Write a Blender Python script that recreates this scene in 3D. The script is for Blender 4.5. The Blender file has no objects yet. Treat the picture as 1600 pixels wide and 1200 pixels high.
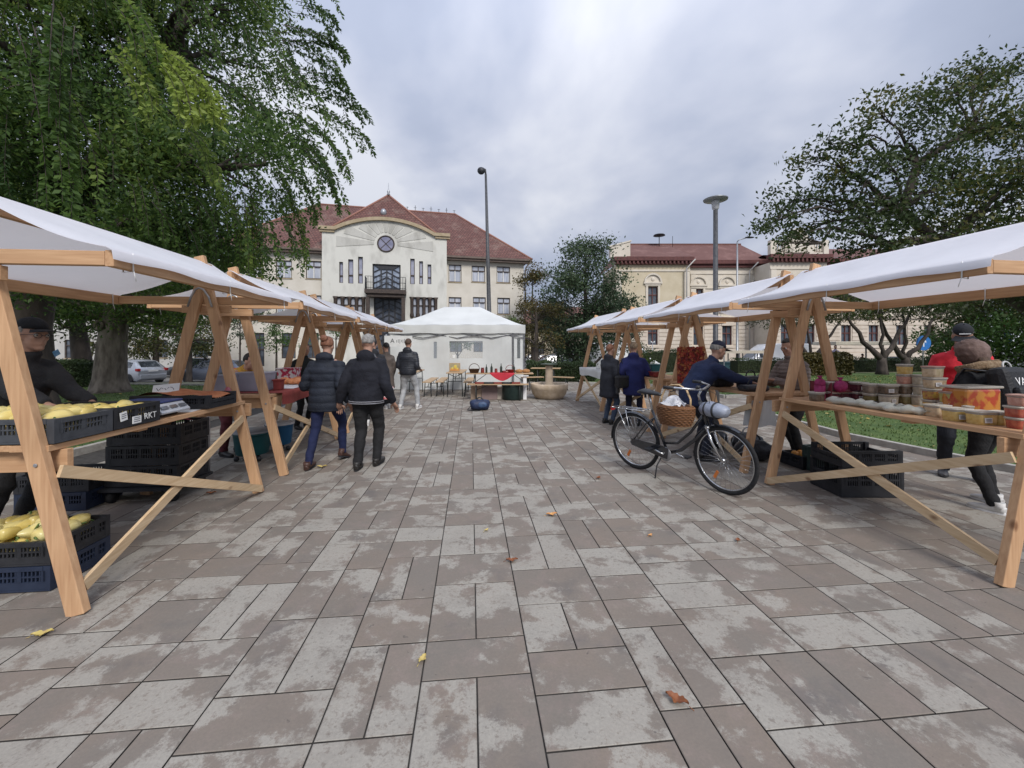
import bpy, bmesh, math, random
import numpy as np
from mathutils import Vector, Matrix, noise as mnoise
R = math.radians
sc = bpy.context.scene
col = sc.collection
random.seed(7); rng = np.random.default_rng(7)

# ------------------------------------------------------------------ camera, world, sun, exposure
F = 640.0                      # focal length in photograph pixels (1600 wide)
H0 = 1.5                       # camera height
cam_d = bpy.data.cameras.new("camera"); cam = bpy.data.objects.new("camera", cam_d); col.objects.link(cam)
cam.location = (0, 0, H0); cam.rotation_euler = (R(90), 0, 0)
cam_d.sensor_width = 36; cam_d.lens = 36 * F / 1600; cam_d.shift_y = -56 / 1600
cam_d.clip_start = 0.05; cam_d.clip_end = 2000
sc.camera = cam
w = bpy.data.worlds.new("World"); sc.world = w; w.use_nodes = True
nt = w.node_tree; nt.nodes.clear()
def N(t, **k):
    n = nt.nodes.new(t)
    for a, b in k.items(): setattr(n, a, b)
    return n
def L(a, b): nt.links.new(a, b)
out = N('ShaderNodeOutputWorld'); bg = N('ShaderNodeBackground'); bg.inputs[1].default_value = 0.1
sky = N('ShaderNodeTexSky', sky_type='NISHITA'); sky.sun_disc = False
SUN_EL, SUN_ROT = R(42), R(158)
sky.sun_elevation = SUN_EL; sky.sun_rotation = SUN_ROT
tc = N('ShaderNodeTexCoord'); sep = N('ShaderNodeSeparateXYZ'); L(tc.outputs['Generated'], sep.inputs[0])
def M(op, a, b=None, c=None, tree=None):
    n = (tree or nt).nodes.new('ShaderNodeMath'); n.operation = op
    for i, v in enumerate((a, b, c)):
        if v is None: continue
        if hasattr(v, 'links') or hasattr(v, 'is_linked'): (tree or nt).links.new(v, n.inputs[i])
        else: n.inputs[i].default_value = v
    return n.outputs[0]
zz = M('ADD', M('MAXIMUM', sep.outputs[2], 0.0), 0.28)
cx_ = M('DIVIDE', sep.outputs[0], zz); cy_ = M('DIVIDE', sep.outputs[1], zz)
cmb = N('ShaderNodeCombineXYZ'); L(cx_, cmb.inputs[0]); L(cy_, cmb.inputs[1]); cmb.inputs[2].default_value = 3.1
mp = N('ShaderNodeMapping'); L(cmb.outputs[0], mp.inputs[0]); mp.inputs['Rotation'].default_value = (0, 0, R(25)); mp.inputs['Scale'].default_value = (1.0, 0.75, 1); mp.inputs['Location'].default_value = (0.55, 0.15, 0)
n1 = N('ShaderNodeTexNoise'); n1.inputs['Scale'].default_value = 1.35; n1.inputs['Detail'].default_value = 5; n1.inputs['Roughness'].default_value = 0.46; n1.inputs['Distortion'].default_value = 0.35
L(mp.outputs[0], n1.inputs['Vector'])
n2 = N('ShaderNodeTexNoise'); n2.inputs['Scale'].default_value = 3.4; n2.inputs['Detail'].default_value = 5; n2.inputs['Roughness'].default_value = 0.5
L(mp.outputs[0], n2.inputs['Vector'])
nf = M('ADD', M('MULTIPLY', n1.outputs[0], 0.78), M('MULTIPLY', n2.outputs[0], 0.22))
rp = N('ShaderNodeValToRGB'); L(nf, rp.inputs[0])
e = rp.color_ramp.elements
e[0].position = 0.35; e[0].color = (2.9, 3.3, 4.35, 1)
e[1].position = 0.62; e[1].color = (6.1, 6.3, 6.95, 1)
m_ = e.new(0.47); m_.color = (3.7, 4.1, 5.2, 1)
m_ = e.new(0.545); m_.color = (4.8, 5.1, 6.05, 1)
mx = N('ShaderNodeMix', data_type='RGBA'); mx.inputs[0].default_value = 0.94
L(sky.outputs[0], mx.inputs[6]); L(rp.outputs[0], mx.inputs[7])
gain = M('ADD', 1.0, M('MULTIPLY', M('POWER', M('MAXIMUM', sep.outputs[2], 0.0), 3.0), 1.7))
vs = N('ShaderNodeVectorMath', operation='SCALE'); L(mx.outputs[2], vs.inputs[0]); L(gain, vs.inputs['Scale'])
L(vs.outputs[0], bg.inputs[0]); L(bg.outputs[0], out.inputs[0])
sd = bpy.data.lights.new("sun", 'SUN'); sd.energy = 2.4; sd.angle = R(20); sd.color = (1, 0.965, 0.92)
so = bpy.data.objects.new("sun", sd); col.objects.link(so)
dirv = Vector((math.sin(SUN_ROT) * math.cos(SUN_EL), math.cos(SUN_ROT) * math.cos(SUN_EL), math.sin(SUN_EL)))
so.rotation_euler = dirv.to_track_quat('Z', 'Y').to_euler(); so.location = (0, 0, 40)
sc.view_settings.view_transform = 'Standard'; sc.view_settings.look = 'None'; sc.view_settings.gamma = 1
sc.view_settings.use_curve_mapping = False; sc.view_settings.exposure = 0.22
sc.render.engine = 'CYCLES'; sc.cycles.use_denoising = True
sc.cycles.max_bounces = 6; sc.cycles.diffuse_bounces = 3; sc.cycles.glossy_bounces = 2; sc.cycles.transmission_bounces = 4; sc.cycles.transparent_max_bounces = 6

# ------------------------------------------------------------------ helpers
def P(px, py, Y):
    "pixel of the photograph at distance Y -> world point"
    return Vector(((px - 800) / F * Y, Y, H0 - (py - 544) / F * Y))
def G(px, py):
    "pixel of a point on the ground -> world point"
    Y = H0 * F / (py - 544); return Vector(((px - 800) / F * Y, Y, 0))
MATS = {}
def mat(name, c, c2=None, rough=0.7, scale=8, stretch=(1, 1, 1), bump=0.0, bscale=None, metal=0.0, spec=0.4, lo=0.35, hi=0.65, transl=0.0, coat=0.0, alpha=None, detail=4, transm=0):
    if name in MATS: return MATS[name]
    m = bpy.data.materials.new(name); m.use_nodes = True; t = m.node_tree; b = t.nodes['Principled BSDF']
    b.inputs['Roughness'].default_value = rough; b.inputs['Metallic'].default_value = metal
    b.inputs['Specular IOR Level'].default_value = spec
    if coat: b.inputs['Coat Weight'].default_value = coat; b.inputs['Coat Roughness'].default_value = 0.1
    if alpha is not None: b.inputs['Alpha'].default_value = alpha
    if transm: b.inputs['Transmission Weight'].default_value = transm
    c = tuple(c) + (1,) if len(c) == 3 else c
    b.inputs['Base Color'].default_value = c
    tcn = t.nodes.new('ShaderNodeTexCoord'); mpn = t.nodes.new('ShaderNodeMapping'); t.links.new(tcn.outputs['Object'], mpn.inputs[0])
    mpn.inputs['Scale'].default_value = stretch
    if c2 is not None:
        nn = t.nodes.new('ShaderNodeTexNoise'); nn.inputs['Scale'].default_value = scale; nn.inputs['Detail'].default_value = detail
        t.links.new(mpn.outputs[0], nn.inputs['Vector'])
        r = t.nodes.new('ShaderNodeValToRGB'); r.color_ramp.elements[0].position = lo; r.color_ramp.elements[1].position = hi
        r.color_ramp.elements[0].color = c; r.color_ramp.elements[1].color = tuple(c2) + (1,)
        t.links.new(nn.outputs[0], r.inputs[0]); t.links.new(r.outputs[0], b.inputs['Base Color'])
    if bump:
        nb = t.nodes.new('ShaderNodeTexNoise'); nb.inputs['Scale'].default_value = bscale or scale * 3; nb.inputs['Detail'].default_value = 5
        t.links.new(mpn.outputs[0], nb.inputs['Vector'])
        bn = t.nodes.new('ShaderNodeBump'); bn.inputs['Strength'].default_value = min(bump, 1); bn.inputs['Distance'].default_value = 0.02
        t.links.new(nb.outputs[0], bn.inputs['Height']); t.links.new(bn.outputs[0], b.inputs['Normal'])
    if transl:
        o = t.nodes['Material Output']; tr = t.nodes.new('ShaderNodeBsdfTranslucent'); ms = t.nodes.new('ShaderNodeMixShader')
        if b.inputs['Base Color'].links: t.links.new(b.inputs['Base Color'].links[0].from_socket, tr.inputs[0])
        else: tr.inputs[0].default_value = c
        ms.inputs[0].default_value = transl
        t.links.new(b.outputs[0], ms.inputs[1]); t.links.new(tr.outputs[0], ms.inputs[2]); t.links.new(ms.outputs[0], o.inputs[0])
    MATS[name] = m; return m
def leafmat(name, c1, c2, c3, transl=0.25, rough=0.55):
    "foliage: per leaf attribute picks among three colours"
    m = bpy.data.materials.new(name); m.use_nodes = True; t = m.node_tree; b = t.nodes['Principled BSDF']
    b.inputs['Roughness'].default_value = rough; b.inputs['Specular IOR Level'].default_value = 0.35
    a = t.nodes.new('ShaderNodeAttribute'); a.attribute_name = 'rnd'
    r = t.nodes.new('ShaderNodeValToRGB'); E = r.color_ramp.elements
    E[0].position = 0; E[0].color = tuple(c1) + (1,); E[1].position = 1; E[1].color = tuple(c3) + (1,)
    q = E.new(0.6); q.color = tuple(c2) + (1,)
    t.links.new(a.outputs['Fac'], r.inputs[0]); t.links.new(r.outputs[0], b.inputs['Base Color'])
    o = t.nodes['Material Output']; tr = t.nodes.new('ShaderNodeBsdfTranslucent'); ms = t.nodes.new('ShaderNodeMixShader'); ms.inputs[0].default_value = transl
    t.links.new(r.outputs[0], tr.inputs[0]); t.links.new(b.outputs[0], ms.inputs[1]); t.links.new(tr.outputs[0], ms.inputs[2]); t.links.new(ms.outputs[0], o.inputs[0])
    return m
def wood(name, axis, light=0.0, c0=(0.45, 0.255, 0.135), c1=(0.60, 0.375, 0.21)):
    "sawn spruce with grain along one axis and dark knots"
    m = bpy.data.materials.new(name); m.use_nodes = True; t = m.node_tree; b = t.nodes['Principled BSDF']; b.inputs['Roughness'].default_value = 0.62; b.inputs['Specular IOR Level'].default_value = 0.3
    tcn = t.nodes.new('ShaderNodeTexCoord'); mpn = t.nodes.new('ShaderNodeMapping'); t.links.new(tcn.outputs['Object'], mpn.inputs[0])
    s = [1, 1, 1]; s[axis] = 0.06; mpn.inputs['Scale'].default_value = s
    nn = t.nodes.new('ShaderNodeTexNoise'); nn.inputs['Scale'].default_value = 55; nn.inputs['Detail'].default_value = 5; nn.inputs['Distortion'].default_value = 0.25
    t.links.new(mpn.outputs[0], nn.inputs['Vector'])
    r = t.nodes.new('ShaderNodeValToRGB'); E = r.color_ramp.elements; E[0].position = 0.3; E[1].position = 0.72
    E[0].color = c0 + (1,); E[1].color = c1 + (1,)
    t.links.new(nn.outputs[0], r.inputs[0])
    n0 = t.nodes.new('ShaderNodeTexNoise'); n0.inputs['Scale'].default_value = 1.3; n0.inputs['Detail'].default_value = 3; t.links.new(tcn.outputs['Object'], n0.inputs['Vector'])
    hs = t.nodes.new('ShaderNodeHueSaturation'); t.links.new(r.outputs[0], hs.inputs['Color'])
    t.links.new(M('ADD', 0.62, M('MULTIPLY', n0.outputs[0], 0.75, tree=t), tree=t), hs.inputs['Value'])
    v = t.nodes.new('ShaderNodeTexVoronoi'); v.inputs['Scale'].default_value = 3.2
    mp2 = t.nodes.new('ShaderNodeMapping'); s2 = [1.6, 1.6, 1.6]; s2[axis] = 0.9; mp2.inputs['Scale'].default_value = s2; t.links.new(tcn.outputs['Object'], mp2.inputs[0]); t.links.new(mp2.outputs[0], v.inputs['Vector'])
    kn = t.nodes.new('ShaderNodeMapRange'); kn.inputs[1].default_value = 0.06; kn.inputs[2].default_value = 0.13; kn.inputs[3].default_value = 0.75; kn.inputs[4].default_value = 0; t.links.new(v.outputs['Distance'], kn.inputs[0])
    mxn = t.nodes.new('ShaderNodeMix'); mxn.data_type = 'RGBA'; t.links.new(kn.outputs[0], mxn.inputs[0]); t.links.new(hs.outputs[0], mxn.inputs[6]); mxn.inputs[7].default_value = (0.13, 0.05, 0.02, 1)
    t.links.new(mxn.outputs[2], b.inputs['Base Color'])
    bn = t.nodes.new('ShaderNodeBump'); bn.inputs['Strength'].default_value = 0.25; bn.inputs['Distance'].default_value = 0.004; t.links.new(nn.outputs[0], bn.inputs['Height']); t.links.new(bn.outputs[0], b.inputs['Normal'])
    return m
WX, WY, WZ, WL = wood('wood_grain_x', 0), wood('wood_grain_y', 1), wood('wood_grain_z', 2), wood('pale_wood', 1, 0, (0.50, 0.345, 0.195), (0.64, 0.48, 0.30))

class MB:
    def __init__(s): s.v = []; s.f = []; s.mi = []; s.sm = []; s.m = 0; s.smooth = False
    def add(s, vs, fs, smooth=None):
        k = len(s.v); s.v += [tuple(v) for v in vs]
        for f in fs: s.f.append(tuple(i + k for i in f)); s.mi.append(s.m); s.sm.append(s.smooth if smooth is None else smooth)
        return s
    def box(s, c, d, rot=None):
        c = Vector(c); x, y, z = d[0] / 2, d[1] / 2, d[2] / 2
        vs = [Vector((sx * x, sy * y, sz * z)) for sx in (-1, 1) for sy in (-1, 1) for sz in (-1, 1)]
        if rot is not None:
            if not isinstance(rot, Matrix): rot = Matrix.Rotation(rot, 3, 'Z')
            vs = [rot @ v for v in vs]
        return s.add([v + c for v in vs], [(0, 1, 3, 2), (4, 6, 7, 5), (0, 4, 5, 1), (2, 3, 7, 6), (0, 2, 6, 4), (1, 5, 7, 3)], False)
    def bb(s, x0, x1, y0, y1, z0, z1): return s.box(((x0 + x1) / 2, (y0 + y1) / 2, (z0 + z1) / 2), (abs(x1 - x0), abs(y1 - y0), abs(z1 - z0)))
    def beam(s, a, b, wd, th, side=(0, 1, 0)):
        "rectangular bar; th is measured along side, wd across"
        a, b = Vector(a), Vector(b); d = (b - a).normalized(); sd = Vector(side); sd = (sd - d * sd.dot(d)).normalized(); u = d.cross(sd)
        q = [u * (i * wd / 2) + sd * (j * th / 2) for i, j in ((-1, -1), (1, -1), (1, 1), (-1, 1))]
        return s.add([a + k for k in q] + [b + k for k in q], [(3, 2, 1, 0), (4, 5, 6, 7), (0, 1, 5, 4), (1, 2, 6, 5), (2, 3, 7, 6), (3, 0, 4, 7)], False)
    def tube(s, pts, rad, n=8, cap=True, ref=None, sq=None, smooth=True):
        "swept tube; rad = number, list, or list of (rx, ry)"
        pts = [Vector(p) for p in pts]; m = len(pts)
        if not isinstance(rad, (list, tuple)): rad = [rad] * m
        T = [((pts[min(i + 1, m - 1)] - pts[max(i - 1, 0)])).normalized() for i in range(m)]
        r0 = Vector(ref) if ref else (Vector((1, 0, 0)) if abs(T[0].x) < .9 else Vector((0, 1, 0)))
        vs = []; A = r0
        for p, t, r in zip(pts, T, rad):
            if ref: A = r0
            A = (A - t * A.dot(t)); A = A.normalized() if A.length > 1e-6 else Vector((0, 1, 0)); B = t.cross(A)
            rx, ry = r if isinstance(r, (tuple, list)) else (r, r)
            for k in range(n):
                a = 2 * math.pi * k / n; ca, sa = math.cos(a), math.sin(a)
                if sq: ca = math.copysign(abs(ca) ** sq, ca); sa = math.copysign(abs(sa) ** sq, sa)
                vs.append(p + A * (rx * ca) + B * (ry * sa))
        fs = [(i * n + k, i * n + (k + 1) % n, (i + 1) * n + (k + 1) % n, (i + 1) * n + k) for i in range(m - 1) for k in range(n)]
        s.add(vs, fs, smooth)
        if cap:
            k0 = len(s.v) - len(vs)
            for fc in (tuple(reversed(range(n))), tuple(range((m - 1) * n, m * n))):
                s.f.append(tuple(k0 + i for i in fc)); s.mi.append(s.m); s.sm.append(False)
        return s
    def lathe(s, prof, c=(0, 0, 0), n=20, smooth=True, sx=1, sy=1):
        c = Vector(c); vs = []
        for r, z in prof:
            for k in range(n):
                a = 2 * math.pi * k / n; vs.append(c + Vector((r * sx * math.cos(a), r * sy * math.sin(a), z)))
        m = len(prof)
        fs = [(i * n + k, i * n + (k + 1) % n, (i + 1) * n + (k + 1) % n, (i + 1) * n + k) for i in range(m - 1) for k in range(n)]
        s.add(vs, fs, smooth); k0 = len(s.v) - len(vs)
        for r, fc in ((prof[0][0], tuple(reversed(range(n)))), (prof[-1][0], tuple(range((m - 1) * n, m * n)))):
            if r > 1e-5: s.f.append(tuple(k0 + i for i in fc)); s.mi.append(s.m); s.sm.append(False)
        return s
    def ell(s, c, r, nu=14, nv=9, rot=None, fn=None, smooth=True):
        c = Vector(c); vs = []
        for i in range(nv + 1):
            th = math.pi * i / nv
            for k in range(nu):
                a = 2 * math.pi * k / nu; d = Vector((math.sin(th) * math.cos(a), math.sin(th) * math.sin(a), math.cos(th)))
                q = 1 if fn is None else fn(d); v = Vector((d.x * r[0] * q, d.y * r[1] * q, d.z * r[2] * q))
                if rot is not None: v = rot @ v
                vs.append(c + v)
        fs = [(i * nu + k, (i + 1) * nu + k, (i + 1) * nu + (k + 1) % nu, i * nu + (k + 1) % nu) for i in range(nv) for k in range(nu)]
        return s.add(vs, fs, smooth)
    def prism(s, poly, y0, y1, plane='xz'):
        "extrude a 2-D polygon"
        n = len(poly); f = (lambda p, y: (p[0], y, p[1])) if plane == 'xz' else ((lambda p, y: (y, p[0], p[1])) if plane == 'yz' else (lambda p, y: (p[0], p[1], y)))
        vs = [f(p, y0) for p in poly] + [f(p, y1) for p in poly]
        return s.add(vs, [tuple(range(n)), tuple(reversed(range(n, 2 * n)))] + [(i, i + n, (i + 1) % n + n, (i + 1) % n) for i in range(n)], False)
    def tor(s, c, R0, r, ax='x', n=40, k=8, a0=0, a1=2 * math.pi):
        c = Vector(c); pts = []; full = abs(a1 - a0 - 2 * math.pi) < 1e-6
        for i in range(n + (0 if full else 1)):
            a = a0 + (a1 - a0) * i / n; ca, sa = math.cos(a), math.sin(a)
            o = Vector((0, ca, sa)) if ax == 'x' else (Vector((ca, 0, sa)) if ax == 'y' else Vector((ca, sa, 0))); pts.append(o)
        axv = Vector({'x': (1, 0, 0), 'y': (0, 1, 0), 'z': (0, 0, 1)}[ax]); m = len(pts)
        rx, ry = r if isinstance(r, tuple) else (r, r)
        vs = [c + o * (R0 + rx * math.cos(2 * math.pi * j / k)) + axv * (ry * math.sin(2 * math.pi * j / k)) for o in pts for j in range(k)]
        fs = [(i * k + j, i * k + (j + 1) % k, ((i + 1) % m) * k + (j + 1) % k, ((i + 1) % m) * k + j) for i in range(m if full else m - 1) for j in range(k)]
        return s.add(vs, fs, True)
    def grid(s, fn, nu, nv, smooth=True):
        vs = [fn(i / nu, j / nv) for i in range(nu + 1) for j in range(nv + 1)]
        return s.add(vs, [(i * (nv + 1) + j, (i + 1) * (nv + 1) + j, (i + 1) * (nv + 1) + j + 1, i * (nv + 1) + j + 1) for i in range(nu) for j in range(nv)], smooth)
    def xf(s, mtx, k0=0):
        for i in range(k0, len(s.v)): s.v[i] = tuple(mtx @ Vector(s.v[i]))
        return s
    def mesh(s, name, mats):
        me = bpy.data.meshes.new(name); me.from_pydata(s.v, [], s.f)
        for m in (mats if isinstance(mats, (list, tuple)) else [mats]): me.materials.append(m)
        me.polygons.foreach_set('material_index', s.mi); me.polygons.foreach_set('use_smooth', s.sm)
        return me
    def build(s, name, mats, parent=None, loc=None, rz=0, bevel=0, fix=True):
        me = s.mesh(name, mats)
        if fix:
            bm = bmesh.new(); bm.from_mesh(me); bmesh.ops.recalc_face_normals(bm, faces=bm.faces); bm.to_mesh(me); bm.free()
        o = bpy.data.objects.new(name, me); col.objects.link(o)
        if parent is not None: o.parent = parent
        if loc is not None: o.location = loc
        o.rotation_euler.z = rz
        if bevel:
            b = o.modifiers.new('bevel', 'BEVEL'); b.width = bevel; b.segments = 2; b.limit_method = 'ANGLE'; b.angle_limit = R(40)
        return o
def tag(o, label=None, cat=None, group=None, kind=None):
    if label: o['label'] = label
    if cat: o['category'] = cat
    if group: o['group'] = group
    if kind: o['kind'] = kind
    return o
def thing(name, label, cat, loc=(0, 0, 0), rz=0, group=None):
    o = bpy.data.objects.new(name, None); col.objects.link(o); o.location = loc; o.rotation_euler.z = rz; o.empty_display_size = .1
    return tag(o, label, cat, group)
def kids(o): return [c for c in col.objects if c.parent == o]
def copy_tree(o, parent=None, swap=None):
    c = o.copy(); col.objects.link(c); c.parent = parent
    if swap and c.data is not None: swap(c)
    for ch in kids(o): copy_tree(ch, c, swap)
    return c
def textmesh(s, size, name, m, parent, loc, rot, depth=0.001):
    cu = bpy.data.curves.new(name, 'FONT'); cu.body = s; cu.size = size; cu.extrude = depth; cu.align_x = 'CENTER'; cu.align_y = 'CENTER'
    tmp = bpy.data.objects.new(name, cu); me = bpy.data.meshes.new_from_object(tmp); bpy.data.objects.remove(tmp)
    me.materials.clear(); me.materials.append(m)
    o = bpy.data.objects.new(name, me); col.objects.link(o); o.parent = parent; o.location = loc; o.rotation_euler = rot
    return o
# ------------------------------------------------------------------ ground, paving, lawns, roads
ASPH = mat('asphalt', (0.10, 0.10, 0.105), (0.14, 0.138, 0.135), 0.9, 3, bump=0.3, bscale=60)
PATH = mat('gravel_path', (0.27, 0.25, 0.22), (0.36, 0.34, 0.30), 0.9, 5, bump=0.3, bscale=80)
KERB = mat('kerb_concrete', (0.30, 0.28, 0.25), (0.40, 0.38, 0.34), 0.85, 9, bump=0.3)
JOINT = mat('joint_sand', (0.030, 0.027, 0.024), (0.06, 0.055, 0.05), 0.95, 20)
def lawnmat():
    m = mat('lawn_soil', (0.045, 0.085, 0.018), (0.085, 0.13, 0.03), 0.9, 1.6, bump=0.6, bscale=50, detail=6); return m
LAWN = lawnmat()
RZ = -.62      # the streets round the square lie lower than its paving
MB().add([(-400, -60, RZ - .01), (400, -60, RZ - .01), (400, 700, RZ - .01), (-400, 700, RZ - .01)], [(0, 1, 2, 3)]).build('ground', ASPH)['kind'] = 'structure'
MB().prism([(-26.2, -6), (50, -6), (50, 32), (12, 27.5), (5, 21.6), (1.5, 20.2), (-7, 19.3), (-20, 17.7), (-26.2, 17.4)], RZ - .02, -.02, 'xy').build('embankment', mat('bank_earth', (0.10, 0.11, 0.05), (0.20, 0.18, 0.12), 0.9, 4, bump=.4))['kind'] = 'structure'
MB().add([(-5.6, -4, -.010), (7.2, -4, -.010), (6.6, 19, -.010), (-7.6, 19, -.010)], [(0, 1, 2, 3)]).build('paving_bed', JOINT)['kind'] = 'structure'
def paving_mat():
    m = bpy.data.materials.new('concrete_slabs'); m.use_nodes = True; t = m.node_tree; b = t.nodes['Principled BSDF']; b.inputs['Roughness'].default_value = 0.78; b.inputs['Specular IOR Level'].default_value = 0.32
    g = t.nodes.new('ShaderNodeNewGeometry'); a = t.nodes.new('ShaderNodeAttribute'); a.attribute_name = 'rnd3'
    sc_ = t.nodes.new('ShaderNodeVectorMath'); sc_.operation = 'SCALE'; sc_.inputs['Scale'].default_value = 9; t.links.new(a.outputs['Vector'], sc_.inputs[0])
    ad = t.nodes.new('ShaderNodeVectorMath'); ad.operation = 'ADD'; t.links.new(g.outputs['Position'], ad.inputs[0]); t.links.new(sc_.outputs[0], ad.inputs[1])
    def noise(s, d=6, r=0.6, src=None, dist=0.0):
        n = t.nodes.new('ShaderNodeTexNoise'); n.inputs['Scale'].default_value = s; n.inputs['Detail'].default_value = d; n.inputs['Roughness'].default_value = r; n.inputs['Distortion'].default_value = dist
        t.links.new(src if src is not None else ad.outputs[0], n.inputs['Vector']); return n.outputs[0]
    sx = t.nodes.new('ShaderNodeSeparateXYZ'); t.links.new(a.outputs['Vector'], sx.inputs[0])
    def mr(v, a0, a1, b0, b1):
        n = t.nodes.new('ShaderNodeMapRange'); n.inputs[1].default_value = a0; n.inputs[2].default_value = a1; n.inputs[3].default_value = b0; n.inputs[4].default_value = b1; t.links.new(v, n.inputs[0]); return n.outputs[0]
    def mixc(f, A, B):
        n = t.nodes.new('ShaderNodeMix'); n.data_type = 'RGBA'
        t.links.new(f, n.inputs[0])
        for v, i in ((A, 6), (B, 7)):
            if isinstance(v, tuple): n.inputs[i].default_value = v + (1,)
            else: t.links.new(v, n.inputs[i])
        return n.outputs[2]
    base = mixc(mr(noise(2.2, 5, 0.55, dist=0.4), 0.36, 0.64, 0, 1), (0.222, 0.178, 0.140), (0.192, 0.168, 0.140))
    base = mixc(mr(sx.outputs[0], 0, 1, 0, 0.55), base, (0.205, 0.178, 0.150))
    base = mixc(mr(noise(6.5, 10, 0.75), 0.50, 0.62, 0, 0.45), base, (0.26, 0.205, 0.175))
    base = mixc(mr(noise(3.1, 4), 0.58, 0.75, 0, 0.6), base, (0.108, 0.104, 0.102))
    # pale lime bloom with its own ragged edge on each slab
    thr = M('ADD', M('ADD', M('MULTIPLY', noise(3.2, 3, 0.5, dist=0.3), 0.56, tree=t), M('MULTIPLY', noise(10, 14, 0.82), 0.44, tree=t), tree=t), M('MULTIPLY', M('SUBTRACT', sx.outputs[1], 0.5, tree=t), 0.11, tree=t), tree=t)
    hole = mr(noise(38, 4, 0.75), 0.56, 0.64, 1, 0.25)
    base = mixc(M('MULTIPLY', mr(thr, 0.500, 0.538, 0, 0.76), hole, tree=t), base, (0.385, 0.362, 0.312))
    base = mixc(mr(noise(24, 2, 0.5, dist=0.5), 0.72, 0.77, 0, 0.6), base, (0.07, 0.062, 0.058))
    base = mixc(mr(noise(75, 3, 0.7, g.outputs['Position']), 0.3, 0.72, 0.28, 0.0), base, (0.10, 0.09, 0.085))
    base = mixc(mr(noise(0.5, 4, 0.6, g.outputs['Position']), 0.5, 0.72, 0, 0.28), base, (0.17, 0.135, 0.11))
    base = mixc(mr(noise(1.6, 8, 0.7, g.outputs['Position']), 0.50, 0.66, 0, 0.30), base, (0.135, 0.115, 0.098))
    base = mixc(mr(noise(5.5, 6, 0.7, g.outputs['Position']), 0.60, 0.68, 0, 0.28), base, (0.30, 0.26, 0.21))
    t.links.new(base, b.inputs['Base Color'])
    bn = t.nodes.new('ShaderNodeBump'); bn.inputs['Strength'].default_value = 0.35; bn.inputs['Distance'].default_value = 0.004
    t.links.new(noise(45, 5, 0.7, g.outputs['Position']), bn.inputs['Height']); t.links.new(bn.outputs[0], b.inputs['Normal'])
    return m
PAV = paving_mat()
def paving():
    rnd = random.Random(11); V = []; Fc = []; RN = []; MI = []
    th = math.atan(0.1); c, s = math.cos(th), math.sin(th)
    def W(u, v): return (u * c - v * s, u * s + v * c)          # axis of the square runs slightly left of the view
    def tile(u0, u1, v0, v1):
        x, y = W((u0 + u1) / 2, (v0 + v1) / 2)
        if y < -1 or y > 18.6 or x < -5.35 - max(0, y - 4) * .1 or x > 6.9: return
        g, e_ = 0.0033, 0.003; k = len(V); zt = rnd.uniform(-0.0008, 0.0008)
        for (a, b, d, f_, z) in ((u0 + g, u1 - g, v0 + g, v1 - g, -0.009), (u0 + g, u1 - g, v0 + g, v1 - g, zt - 0.0022), (u0 + g + e_, u1 - g - e_, v0 + g + e_, v1 - g - e_, zt)):
            for (p, q) in ((a, d), (b, d), (b, f_), (a, f_)):
                X, Y = W(p, q); V.append((X, Y, z))
        r = (rnd.random(), rnd.random(), rnd.random())
        for ring in (0, 4):
            for i in range(4): Fc.append((k + ring + i, k + ring + (i + 1) % 4, k + ring + 4 + (i + 1) % 4, k + ring + 4 + i)); RN.append(r); MI.append(1 if ring == 0 else 0)
        Fc.append((k + 8, k + 9, k + 10, k + 11)); RN.append(r); MI.append(0)
    edges = [0.276 - 0.5 - 0.375]
    u = edges[0]; ws = [0.375, 0.5]
    while u < 8: wd = ws.pop(0) if ws else rnd.choice((0.5, 0.5, 0.375)); edges.append(u + wd); u += wd
    u = edges[0]; left = []
    while u > -8: wd = rnd.choice((0.5, 0.5, 0.375)); u -= wd; left.append(u)
    edges = left[::-1] + edges
    for a, b in zip(edges, edges[1:]):
        wd = b - a; v = -2 + rnd.choice((0, .125, .25)); last = None
        while v < 20:
            k = rnd.random()
            if k < .50: tile(a, b, v, v + .25); v += .25
            elif k < .86:
                h = rnd.choice((.5, .375)) if wd > .4 else .5; mid = a + (wd / 2 if wd > .4 else .1875 if rnd.random() < .5 else wd / 2)
                tile(a, mid, v, v + h); tile(mid, b, v, v + h); v += h
            else:
                h = .375; tile(a, b, v, v + h); v += h
    me = bpy.data.meshes.new('paving'); me.from_pydata(V, [], Fc); me.materials.append(PAV); me.materials.append(JOINT); me.polygons.foreach_set('material_index', MI)
    at = me.attributes.new('rnd3', 'FLOAT_VECTOR', 'FACE'); at.data.foreach_set('vector', np.array(RN, dtype=np.float32).ravel())
    o = bpy.data.objects.new('paving', me); col.objects.link(o); o['kind'] = 'structure'
paving()
# lawns with kerbs
def lawn(poly, name, kerb_edges):
    MB().prism(poly, -.015, .03, 'xy').build(name, LAWN)['kind'] = 'structure'
    k = MB()
    for a, b in kerb_edges:
        a, b = Vector((a[0], a[1], .03)), Vector((b[0], b[1], .03)); n = max(1, int((b - a).length / 1.0))
        for i in range(n):
            p, q = a.lerp(b, (i + .004) / n), a.lerp(b, (i + .996) / n); k.beam(p, q, .09, .13, (0, 0, 1))
    k.build(name + '_kerb', KERB, bevel=.006)['kind'] = 'structure'
LL = [(-5.6, -3), (-6.3, 8.5), (-7.0, 15.2), (-20, 17.3), (-26, 17.0), (-26, -3)]
lawn(LL, 'lawn', [(LL[0], LL[1]), (LL[1], LL[2]), (LL[2], LL[3])])
LR = [(7.0, -3), (6.75, 2.5), (5.85, 5.6), (5.55, 6.8), (5.6, 9.0), (6.4, 10.2), (16, 12.4), (26, 13.5), (26, -3)]
lawn(LR, 'right_lawn', list(zip(LR[:-2], LR[1:-1])))
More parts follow.
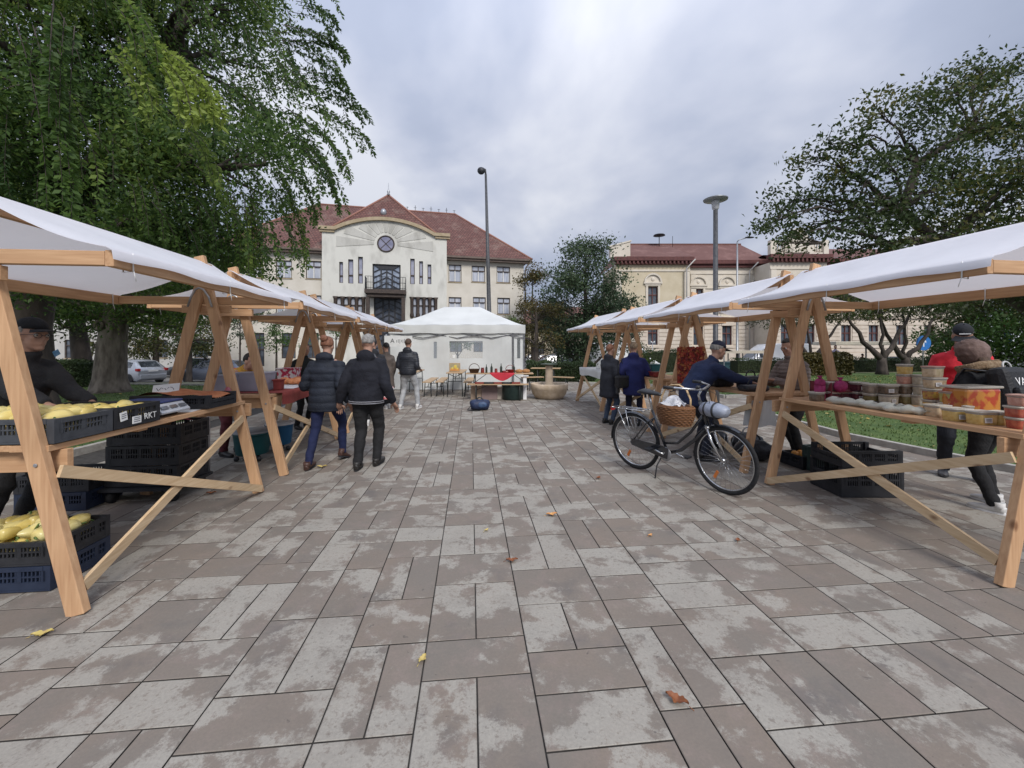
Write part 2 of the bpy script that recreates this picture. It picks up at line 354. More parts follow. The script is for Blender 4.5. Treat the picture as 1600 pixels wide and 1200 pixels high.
LR2 = [(6.4, 12.3), (15, 14.4), (40, 18.5), (40, 26), (9, 23.5), (3.2, 19.6), (2.9, 17.2), (5.6, 16)]
lawn(LR2, 'far_lawn', [(LR2[0], LR2[1]), (LR2[1], LR2[2]), (LR2[-1], LR2[0]), (LR2[5], LR2[6]), (LR2[6], LR2[7])])
MB().add([(2.9, 14.8, -.008), (7, 8, -.008), (30, 13, -.008), (45, 19, -.008), (45, 21, -.008), (5, 18.5, -.008)], [(0, 1, 2, 3, 4, 5)]).build('gravel_path', PATH)['kind'] = 'structure'
MB().add([(-60, 17, RZ), (2, 19, RZ), (2, 31, RZ), (-60, 28, RZ)], [(0, 1, 2, 3)]).build('road', mat('road_asphalt', (0.20, 0.195, 0.19), (0.25, 0.24, 0.23), 0.9, 2))['kind'] = 'structure'
pv = MB().prism([(-60, 28), (-6, 30.2), (4, 34), (4, 42), (-60, 33)], RZ - .005, RZ + .12, 'xy').build('pavement', PATH); pv['kind'] = 'structure'

# grass blades and fallen leaves: nobody could count them
def inside(poly, x, y):
    r = False; j = len(poly) - 1
    for i in range(len(poly)):
        if (poly[i][1] > y) != (poly[j][1] > y) and x < (poly[j][0] - poly[i][0]) * (y - poly[i][1]) / (poly[j][1] - poly[i][1]) + poly[i][0]: r = not r
        j = i
    return r
def scatter(name, polys, n, box, fn, m, kind_label, cat):
    rnd = random.Random(5); V = []; Fc = []; RN = []
    while len(RN) < n:
        x, y = rnd.uniform(box[0], box[1]), box[2] + (box[3] - box[2]) * rnd.random() ** 1.3
        if abs(x) > y * 1.4 or not any(inside(p, x, y) for p in polys): continue
        vs = fn(x, y, rnd); k = len(V); V += vs; Fc.append(tuple(range(k, k + len(vs)))); RN.append(rnd.random())
    me = bpy.data.meshes.new(name); me.from_pydata(V, [], Fc); me.materials.append(m)
    a = me.attributes.new('rnd', 'FLOAT', 'FACE'); a.data.foreach_set('value', np.array(RN, dtype=np.float32))
    o = bpy.data.objects.new(name, me); col.objects.link(o); tag(o, kind_label, cat, kind='stuff')
GR = leafmat('grass_blades', (0.055, 0.095, 0.022), (0.095, 0.15, 0.035), (0.17, 0.20, 0.07), 0.2)
def blade(x, y, r):
    a = r.uniform(0, 6.28); h = r.uniform(.015, .04); ww = .006 + y * .0006; l = r.uniform(-.03, .03)
    return [(x - math.cos(a) * ww, y - math.sin(a) * ww, .03), (x + math.cos(a) * ww, y + math.sin(a) * ww, .03), (x + l, y + l, .03 + h)]
scatter('grass', [LL, LR, LR2], 52000, (-20, 20, 3, 22), blade, GR, 'short green grass of the lawns beside the stalls', 'grass')
def fallen(x, y, r):
    a = r.uniform(0, 6.28); q = r.uniform(.02, .045) ; z = .06; t = r.uniform(-.015, .015); c, s = math.cos(a), math.sin(a)
    return [(x - c * q, y - s * q, z), (x + s * q * .6, y - c * q * .6, z + t), (x + c * q, y + s * q, z), (x - s * q * .6, y + c * q * .6, z - t)]
FL = leafmat('fallen_leaf_colours', (0.30, 0.12, 0.03), (0.45, 0.33, 0.08), (0.55, 0.47, 0.20), 0.15)
scatter('fallen_leaves', [LL, LR, LR2], 900, (-20, 20, 3, 22), fallen, FL, 'yellow and brown fallen leaves scattered over the lawns', 'fallen leaves')
# single leaves lying on the paving
LB = [mat('leaf_brown', (0.16, 0.05, 0.02), (0.25, 0.09, 0.03), 0.6, 40), mat('leaf_orange', (0.50, 0.22, 0.08), (0.6, 0.35, 0.12), 0.6, 40), mat('leaf_yellow', (0.50, 0.40, 0.12), (0.42, 0.30, 0.12), 0.6, 40)]
def leaf(px, py, L_, mi, ang, label):
    m = MB(); c = G(px, py)
    def f(u, v):
        x = (u - .5); wd = (1 - (2 * abs(x)) ** 1.7) * .26 * (1 + .25 * math.sin(u * 25)); y = (v - .5) * 2 * wd
        return Vector((x * L_, y * L_, .006 + .10 * L_ * abs(v - .5) * 2 + .12 * L_ * abs(math.sin(x * 4))))
    m.grid(f, 14, 6); m.tube([(-.5 * L_, 0, .01), (-.72 * L_, .03 * L_, .004)], .0015, 5)
    tag(m.build('fallen_leaf', LB[mi], loc=c, rz=ang), label, 'leaf', 'leaves fallen on the paving')
leaf(1058, 1098, .095, 0, 2.5, 'large curled brown leaf lying in the right foreground paving')
leaf(862, 806, .10, 1, .2, 'orange leaf lying flat on the paving in the middle of the square')
leaf(800, 878, .085, 0, .1, 'thin dark brown leaf on a joint in the middle foreground')
leaf(1153, 846, .06, 0, 1, 'small dark leaf right of the orange leaf')
leaf(660, 1033, .06, 2, 1.2, 'narrow yellow leaf left of centre in the foreground')
leaf(66, 994, .09, 2, .4, 'yellow leaf at the far left of the foreground')
leaf(503, 731, .12, 2, .2, 'yellow leaf behind the walking woman in navy')
leaf(1016, 838, .05, 1, .6, 'small orange leaf right of the middle of the square')
leaf(935, 748, .08, 0, .9, 'brown leaf in front of the bicycle rear wheel')
leaf(760, 830, .05, 2, .9, 'small pale yellow leaf left of the orange leaf')
leaf(330, 772, .09, 0, .3, 'brown leaf on the paving under the braces of the near left stall')

# ------------------------------------------------------------------ trees
BARK = mat('bark_grey', (0.075, 0.060, 0.048), (0.20, 0.17, 0.14), 0.9, 7, (1, 1, .3), bump=1.0, bscale=16, detail=8)
BARKD = mat('bark_dark', (0.035, 0.028, 0.024), (0.075, 0.06, 0.05), 0.9, 6, (1, 1, .35), bump=1.0, bscale=16)
def leaves_mesh(name, C, S, RN, m, parent, D=None, flat=0.0, aspect=.45):
    "C centres (n,3), S sizes, D optional long direction"
    n = len(C); C = np.asarray(C, float); S = np.asarray(S, float)[:, None]
    if D is None: D = rng.normal(size=(n, 3)); D[:, 2] *= (1 - flat)
    D = D / (np.linalg.norm(D, axis=1, keepdims=True) + 1e-9)
    Q = rng.normal(size=(n, 3)); Q -= D * (Q * D).sum(1, keepdims=True); Q /= np.linalg.norm(Q, axis=1, keepdims=True) + 1e-9
    Nn = np.cross(D, Q)
    V = np.stack([C - D * S * .5, C + Q * S * aspect * .5 + Nn * S * .08, C + D * S * .5, C - Q * S * aspect * .5 + Nn * S * .08], 1).reshape(-1, 3)
    me = bpy.data.meshes.new(name); me.vertices.add(4 * n); me.vertices.foreach_set('co', V.astype(np.float32).ravel())
    me.loops.add(4 * n); me.loops.foreach_set('vertex_index', np.arange(4 * n, dtype=np.int32))
    me.polygons.add(n); me.polygons.foreach_set('loop_start', np.arange(0, 4 * n, 4, dtype=np.int32)); me.polygons.foreach_set('loop_total', np.full(n, 4, dtype=np.int32))
    me.update(calc_edges=True); me.materials.append(m)
    a = me.attributes.new('rnd', 'FLOAT', 'FACE'); a.data.foreach_set('value', np.asarray(RN, dtype=np.float32))
    o = bpy.data.objects.new(name, me); col.objects.link(o); o.parent = parent; return o
def curve_pts(a, b, n, sag, wob, r):
    a, b = Vector(a), Vector(b); out = []
    for i in range(n + 1):
        t = i / n; p = a.lerp(b, t); p.z += sag * 4 * t * (1 - t)
        if 0 < i < n: p += Vector((r.uniform(-wob, wob), r.uniform(-wob, wob), r.uniform(-wob, wob)))
        out.append(p)
    return out
def tree(name, label, base, trunk, clumps, dens, lsize, lm, bark, seed, strands=None, cat='tree', group=None, twigs=10, fork=1, shell=.5, aspect=.45, sub=9, mains=()):
    """trunk: list of (x,y,z,r) world; clumps: (x,y,z,r) world; every leaf cluster hangs on a limb"""
    global rng
    rng = np.random.default_rng(seed); r = random.Random(seed)
    t = thing(name, label, cat, base, 0, group); B = Vector(base)
    m = MB(); tp = [Vector(q[:3]) - B for q in trunk]; tr = [q[3] for q in trunk]
    m.tube(tp, tr, 14, True)
    if mains: tp, tr = tp[:1], tr[:1]
    for mn in mains:
        mp_ = [Vector(q[:3]) - B for q in mn]; m.tube(mp_, [q[3] for q in mn], 9, True); tp += mp_; tr += [q[3] for q in mn]
    C, S, RN, D = [], [], [], []
    for cl in clumps:
        c = Vector(cl[:3]) - B; rad = cl[3]
        # nearest trunk point below
        j = min(range(fork, len(tp)), key=lambda i: (tp[i] - c).length + max(0, tp[i].z - c.z) * 1.5)
        pts = curve_pts(tp[j], c, 6, .06 * (c - tp[j]).length, .05 * (c - tp[j]).length, r); r0 = min(tr[j] * .55, .05 + .022 * (c - tp[j]).length)
        m.tube(pts, [r0 * (.55 if mains else 1) * (1 - .8 * i / 6) for i in range(7)], 7, False)
        subs = []
        for k in range(sub):
            d = Vector((r.gauss(0, 1), r.gauss(0, 1), r.gauss(0, .75))).normalized() * rad * r.uniform(.35, 1.0)
            subs.append(c + d); pp = curve_pts(pts[r.choice((4, 5, 6))], c + d, 3, .05 * rad, .06 * rad, r)
            m.tube(pp, [r0 * .22 + .004, r0 * .15 + .004, .006, .003], 4, False)
        n = int(dens * rad * rad)
        sa = np.array([list(q) for q in subs]); idx = rng.integers(0, len(subs), n)
        off = rng.normal(size=(n, 3)); off *= (rad * .30) ; off[:, 2] *= .6
        cc = sa[idx] + off; C.append(cc); S.append(rng.uniform(.7, 1.3, n) * lsize)
        tone = r.uniform(0, .5); RN.append(np.clip(tone + rng.uniform(-.1, .5, n), 0, 1)); D.append(rng.normal(size=(n, 3)) + np.array([0, 0, -.5]))
    for st in (strands or []):
        p0, p1, nl, ls, tone = st; p0 = Vector(p0) - B; p1 = Vector(p1) - B
        n = 7; pts = []
        for i in range(n + 1):
            u = i / n; p = p0.lerp(p1, u); p.x = p0.x + (p1.x - p0.x) * (1 - (1 - u) ** 1.8); p.y = p0.y + (p1.y - p0.y) * (1 - (1 - u) ** 1.8); pts.append(p)
        m.tube(pts, [.006 * (1 - .7 * i / n) for i in range(n + 1)], 3, False)
        pa = np.array([list(q) for q in pts]); u = np.linspace(.08, 1, nl) * n; i0 = np.minimum(u.astype(int), n - 1); fr = (u - i0)[:, None]
        q = pa[i0] * (1 - fr) + pa[i0 + 1] * fr; dr = pa[i0 + 1] - pa[i0]; dr /= np.linalg.norm(dr, axis=1, keepdims=True) + 1e-9
        sd = rng.normal(size=(nl, 3)); sd -= dr * (sd * dr).sum(1, keepdims=True); sd /= np.linalg.norm(sd, axis=1, keepdims=True)
        dd = dr * .7 + sd * .8; C.append(q + dd * ls * .5); S.append(rng.uniform(.75, 1.2, nl) * ls); RN.append(np.clip(tone + rng.uniform(-.15, .2, nl), 0, 1)); D.append(dd)
    m.build('trunk', bark, t, fix=False)
    leaves_mesh('crown', np.concatenate(C), np.concatenate(S), np.concatenate(RN), lm, t, np.concatenate(D), aspect=aspect)
    return t
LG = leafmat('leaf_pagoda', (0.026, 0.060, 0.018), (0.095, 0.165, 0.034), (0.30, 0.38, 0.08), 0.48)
LD = leafmat('leaf_dark', (0.028, 0.038, 0.014), (0.065, 0.080, 0.024), (0.18, 0.14, 0.035), 0.32)
LR_ = leafmat('leaf_cherry', (0.026, 0.042, 0.014), (0.060, 0.092, 0.026), (0.17, 0.15, 0.035), 0.36)
LC = leafmat('leaf_bluegreen', (0.026, 0.046, 0.024), (0.052, 0.085, 0.040), (0.095, 0.13, 0.058), 0.22)
LY = leafmat('leaf_autumn', (0.045, 0.042, 0.012), (0.085, 0.07, 0.018), (0.15, 0.10, 0.03), 0.2)
LS = leafmat('leaf_fresh', (0.04, 0.09, 0.02), (0.075, 0.14, 0.03), (0.15, 0.22, 0.05), 0.3)
# near left weeping tree: the crown hangs over the stalls
rr = random.Random(3)
cl = []
edge = {0: 510, 60: 500, 120: 505, 180: 520, 240: 480, 300: 430, 350: 400}
for py in range(-160, 400, 62):
    xr = 505 - max(0, py - 190) * .55 if py > 0 else 500 - (-py) * .35
    px = -190 + (py % 3) * 18
    while px < xr - 40:
        Y = rr.uniform(6.3, 9.6) - .9 * max(0, (300 - px)) / 400
        q = P(px + rr.uniform(-22, 22), py + rr.uniform(-22, 22), Y)
        cl.append((q.x, q.y, q.z, rr.uniform(.75, 1.05))); px += rr.uniform(70, 92)
st = []
for k in range(330):     # hanging sprays along the rim and over the face of the crown
    px = rr.uniform(-60, 520); py = rr.uniform(-60, 330)
    if px > 505 - max(0, py - 190) * .55: continue
    Y = rr.uniform(5.6, 8.6); a = P(px, py, Y); ln = rr.uniform(.5, 1.25); out_ = .15 + max(0, px) / 520 * rr.uniform(.2, .75)
    st.append((a, a + Vector((out_ * ln, rr.uniform(-.25, .15), -ln)), int(ln * 62), rr.uniform(.06, .085), rr.uniform(.05, .6)))
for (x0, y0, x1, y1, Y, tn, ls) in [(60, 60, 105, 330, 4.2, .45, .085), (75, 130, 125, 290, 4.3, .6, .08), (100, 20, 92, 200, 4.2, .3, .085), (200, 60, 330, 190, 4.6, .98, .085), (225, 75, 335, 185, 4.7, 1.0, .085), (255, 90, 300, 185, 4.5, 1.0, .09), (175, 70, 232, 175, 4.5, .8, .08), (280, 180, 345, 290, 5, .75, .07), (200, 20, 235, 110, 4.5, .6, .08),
                                 (470, 160, 572, 235, 7, .3, .07), (430, 130, 570, 190, 7, .25, .07), (440, 40, 540, 95, 7, .3, .07), (450, 70, 530, 130, 7, .3, .07), (440, 200, 535, 330, 7, .35, .07), (470, 215, 525, 300, 7, .5, .07), (450, 250, 497, 345, 7, .4, .07), (430, 260, 480, 420, 7, .6, .07), (420, 280, 462, 400, 7, .55, .07),
                                 (405, 300, 400, 430, 7, .6, .07), (380, 310, 388, 445, 6.6, .7, .07), (360, 310, 372, 430, 6.6, .5, .07), (345, 300, 350, 425, 6.6, .4, .07), (310, 300, 322, 400, 6.6, .4, .07), (240, 290, 256, 380, 6, .45, .07), (215, 280, 222, 350, 6, .5, .07), (300, 240, 352, 330, 5.6, .6, .07), (395, 330, 402, 425, 7, .7, .07), (330, 320, 345, 420, 6.8, .4, .07),
                                 (430, 60, 525, 70, 7, .2, .07), (450, 110, 545, 150, 7, .2, .07), (455, 180, 540, 280, 7, .4, .07), (460, 10, 520, 45, 7, .2, .07)]:
    a, b = P(x0, y0, Y), P(x1, y1, Y - .3)
    for q in range(4):
        o_ = Vector((rr.uniform(-.11, .11), rr.uniform(-.15, .15), rr.uniform(-.08, .08)))
        st.append((a + o_, b + o_ * .9, int((b - a).length * 62), ls, tn))
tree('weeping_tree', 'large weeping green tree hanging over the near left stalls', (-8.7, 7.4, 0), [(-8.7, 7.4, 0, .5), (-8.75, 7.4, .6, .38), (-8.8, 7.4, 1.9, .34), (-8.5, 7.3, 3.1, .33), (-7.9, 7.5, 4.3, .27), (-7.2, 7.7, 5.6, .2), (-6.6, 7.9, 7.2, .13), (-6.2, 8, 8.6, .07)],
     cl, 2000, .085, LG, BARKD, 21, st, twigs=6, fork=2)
# broad grey trunk behind the left lawn
tb = G(172, 614); cl = []
for k in range(34):
    q = P(rr.uniform(20, 330), rr.uniform(300, 470), tb.y + rr.uniform(-2, 2)); cl.append((q.x, q.y, q.z, rr.uniform(.9, 1.5)))
for k in range(9):
    q = P(rr.uniform(55, 150), rr.uniform(470, 505), tb.y + rr.uniform(-1, .5)); cl.append((q.x, q.y, q.z, rr.uniform(.5, .7)))
for k in range(8):
    q = P(rr.uniform(205, 300), rr.uniform(470, 520), tb.y + rr.uniform(-.5, 2)); cl.append((q.x, q.y, q.z, rr.uniform(.6, .8)))
T = tree('broad_tree', 'broad old tree with knotted grey trunk on the left lawn', tuple(tb), [(tb.x, tb.y, -.05, .66), (tb.x, tb.y, .15, .53), (tb.x, tb.y, .5, .44), (tb.x + .05, tb.y, 1.3, .40), (tb.x + .15, tb.y, 2.4, .35), (tb.x + .3, tb.y, 3.6, .38), (tb.x + .5, tb.y, 4.6, .30), (tb.x + .8, tb.y, 6.6, .2)], cl, 700, .11, LG, BARK, 31, fork=4)
kn = MB(); kn.tor((.0, -.37, 2.25), .13, (.055, .06), 'y', 18, 8); kn.m = 1; kn.ell((.0, -.35, 2.25), (.09, .05, .12), 12, 8); kn.build('knot', [BARK, BARKD], T)
# dark trees deeper on the left
def simple_tree(label, bx, by, h, wd, lm, bark, seed, dens=420, ls=.14, z0=.35, group=None, name='dense_tree', n=16, tr=.16, lean=0.0, aspect=.5):
    r = random.Random(seed); cl = []
    for k in range(n):
        a = r.uniform(0, 6.28); u = r.uniform(0, 1); q = math.sqrt(r.random()); prof = math.sin(math.pi * min(.97, .12 + u * .85)) ** .7
        cl.append((bx + lean * h * u + math.cos(a) * q * wd / 2 * prof, by + math.sin(a) * q * wd / 2 * prof, h * (z0 + (1 - z0) * u * .93), wd * r.uniform(.15, .23)))
    bz = RZ if (by > 18.5 and bx < 6) or by > 29 else 0
    return tree(name, label, (bx, by, bz), [(bx, by, bz - .02, tr * 1.3), (bx, by, bz + .4, tr), (bx + lean * h * .3, by, h * .35, tr * .8), (bx + lean * h * .6, by, h * .65, tr * .5), (bx + lean * h, by, h * .92, tr * .15)], cl, dens, ls, lm, bark, seed, group=group, aspect=aspect)
g1 = 'dark trees between the left lawn and the white hall'
simple_tree('dark leaning tree left of the broad grey trunk', -18.3, 17.5, 6, 5, LD, BARKD, 41, 500, .15, .4, g1, tr=.35, lean=-.12)
simple_tree('dense dark tree behind the silver hatchback', -24.3, 28.0, 9, 7, LD, BARKD, 42, 450, .17, .15, g1)
simple_tree('dense dark tree standing behind the grey estate car', -20.9, 29, 8.5, 6, LC, BARKD, 43, 450, .17, .15, g1)
simple_tree('dark tree right of the broad trunk with crown above the grey estate car', -18.6, 23.6, 5.6, 4.5, LD, BARKD, 44, 450, .15, .25, g1)
simple_tree('dark tree behind the vendor in the black cap', -27.5, 26, 9.5, 8, LD, BARKD, 45, 450, .17, .2, g1)
g2 = 'small round trees before the white hall'
for i, (px, Y, h, wd, lb) in enumerate([(432, 21, 2.9, 2.6, 'small round tree before the hall seen over the red cloth stall'), (525, 22, 3.0, 2.2, 'small round tree before the hall entrance behind the left stalls'), (715, 24, 2.9, 2.2, 'small tree before the hall seen through the tent window'), (375, 24, 4.0, 2.4, 'small round tree before the left end of the hall')]):
    simple_tree(lb, (px - 800) / F * Y, Y, h, wd, LS if i < 3 else LC, BARKD, 50 + i, 520, .12, .55, g2, 'young_tree', 9, .06)
# middle trees
simple_tree('tall blue green tree in front of the cream building', P(915, 0, 25).x, 25, 8.1, 5.9, LC, BARKD, 61, 430, .17, .1, None, 'dense_tree', 36, .2)
simple_tree('brown green autumn tree right of the white hall', P(832, 0, 38).x, 38, 9.2, 5.2, LY, BARKD, 62, 420, .2, .1, None, 'autumn_tree', 20)
simple_tree('olive brown tree behind the fountain with dark trunk', P(838, 0, 23).x, 23, 4.6, 3.2, LY, BARKD, 63, 520, .13, .38, None, 'small_tree', 12, .16)
simple_tree('round green tree behind the hedge left of the right stall row', P(872, 0, 27).x, 27, 4.9, 4.0, LC, BARKD, 64, 520, .14, .35, None, 'small_tree', 14, .1)
simple_tree('low tree behind the white van', P(975, 0, 33).x, 33, 5.5, 4.5, LC, BARKD, 65, 450, .16, .2, None, 'small_tree', 12)
simple_tree('small tree peeping over the white tent roof at its right', P(795, 0, 30).x, 30, 3.7, 2.6, LS, BARKD, 66, 500, .13, .3, None, 'small_tree', 9, .06)
# near right tree: crown fills the upper right
cl = []
for (px, py, r_) in [(1215, 345, .62), (1240, 315, .62), (1265, 360, .7), (1290, 320, .75), (1260, 250, .42), (1295, 225, .5), (1315, 265, .6), (1330, 350, .75), (1345, 300, .8), (1350, 210, .6), (1375, 170, .6), (1405, 210, .75), (1390, 265, .75), (1440, 165, .6), (1400, 330, .8), (1460, 235, .8), (1455, 300, .85),
                   (1490, 130, .7), (1530, 105, .7), (1575, 110, .9), (1515, 190, .9), (1560, 230, 1), (1510, 270, 1), (1610, 200, .9), (1580, 310, 1.1), (1480, 350, .9), (1420, 380, .7), (1370, 395, .5), (1330, 395, .4), (1540, 360, 1), (1620, 260, 1.2), (1640, 360, 1.2), (1560, 440, .8), (1620, 450, .9), (1500, 445, .7), (1690, 240, 1.3), (1230, 380, .35),
                   (1400, 460, .5), (1350, 470, .45), (1450, 470, .6), (1300, 470, .4)]:
    q = P(px, py, rr.uniform(9.3, 11.2)); cl.append((q.x, q.y, q.z, r_))
q0 = (14.2, 10.4)
tree('spreading_tree', 'wide spreading dark green tree reaching over the near right stall', (q0[0], q0[1], 0), [(q0[0], q0[1], 0, .42), (q0[0], q0[1], .5, .33), (q0[0] - .2, q0[1], 1.7, .3), (q0[0] - 1.0, q0[1] - .1, 2.5, .25), (q0[0] - 2.2, q0[1] - .1, 3.2, .2), (q0[0] - 3.3, q0[1], 4.1, .15), (q0[0] - 4.3, q0[1], 5.0, .11), (q0[0] - 3.9, q0[1], 6.2, .09), (q0[0] - 2.6, q0[1], 7, .07)],
     cl, 950, .115, LR_, BARKD, 71, fork=3, aspect=.5)
g3 = 'low trees with forked trunks on the far right lawn'
def forked(px, py, label, seed, hgt, arms):
    b = G(px, py); r = random.Random(seed); t = [(b.x, b.y, -.05, .34), (b.x, b.y, .3, .25), (b.x, b.y, .7, .22)]
    cl = []
    for (dx, dz, rad) in arms: cl.append((b.x + dx, b.y + r.uniform(-1.2, 1.2), dz, rad))
    mains = []
    for (dx, dz, r0) in ((-2.0, 3.4, .17), (1.9, 3.5, .16), (-.3, 4.2, .11)):
        y1 = r.uniform(-.5, .5); pts = curve_pts((b.x, b.y, .85), (b.x + dx, b.y + y1, dz), 6, -.22, .09, r); mains.append([(p.x, p.y, p.z, r0 * (1 - .11 * i)) for i, p in enumerate(pts)][0:])
    mains = [[q for q in mn] for mn in mains]
    T = tree('forked_tree', label, tuple(b), t + [(b.x, b.y, .95, .2)], cl, 760, .14, LD, BARKD, seed, group=g3, fork=4, mains=mains)
arm1 = [(-3.4, 3.9, 1), (-2.4, 4.4, 1.1), (-1.2, 4.3, 1.1), (0, 4.5, 1.1), (1.2, 4.4, 1.1), (2.4, 4.5, 1.1), (3.4, 4.1, 1), (-4.2, 3.4, .8), (-2.8, 3.2, .7), (0.6, 3.7, .8), (2, 3.7, .8), (-1.8, 5.2, 1), (1, 5.3, 1), (2.9, 5.2, 1), (-3.6, 5, 1)]
forked(1378, 586, 'forked low tree behind the deli tubs of the right stall', 81, 5, arm1)
forked(1415, 583, 'forked low tree left of the man in the red sweater', 82, 5, [(a + 3.2, b + .3, c) for a, b, c in arm1[4:]])
forked(1268, 576, 'low tree behind the gap between the first two right stalls', 83, 5, [(a, b, c) for a, b, c in arm1[1:9]])
simple_tree('bright green bushy tree at the far right edge behind the backpack', P(1560, 0, 27).x, 27, 4.6, 8, LS, BARKD, 85, 300, .2, .15, None, 'bushy_tree', 18)
simple_tree('tall dark tree at the far right behind the spreading tree', P(1640, 0, 24).x, 24, 8, 8, LD, BARKD, 86, 300, .2, .1, None, 'dense_tree', 18)
# hedges
HG = leafmat('hedge_leaf', (0.020, 0.036, 0.012), (0.036, 0.060, 0.018), (0.07, 0.10, 0.03), 0.12)
def hedge(label, a, b, wd, h, seed, n, lm=HG, ls=.07, group=None, name='hedge', rough=.05):
    hz0 = RZ if (a[1] > 24 and a[0] < 12) else 0; a, b = Vector((a[0], a[1], hz0)), Vector((b[0], b[1], hz0)); ln = (b - a).length; ang = math.atan2(b.y - a.y, b.x - a.x)
    t = thing(name, label, 'hedge', a, ang, group); r = np.random.default_rng(seed)
    MB().bb(0.05, ln - .05, -wd / 2 + .08, wd / 2 - .08, 0, h - .08).build('stems', mat('hedge_core', (0.014, 0.02, 0.009), (0.028, 0.036, 0.014), 0.9, 9), t)
    side = r.integers(0, 3, n); x = r.uniform(0, ln, n); y = np.where(side == 0, r.uniform(-wd / 2, wd / 2, n), np.where(side == 1, -wd / 2, wd / 2)); z = np.where(side == 0, h, r.uniform(0.03, h, n))
    bumpy = rough * (np.sin(x * 3.1) + np.sin(x * 7.3 + 1)); C = np.stack([x, y + r.normal(size=n) * .04, z + r.normal(size=n) * .04 + np.where(side == 0, bumpy, 0)], 1)
    leaves_mesh('foliage', C, r.uniform(.7, 1.3, n) * ls, np.clip(r.uniform(0, .7, n) + .2 * np.sin(x * 2.2), 0, 1), lm, t, None, aspect=.6)
hedge('clipped hedge behind the fountain between tent and right stalls', (P(822, 0, 19).x, 18.9), (P(930, 0, 18.6).x, 18.6), 1.0, .82, 1, 9000)
hedge('clipped hedge behind the blue coat shoppers', (P(1000, 0, 27).x, 27.6), (P(1100, 0, 28).x, 28.2), .9, 1.9, 2, 9000)
hedge('long low hedge on the far right lawn', (P(1150, 0, 25).x, 25.3), (P(1530, 0, 27).x, 27.5), .9, .8, 3, 14000)
hedge('clipped hedge between the broad trunk and the road', (-17.6, 15.6), (-15.9, 15.8), .8, .95, 4, 6000)
hedge('low hedge along the front of the white hall', (-13.5, 27.0), (-1, 30.5), .8, .7, 5, 9000)
hedge('brown green tuft of ornamental grass behind the deli tubs', (P(1250, 0, 22).x, 22.4), (P(1335, 0, 22).x, 22.8), 1.2, 1.05, 6, 7000, LY, .14, None, 'ornamental_grass', .1)
# ------------------------------------------------------------------ buildings
PLAS = mat('plaster_cream', (0.54, 0.50, 0.43), (0.64, 0.60, 0.53), 0.9, 0.8, bump=0.25, bscale=9, detail=6, lo=.3, hi=.7)
PLASW = mat('plaster_weathered', (0.46, 0.45, 0.41), (0.61, 0.60, 0.55), 0.9, 1.4, (1, 1, .4), bump=0.3, bscale=8, detail=8, lo=.28, hi=.52)
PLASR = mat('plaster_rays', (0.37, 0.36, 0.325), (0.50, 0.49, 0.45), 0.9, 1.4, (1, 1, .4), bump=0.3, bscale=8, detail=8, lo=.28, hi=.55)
TRIMB = mat('ochre_cornice', (0.34, 0.27, 0.17), (0.42, 0.34, 0.23), 0.85, 3)
DKW = mat('dark_brown_wood', (0.040, 0.030, 0.026), (0.07, 0.05, 0.04), 0.6, 6)
IRON = mat('dark_iron', (0.03, 0.032, 0.036), (0.05, 0.05, 0.055), 0.5, 12, metal=.5)
CURT = mat('window_curtain_glass', (0.34, 0.37, 0.44), (0.50, 0.52, 0.58), 0.12, 1.2, (3, 1, .4), spec=.8)
DGL = mat('dark_glass', (0.05, 0.06, 0.075), (0.10, 0.115, 0.14), 0.08, 2, spec=.9)
BGL = mat('blue_glass', (0.16, 0.20, 0.27), (0.30, 0.35, 0.43), 0.1, 1.5, spec=.9)
WFR = mat('white_frame', (0.62, 0.61, 0.58), (0.7, 0.69, 0.66), 0.5, 10)
GUT = mat('gutter_brown', (0.10, 0.075, 0.06), (0.15, 0.11, 0.09), 0.6, 4)
def tiles(name, c1, c2, c3, sx, sz, patch):
    m = bpy.data.materials.new(name); m.use_nodes = True; t = m.node_tree; b = t.nodes['Principled BSDF']; b.inputs['Roughness'].default_value = .85
    tcn = t.nodes.new('ShaderNodeTexCoord'); mpn = t.nodes.new('ShaderNodeMapping'); t.links.new(tcn.outputs['Object'], mpn.inputs[0])
    mpn.inputs['Rotation'].default_value = (R(90), 0, 0)
    br = t.nodes.new('ShaderNodeTexBrick'); br.inputs['Scale'].default_value = 1; br.inputs['Brick Width'].default_value = sx; br.inputs['Row Height'].default_value = sz; br.inputs['Mortar Size'].default_value = sz * .1
    br.inputs['Color1'].default_value = c1 + (1,); br.inputs['Color2'].default_value = c2 + (1,); br.inputs['Mortar'].default_value = tuple(v * .35 for v in c1) + (1,)
    t.links.new(mpn.outputs[0], br.inputs['Vector'])
    n = t.nodes.new('ShaderNodeTexNoise'); n.inputs['Scale'].default_value = .55; n.inputs['Detail'].default_value = 9; n.inputs['Roughness'].default_value = .75; t.links.new(tcn.outputs['Object'], n.inputs['Vector'])
    mr = t.nodes.new('ShaderNodeMapRange'); mr.inputs[1].default_value = .5; mr.inputs[2].default_value = .68; mr.inputs[4].default_value = patch; t.links.new(n.outputs[0], mr.inputs[0])
    mi = t.nodes.new('ShaderNodeMix'); mi.data_type = 'RGBA'; t.links.new(mr.outputs[0], mi.inputs[0]); t.links.new(br.outputs['Color'], mi.inputs[6]); mi.inputs[7].default_value = c3 + (1,)
    t.links.new(mi.outputs[2], b.inputs['Base Color'])
    bn = t.nodes.new('ShaderNodeBump'); bn.inputs['Strength'].default_value = .6; bn.inputs['Distance'].default_value = .03; bn.invert = True; t.links.new(br.outputs['Fac'], bn.inputs['Height']); t.links.new(bn.outputs[0], b.inputs['Normal'])
    return m
TILE = tiles('roof_tiles', (0.12, 0.052, 0.042), (0.165, 0.072, 0.058), (0.28, 0.21, 0.17), .28, .22, .55)
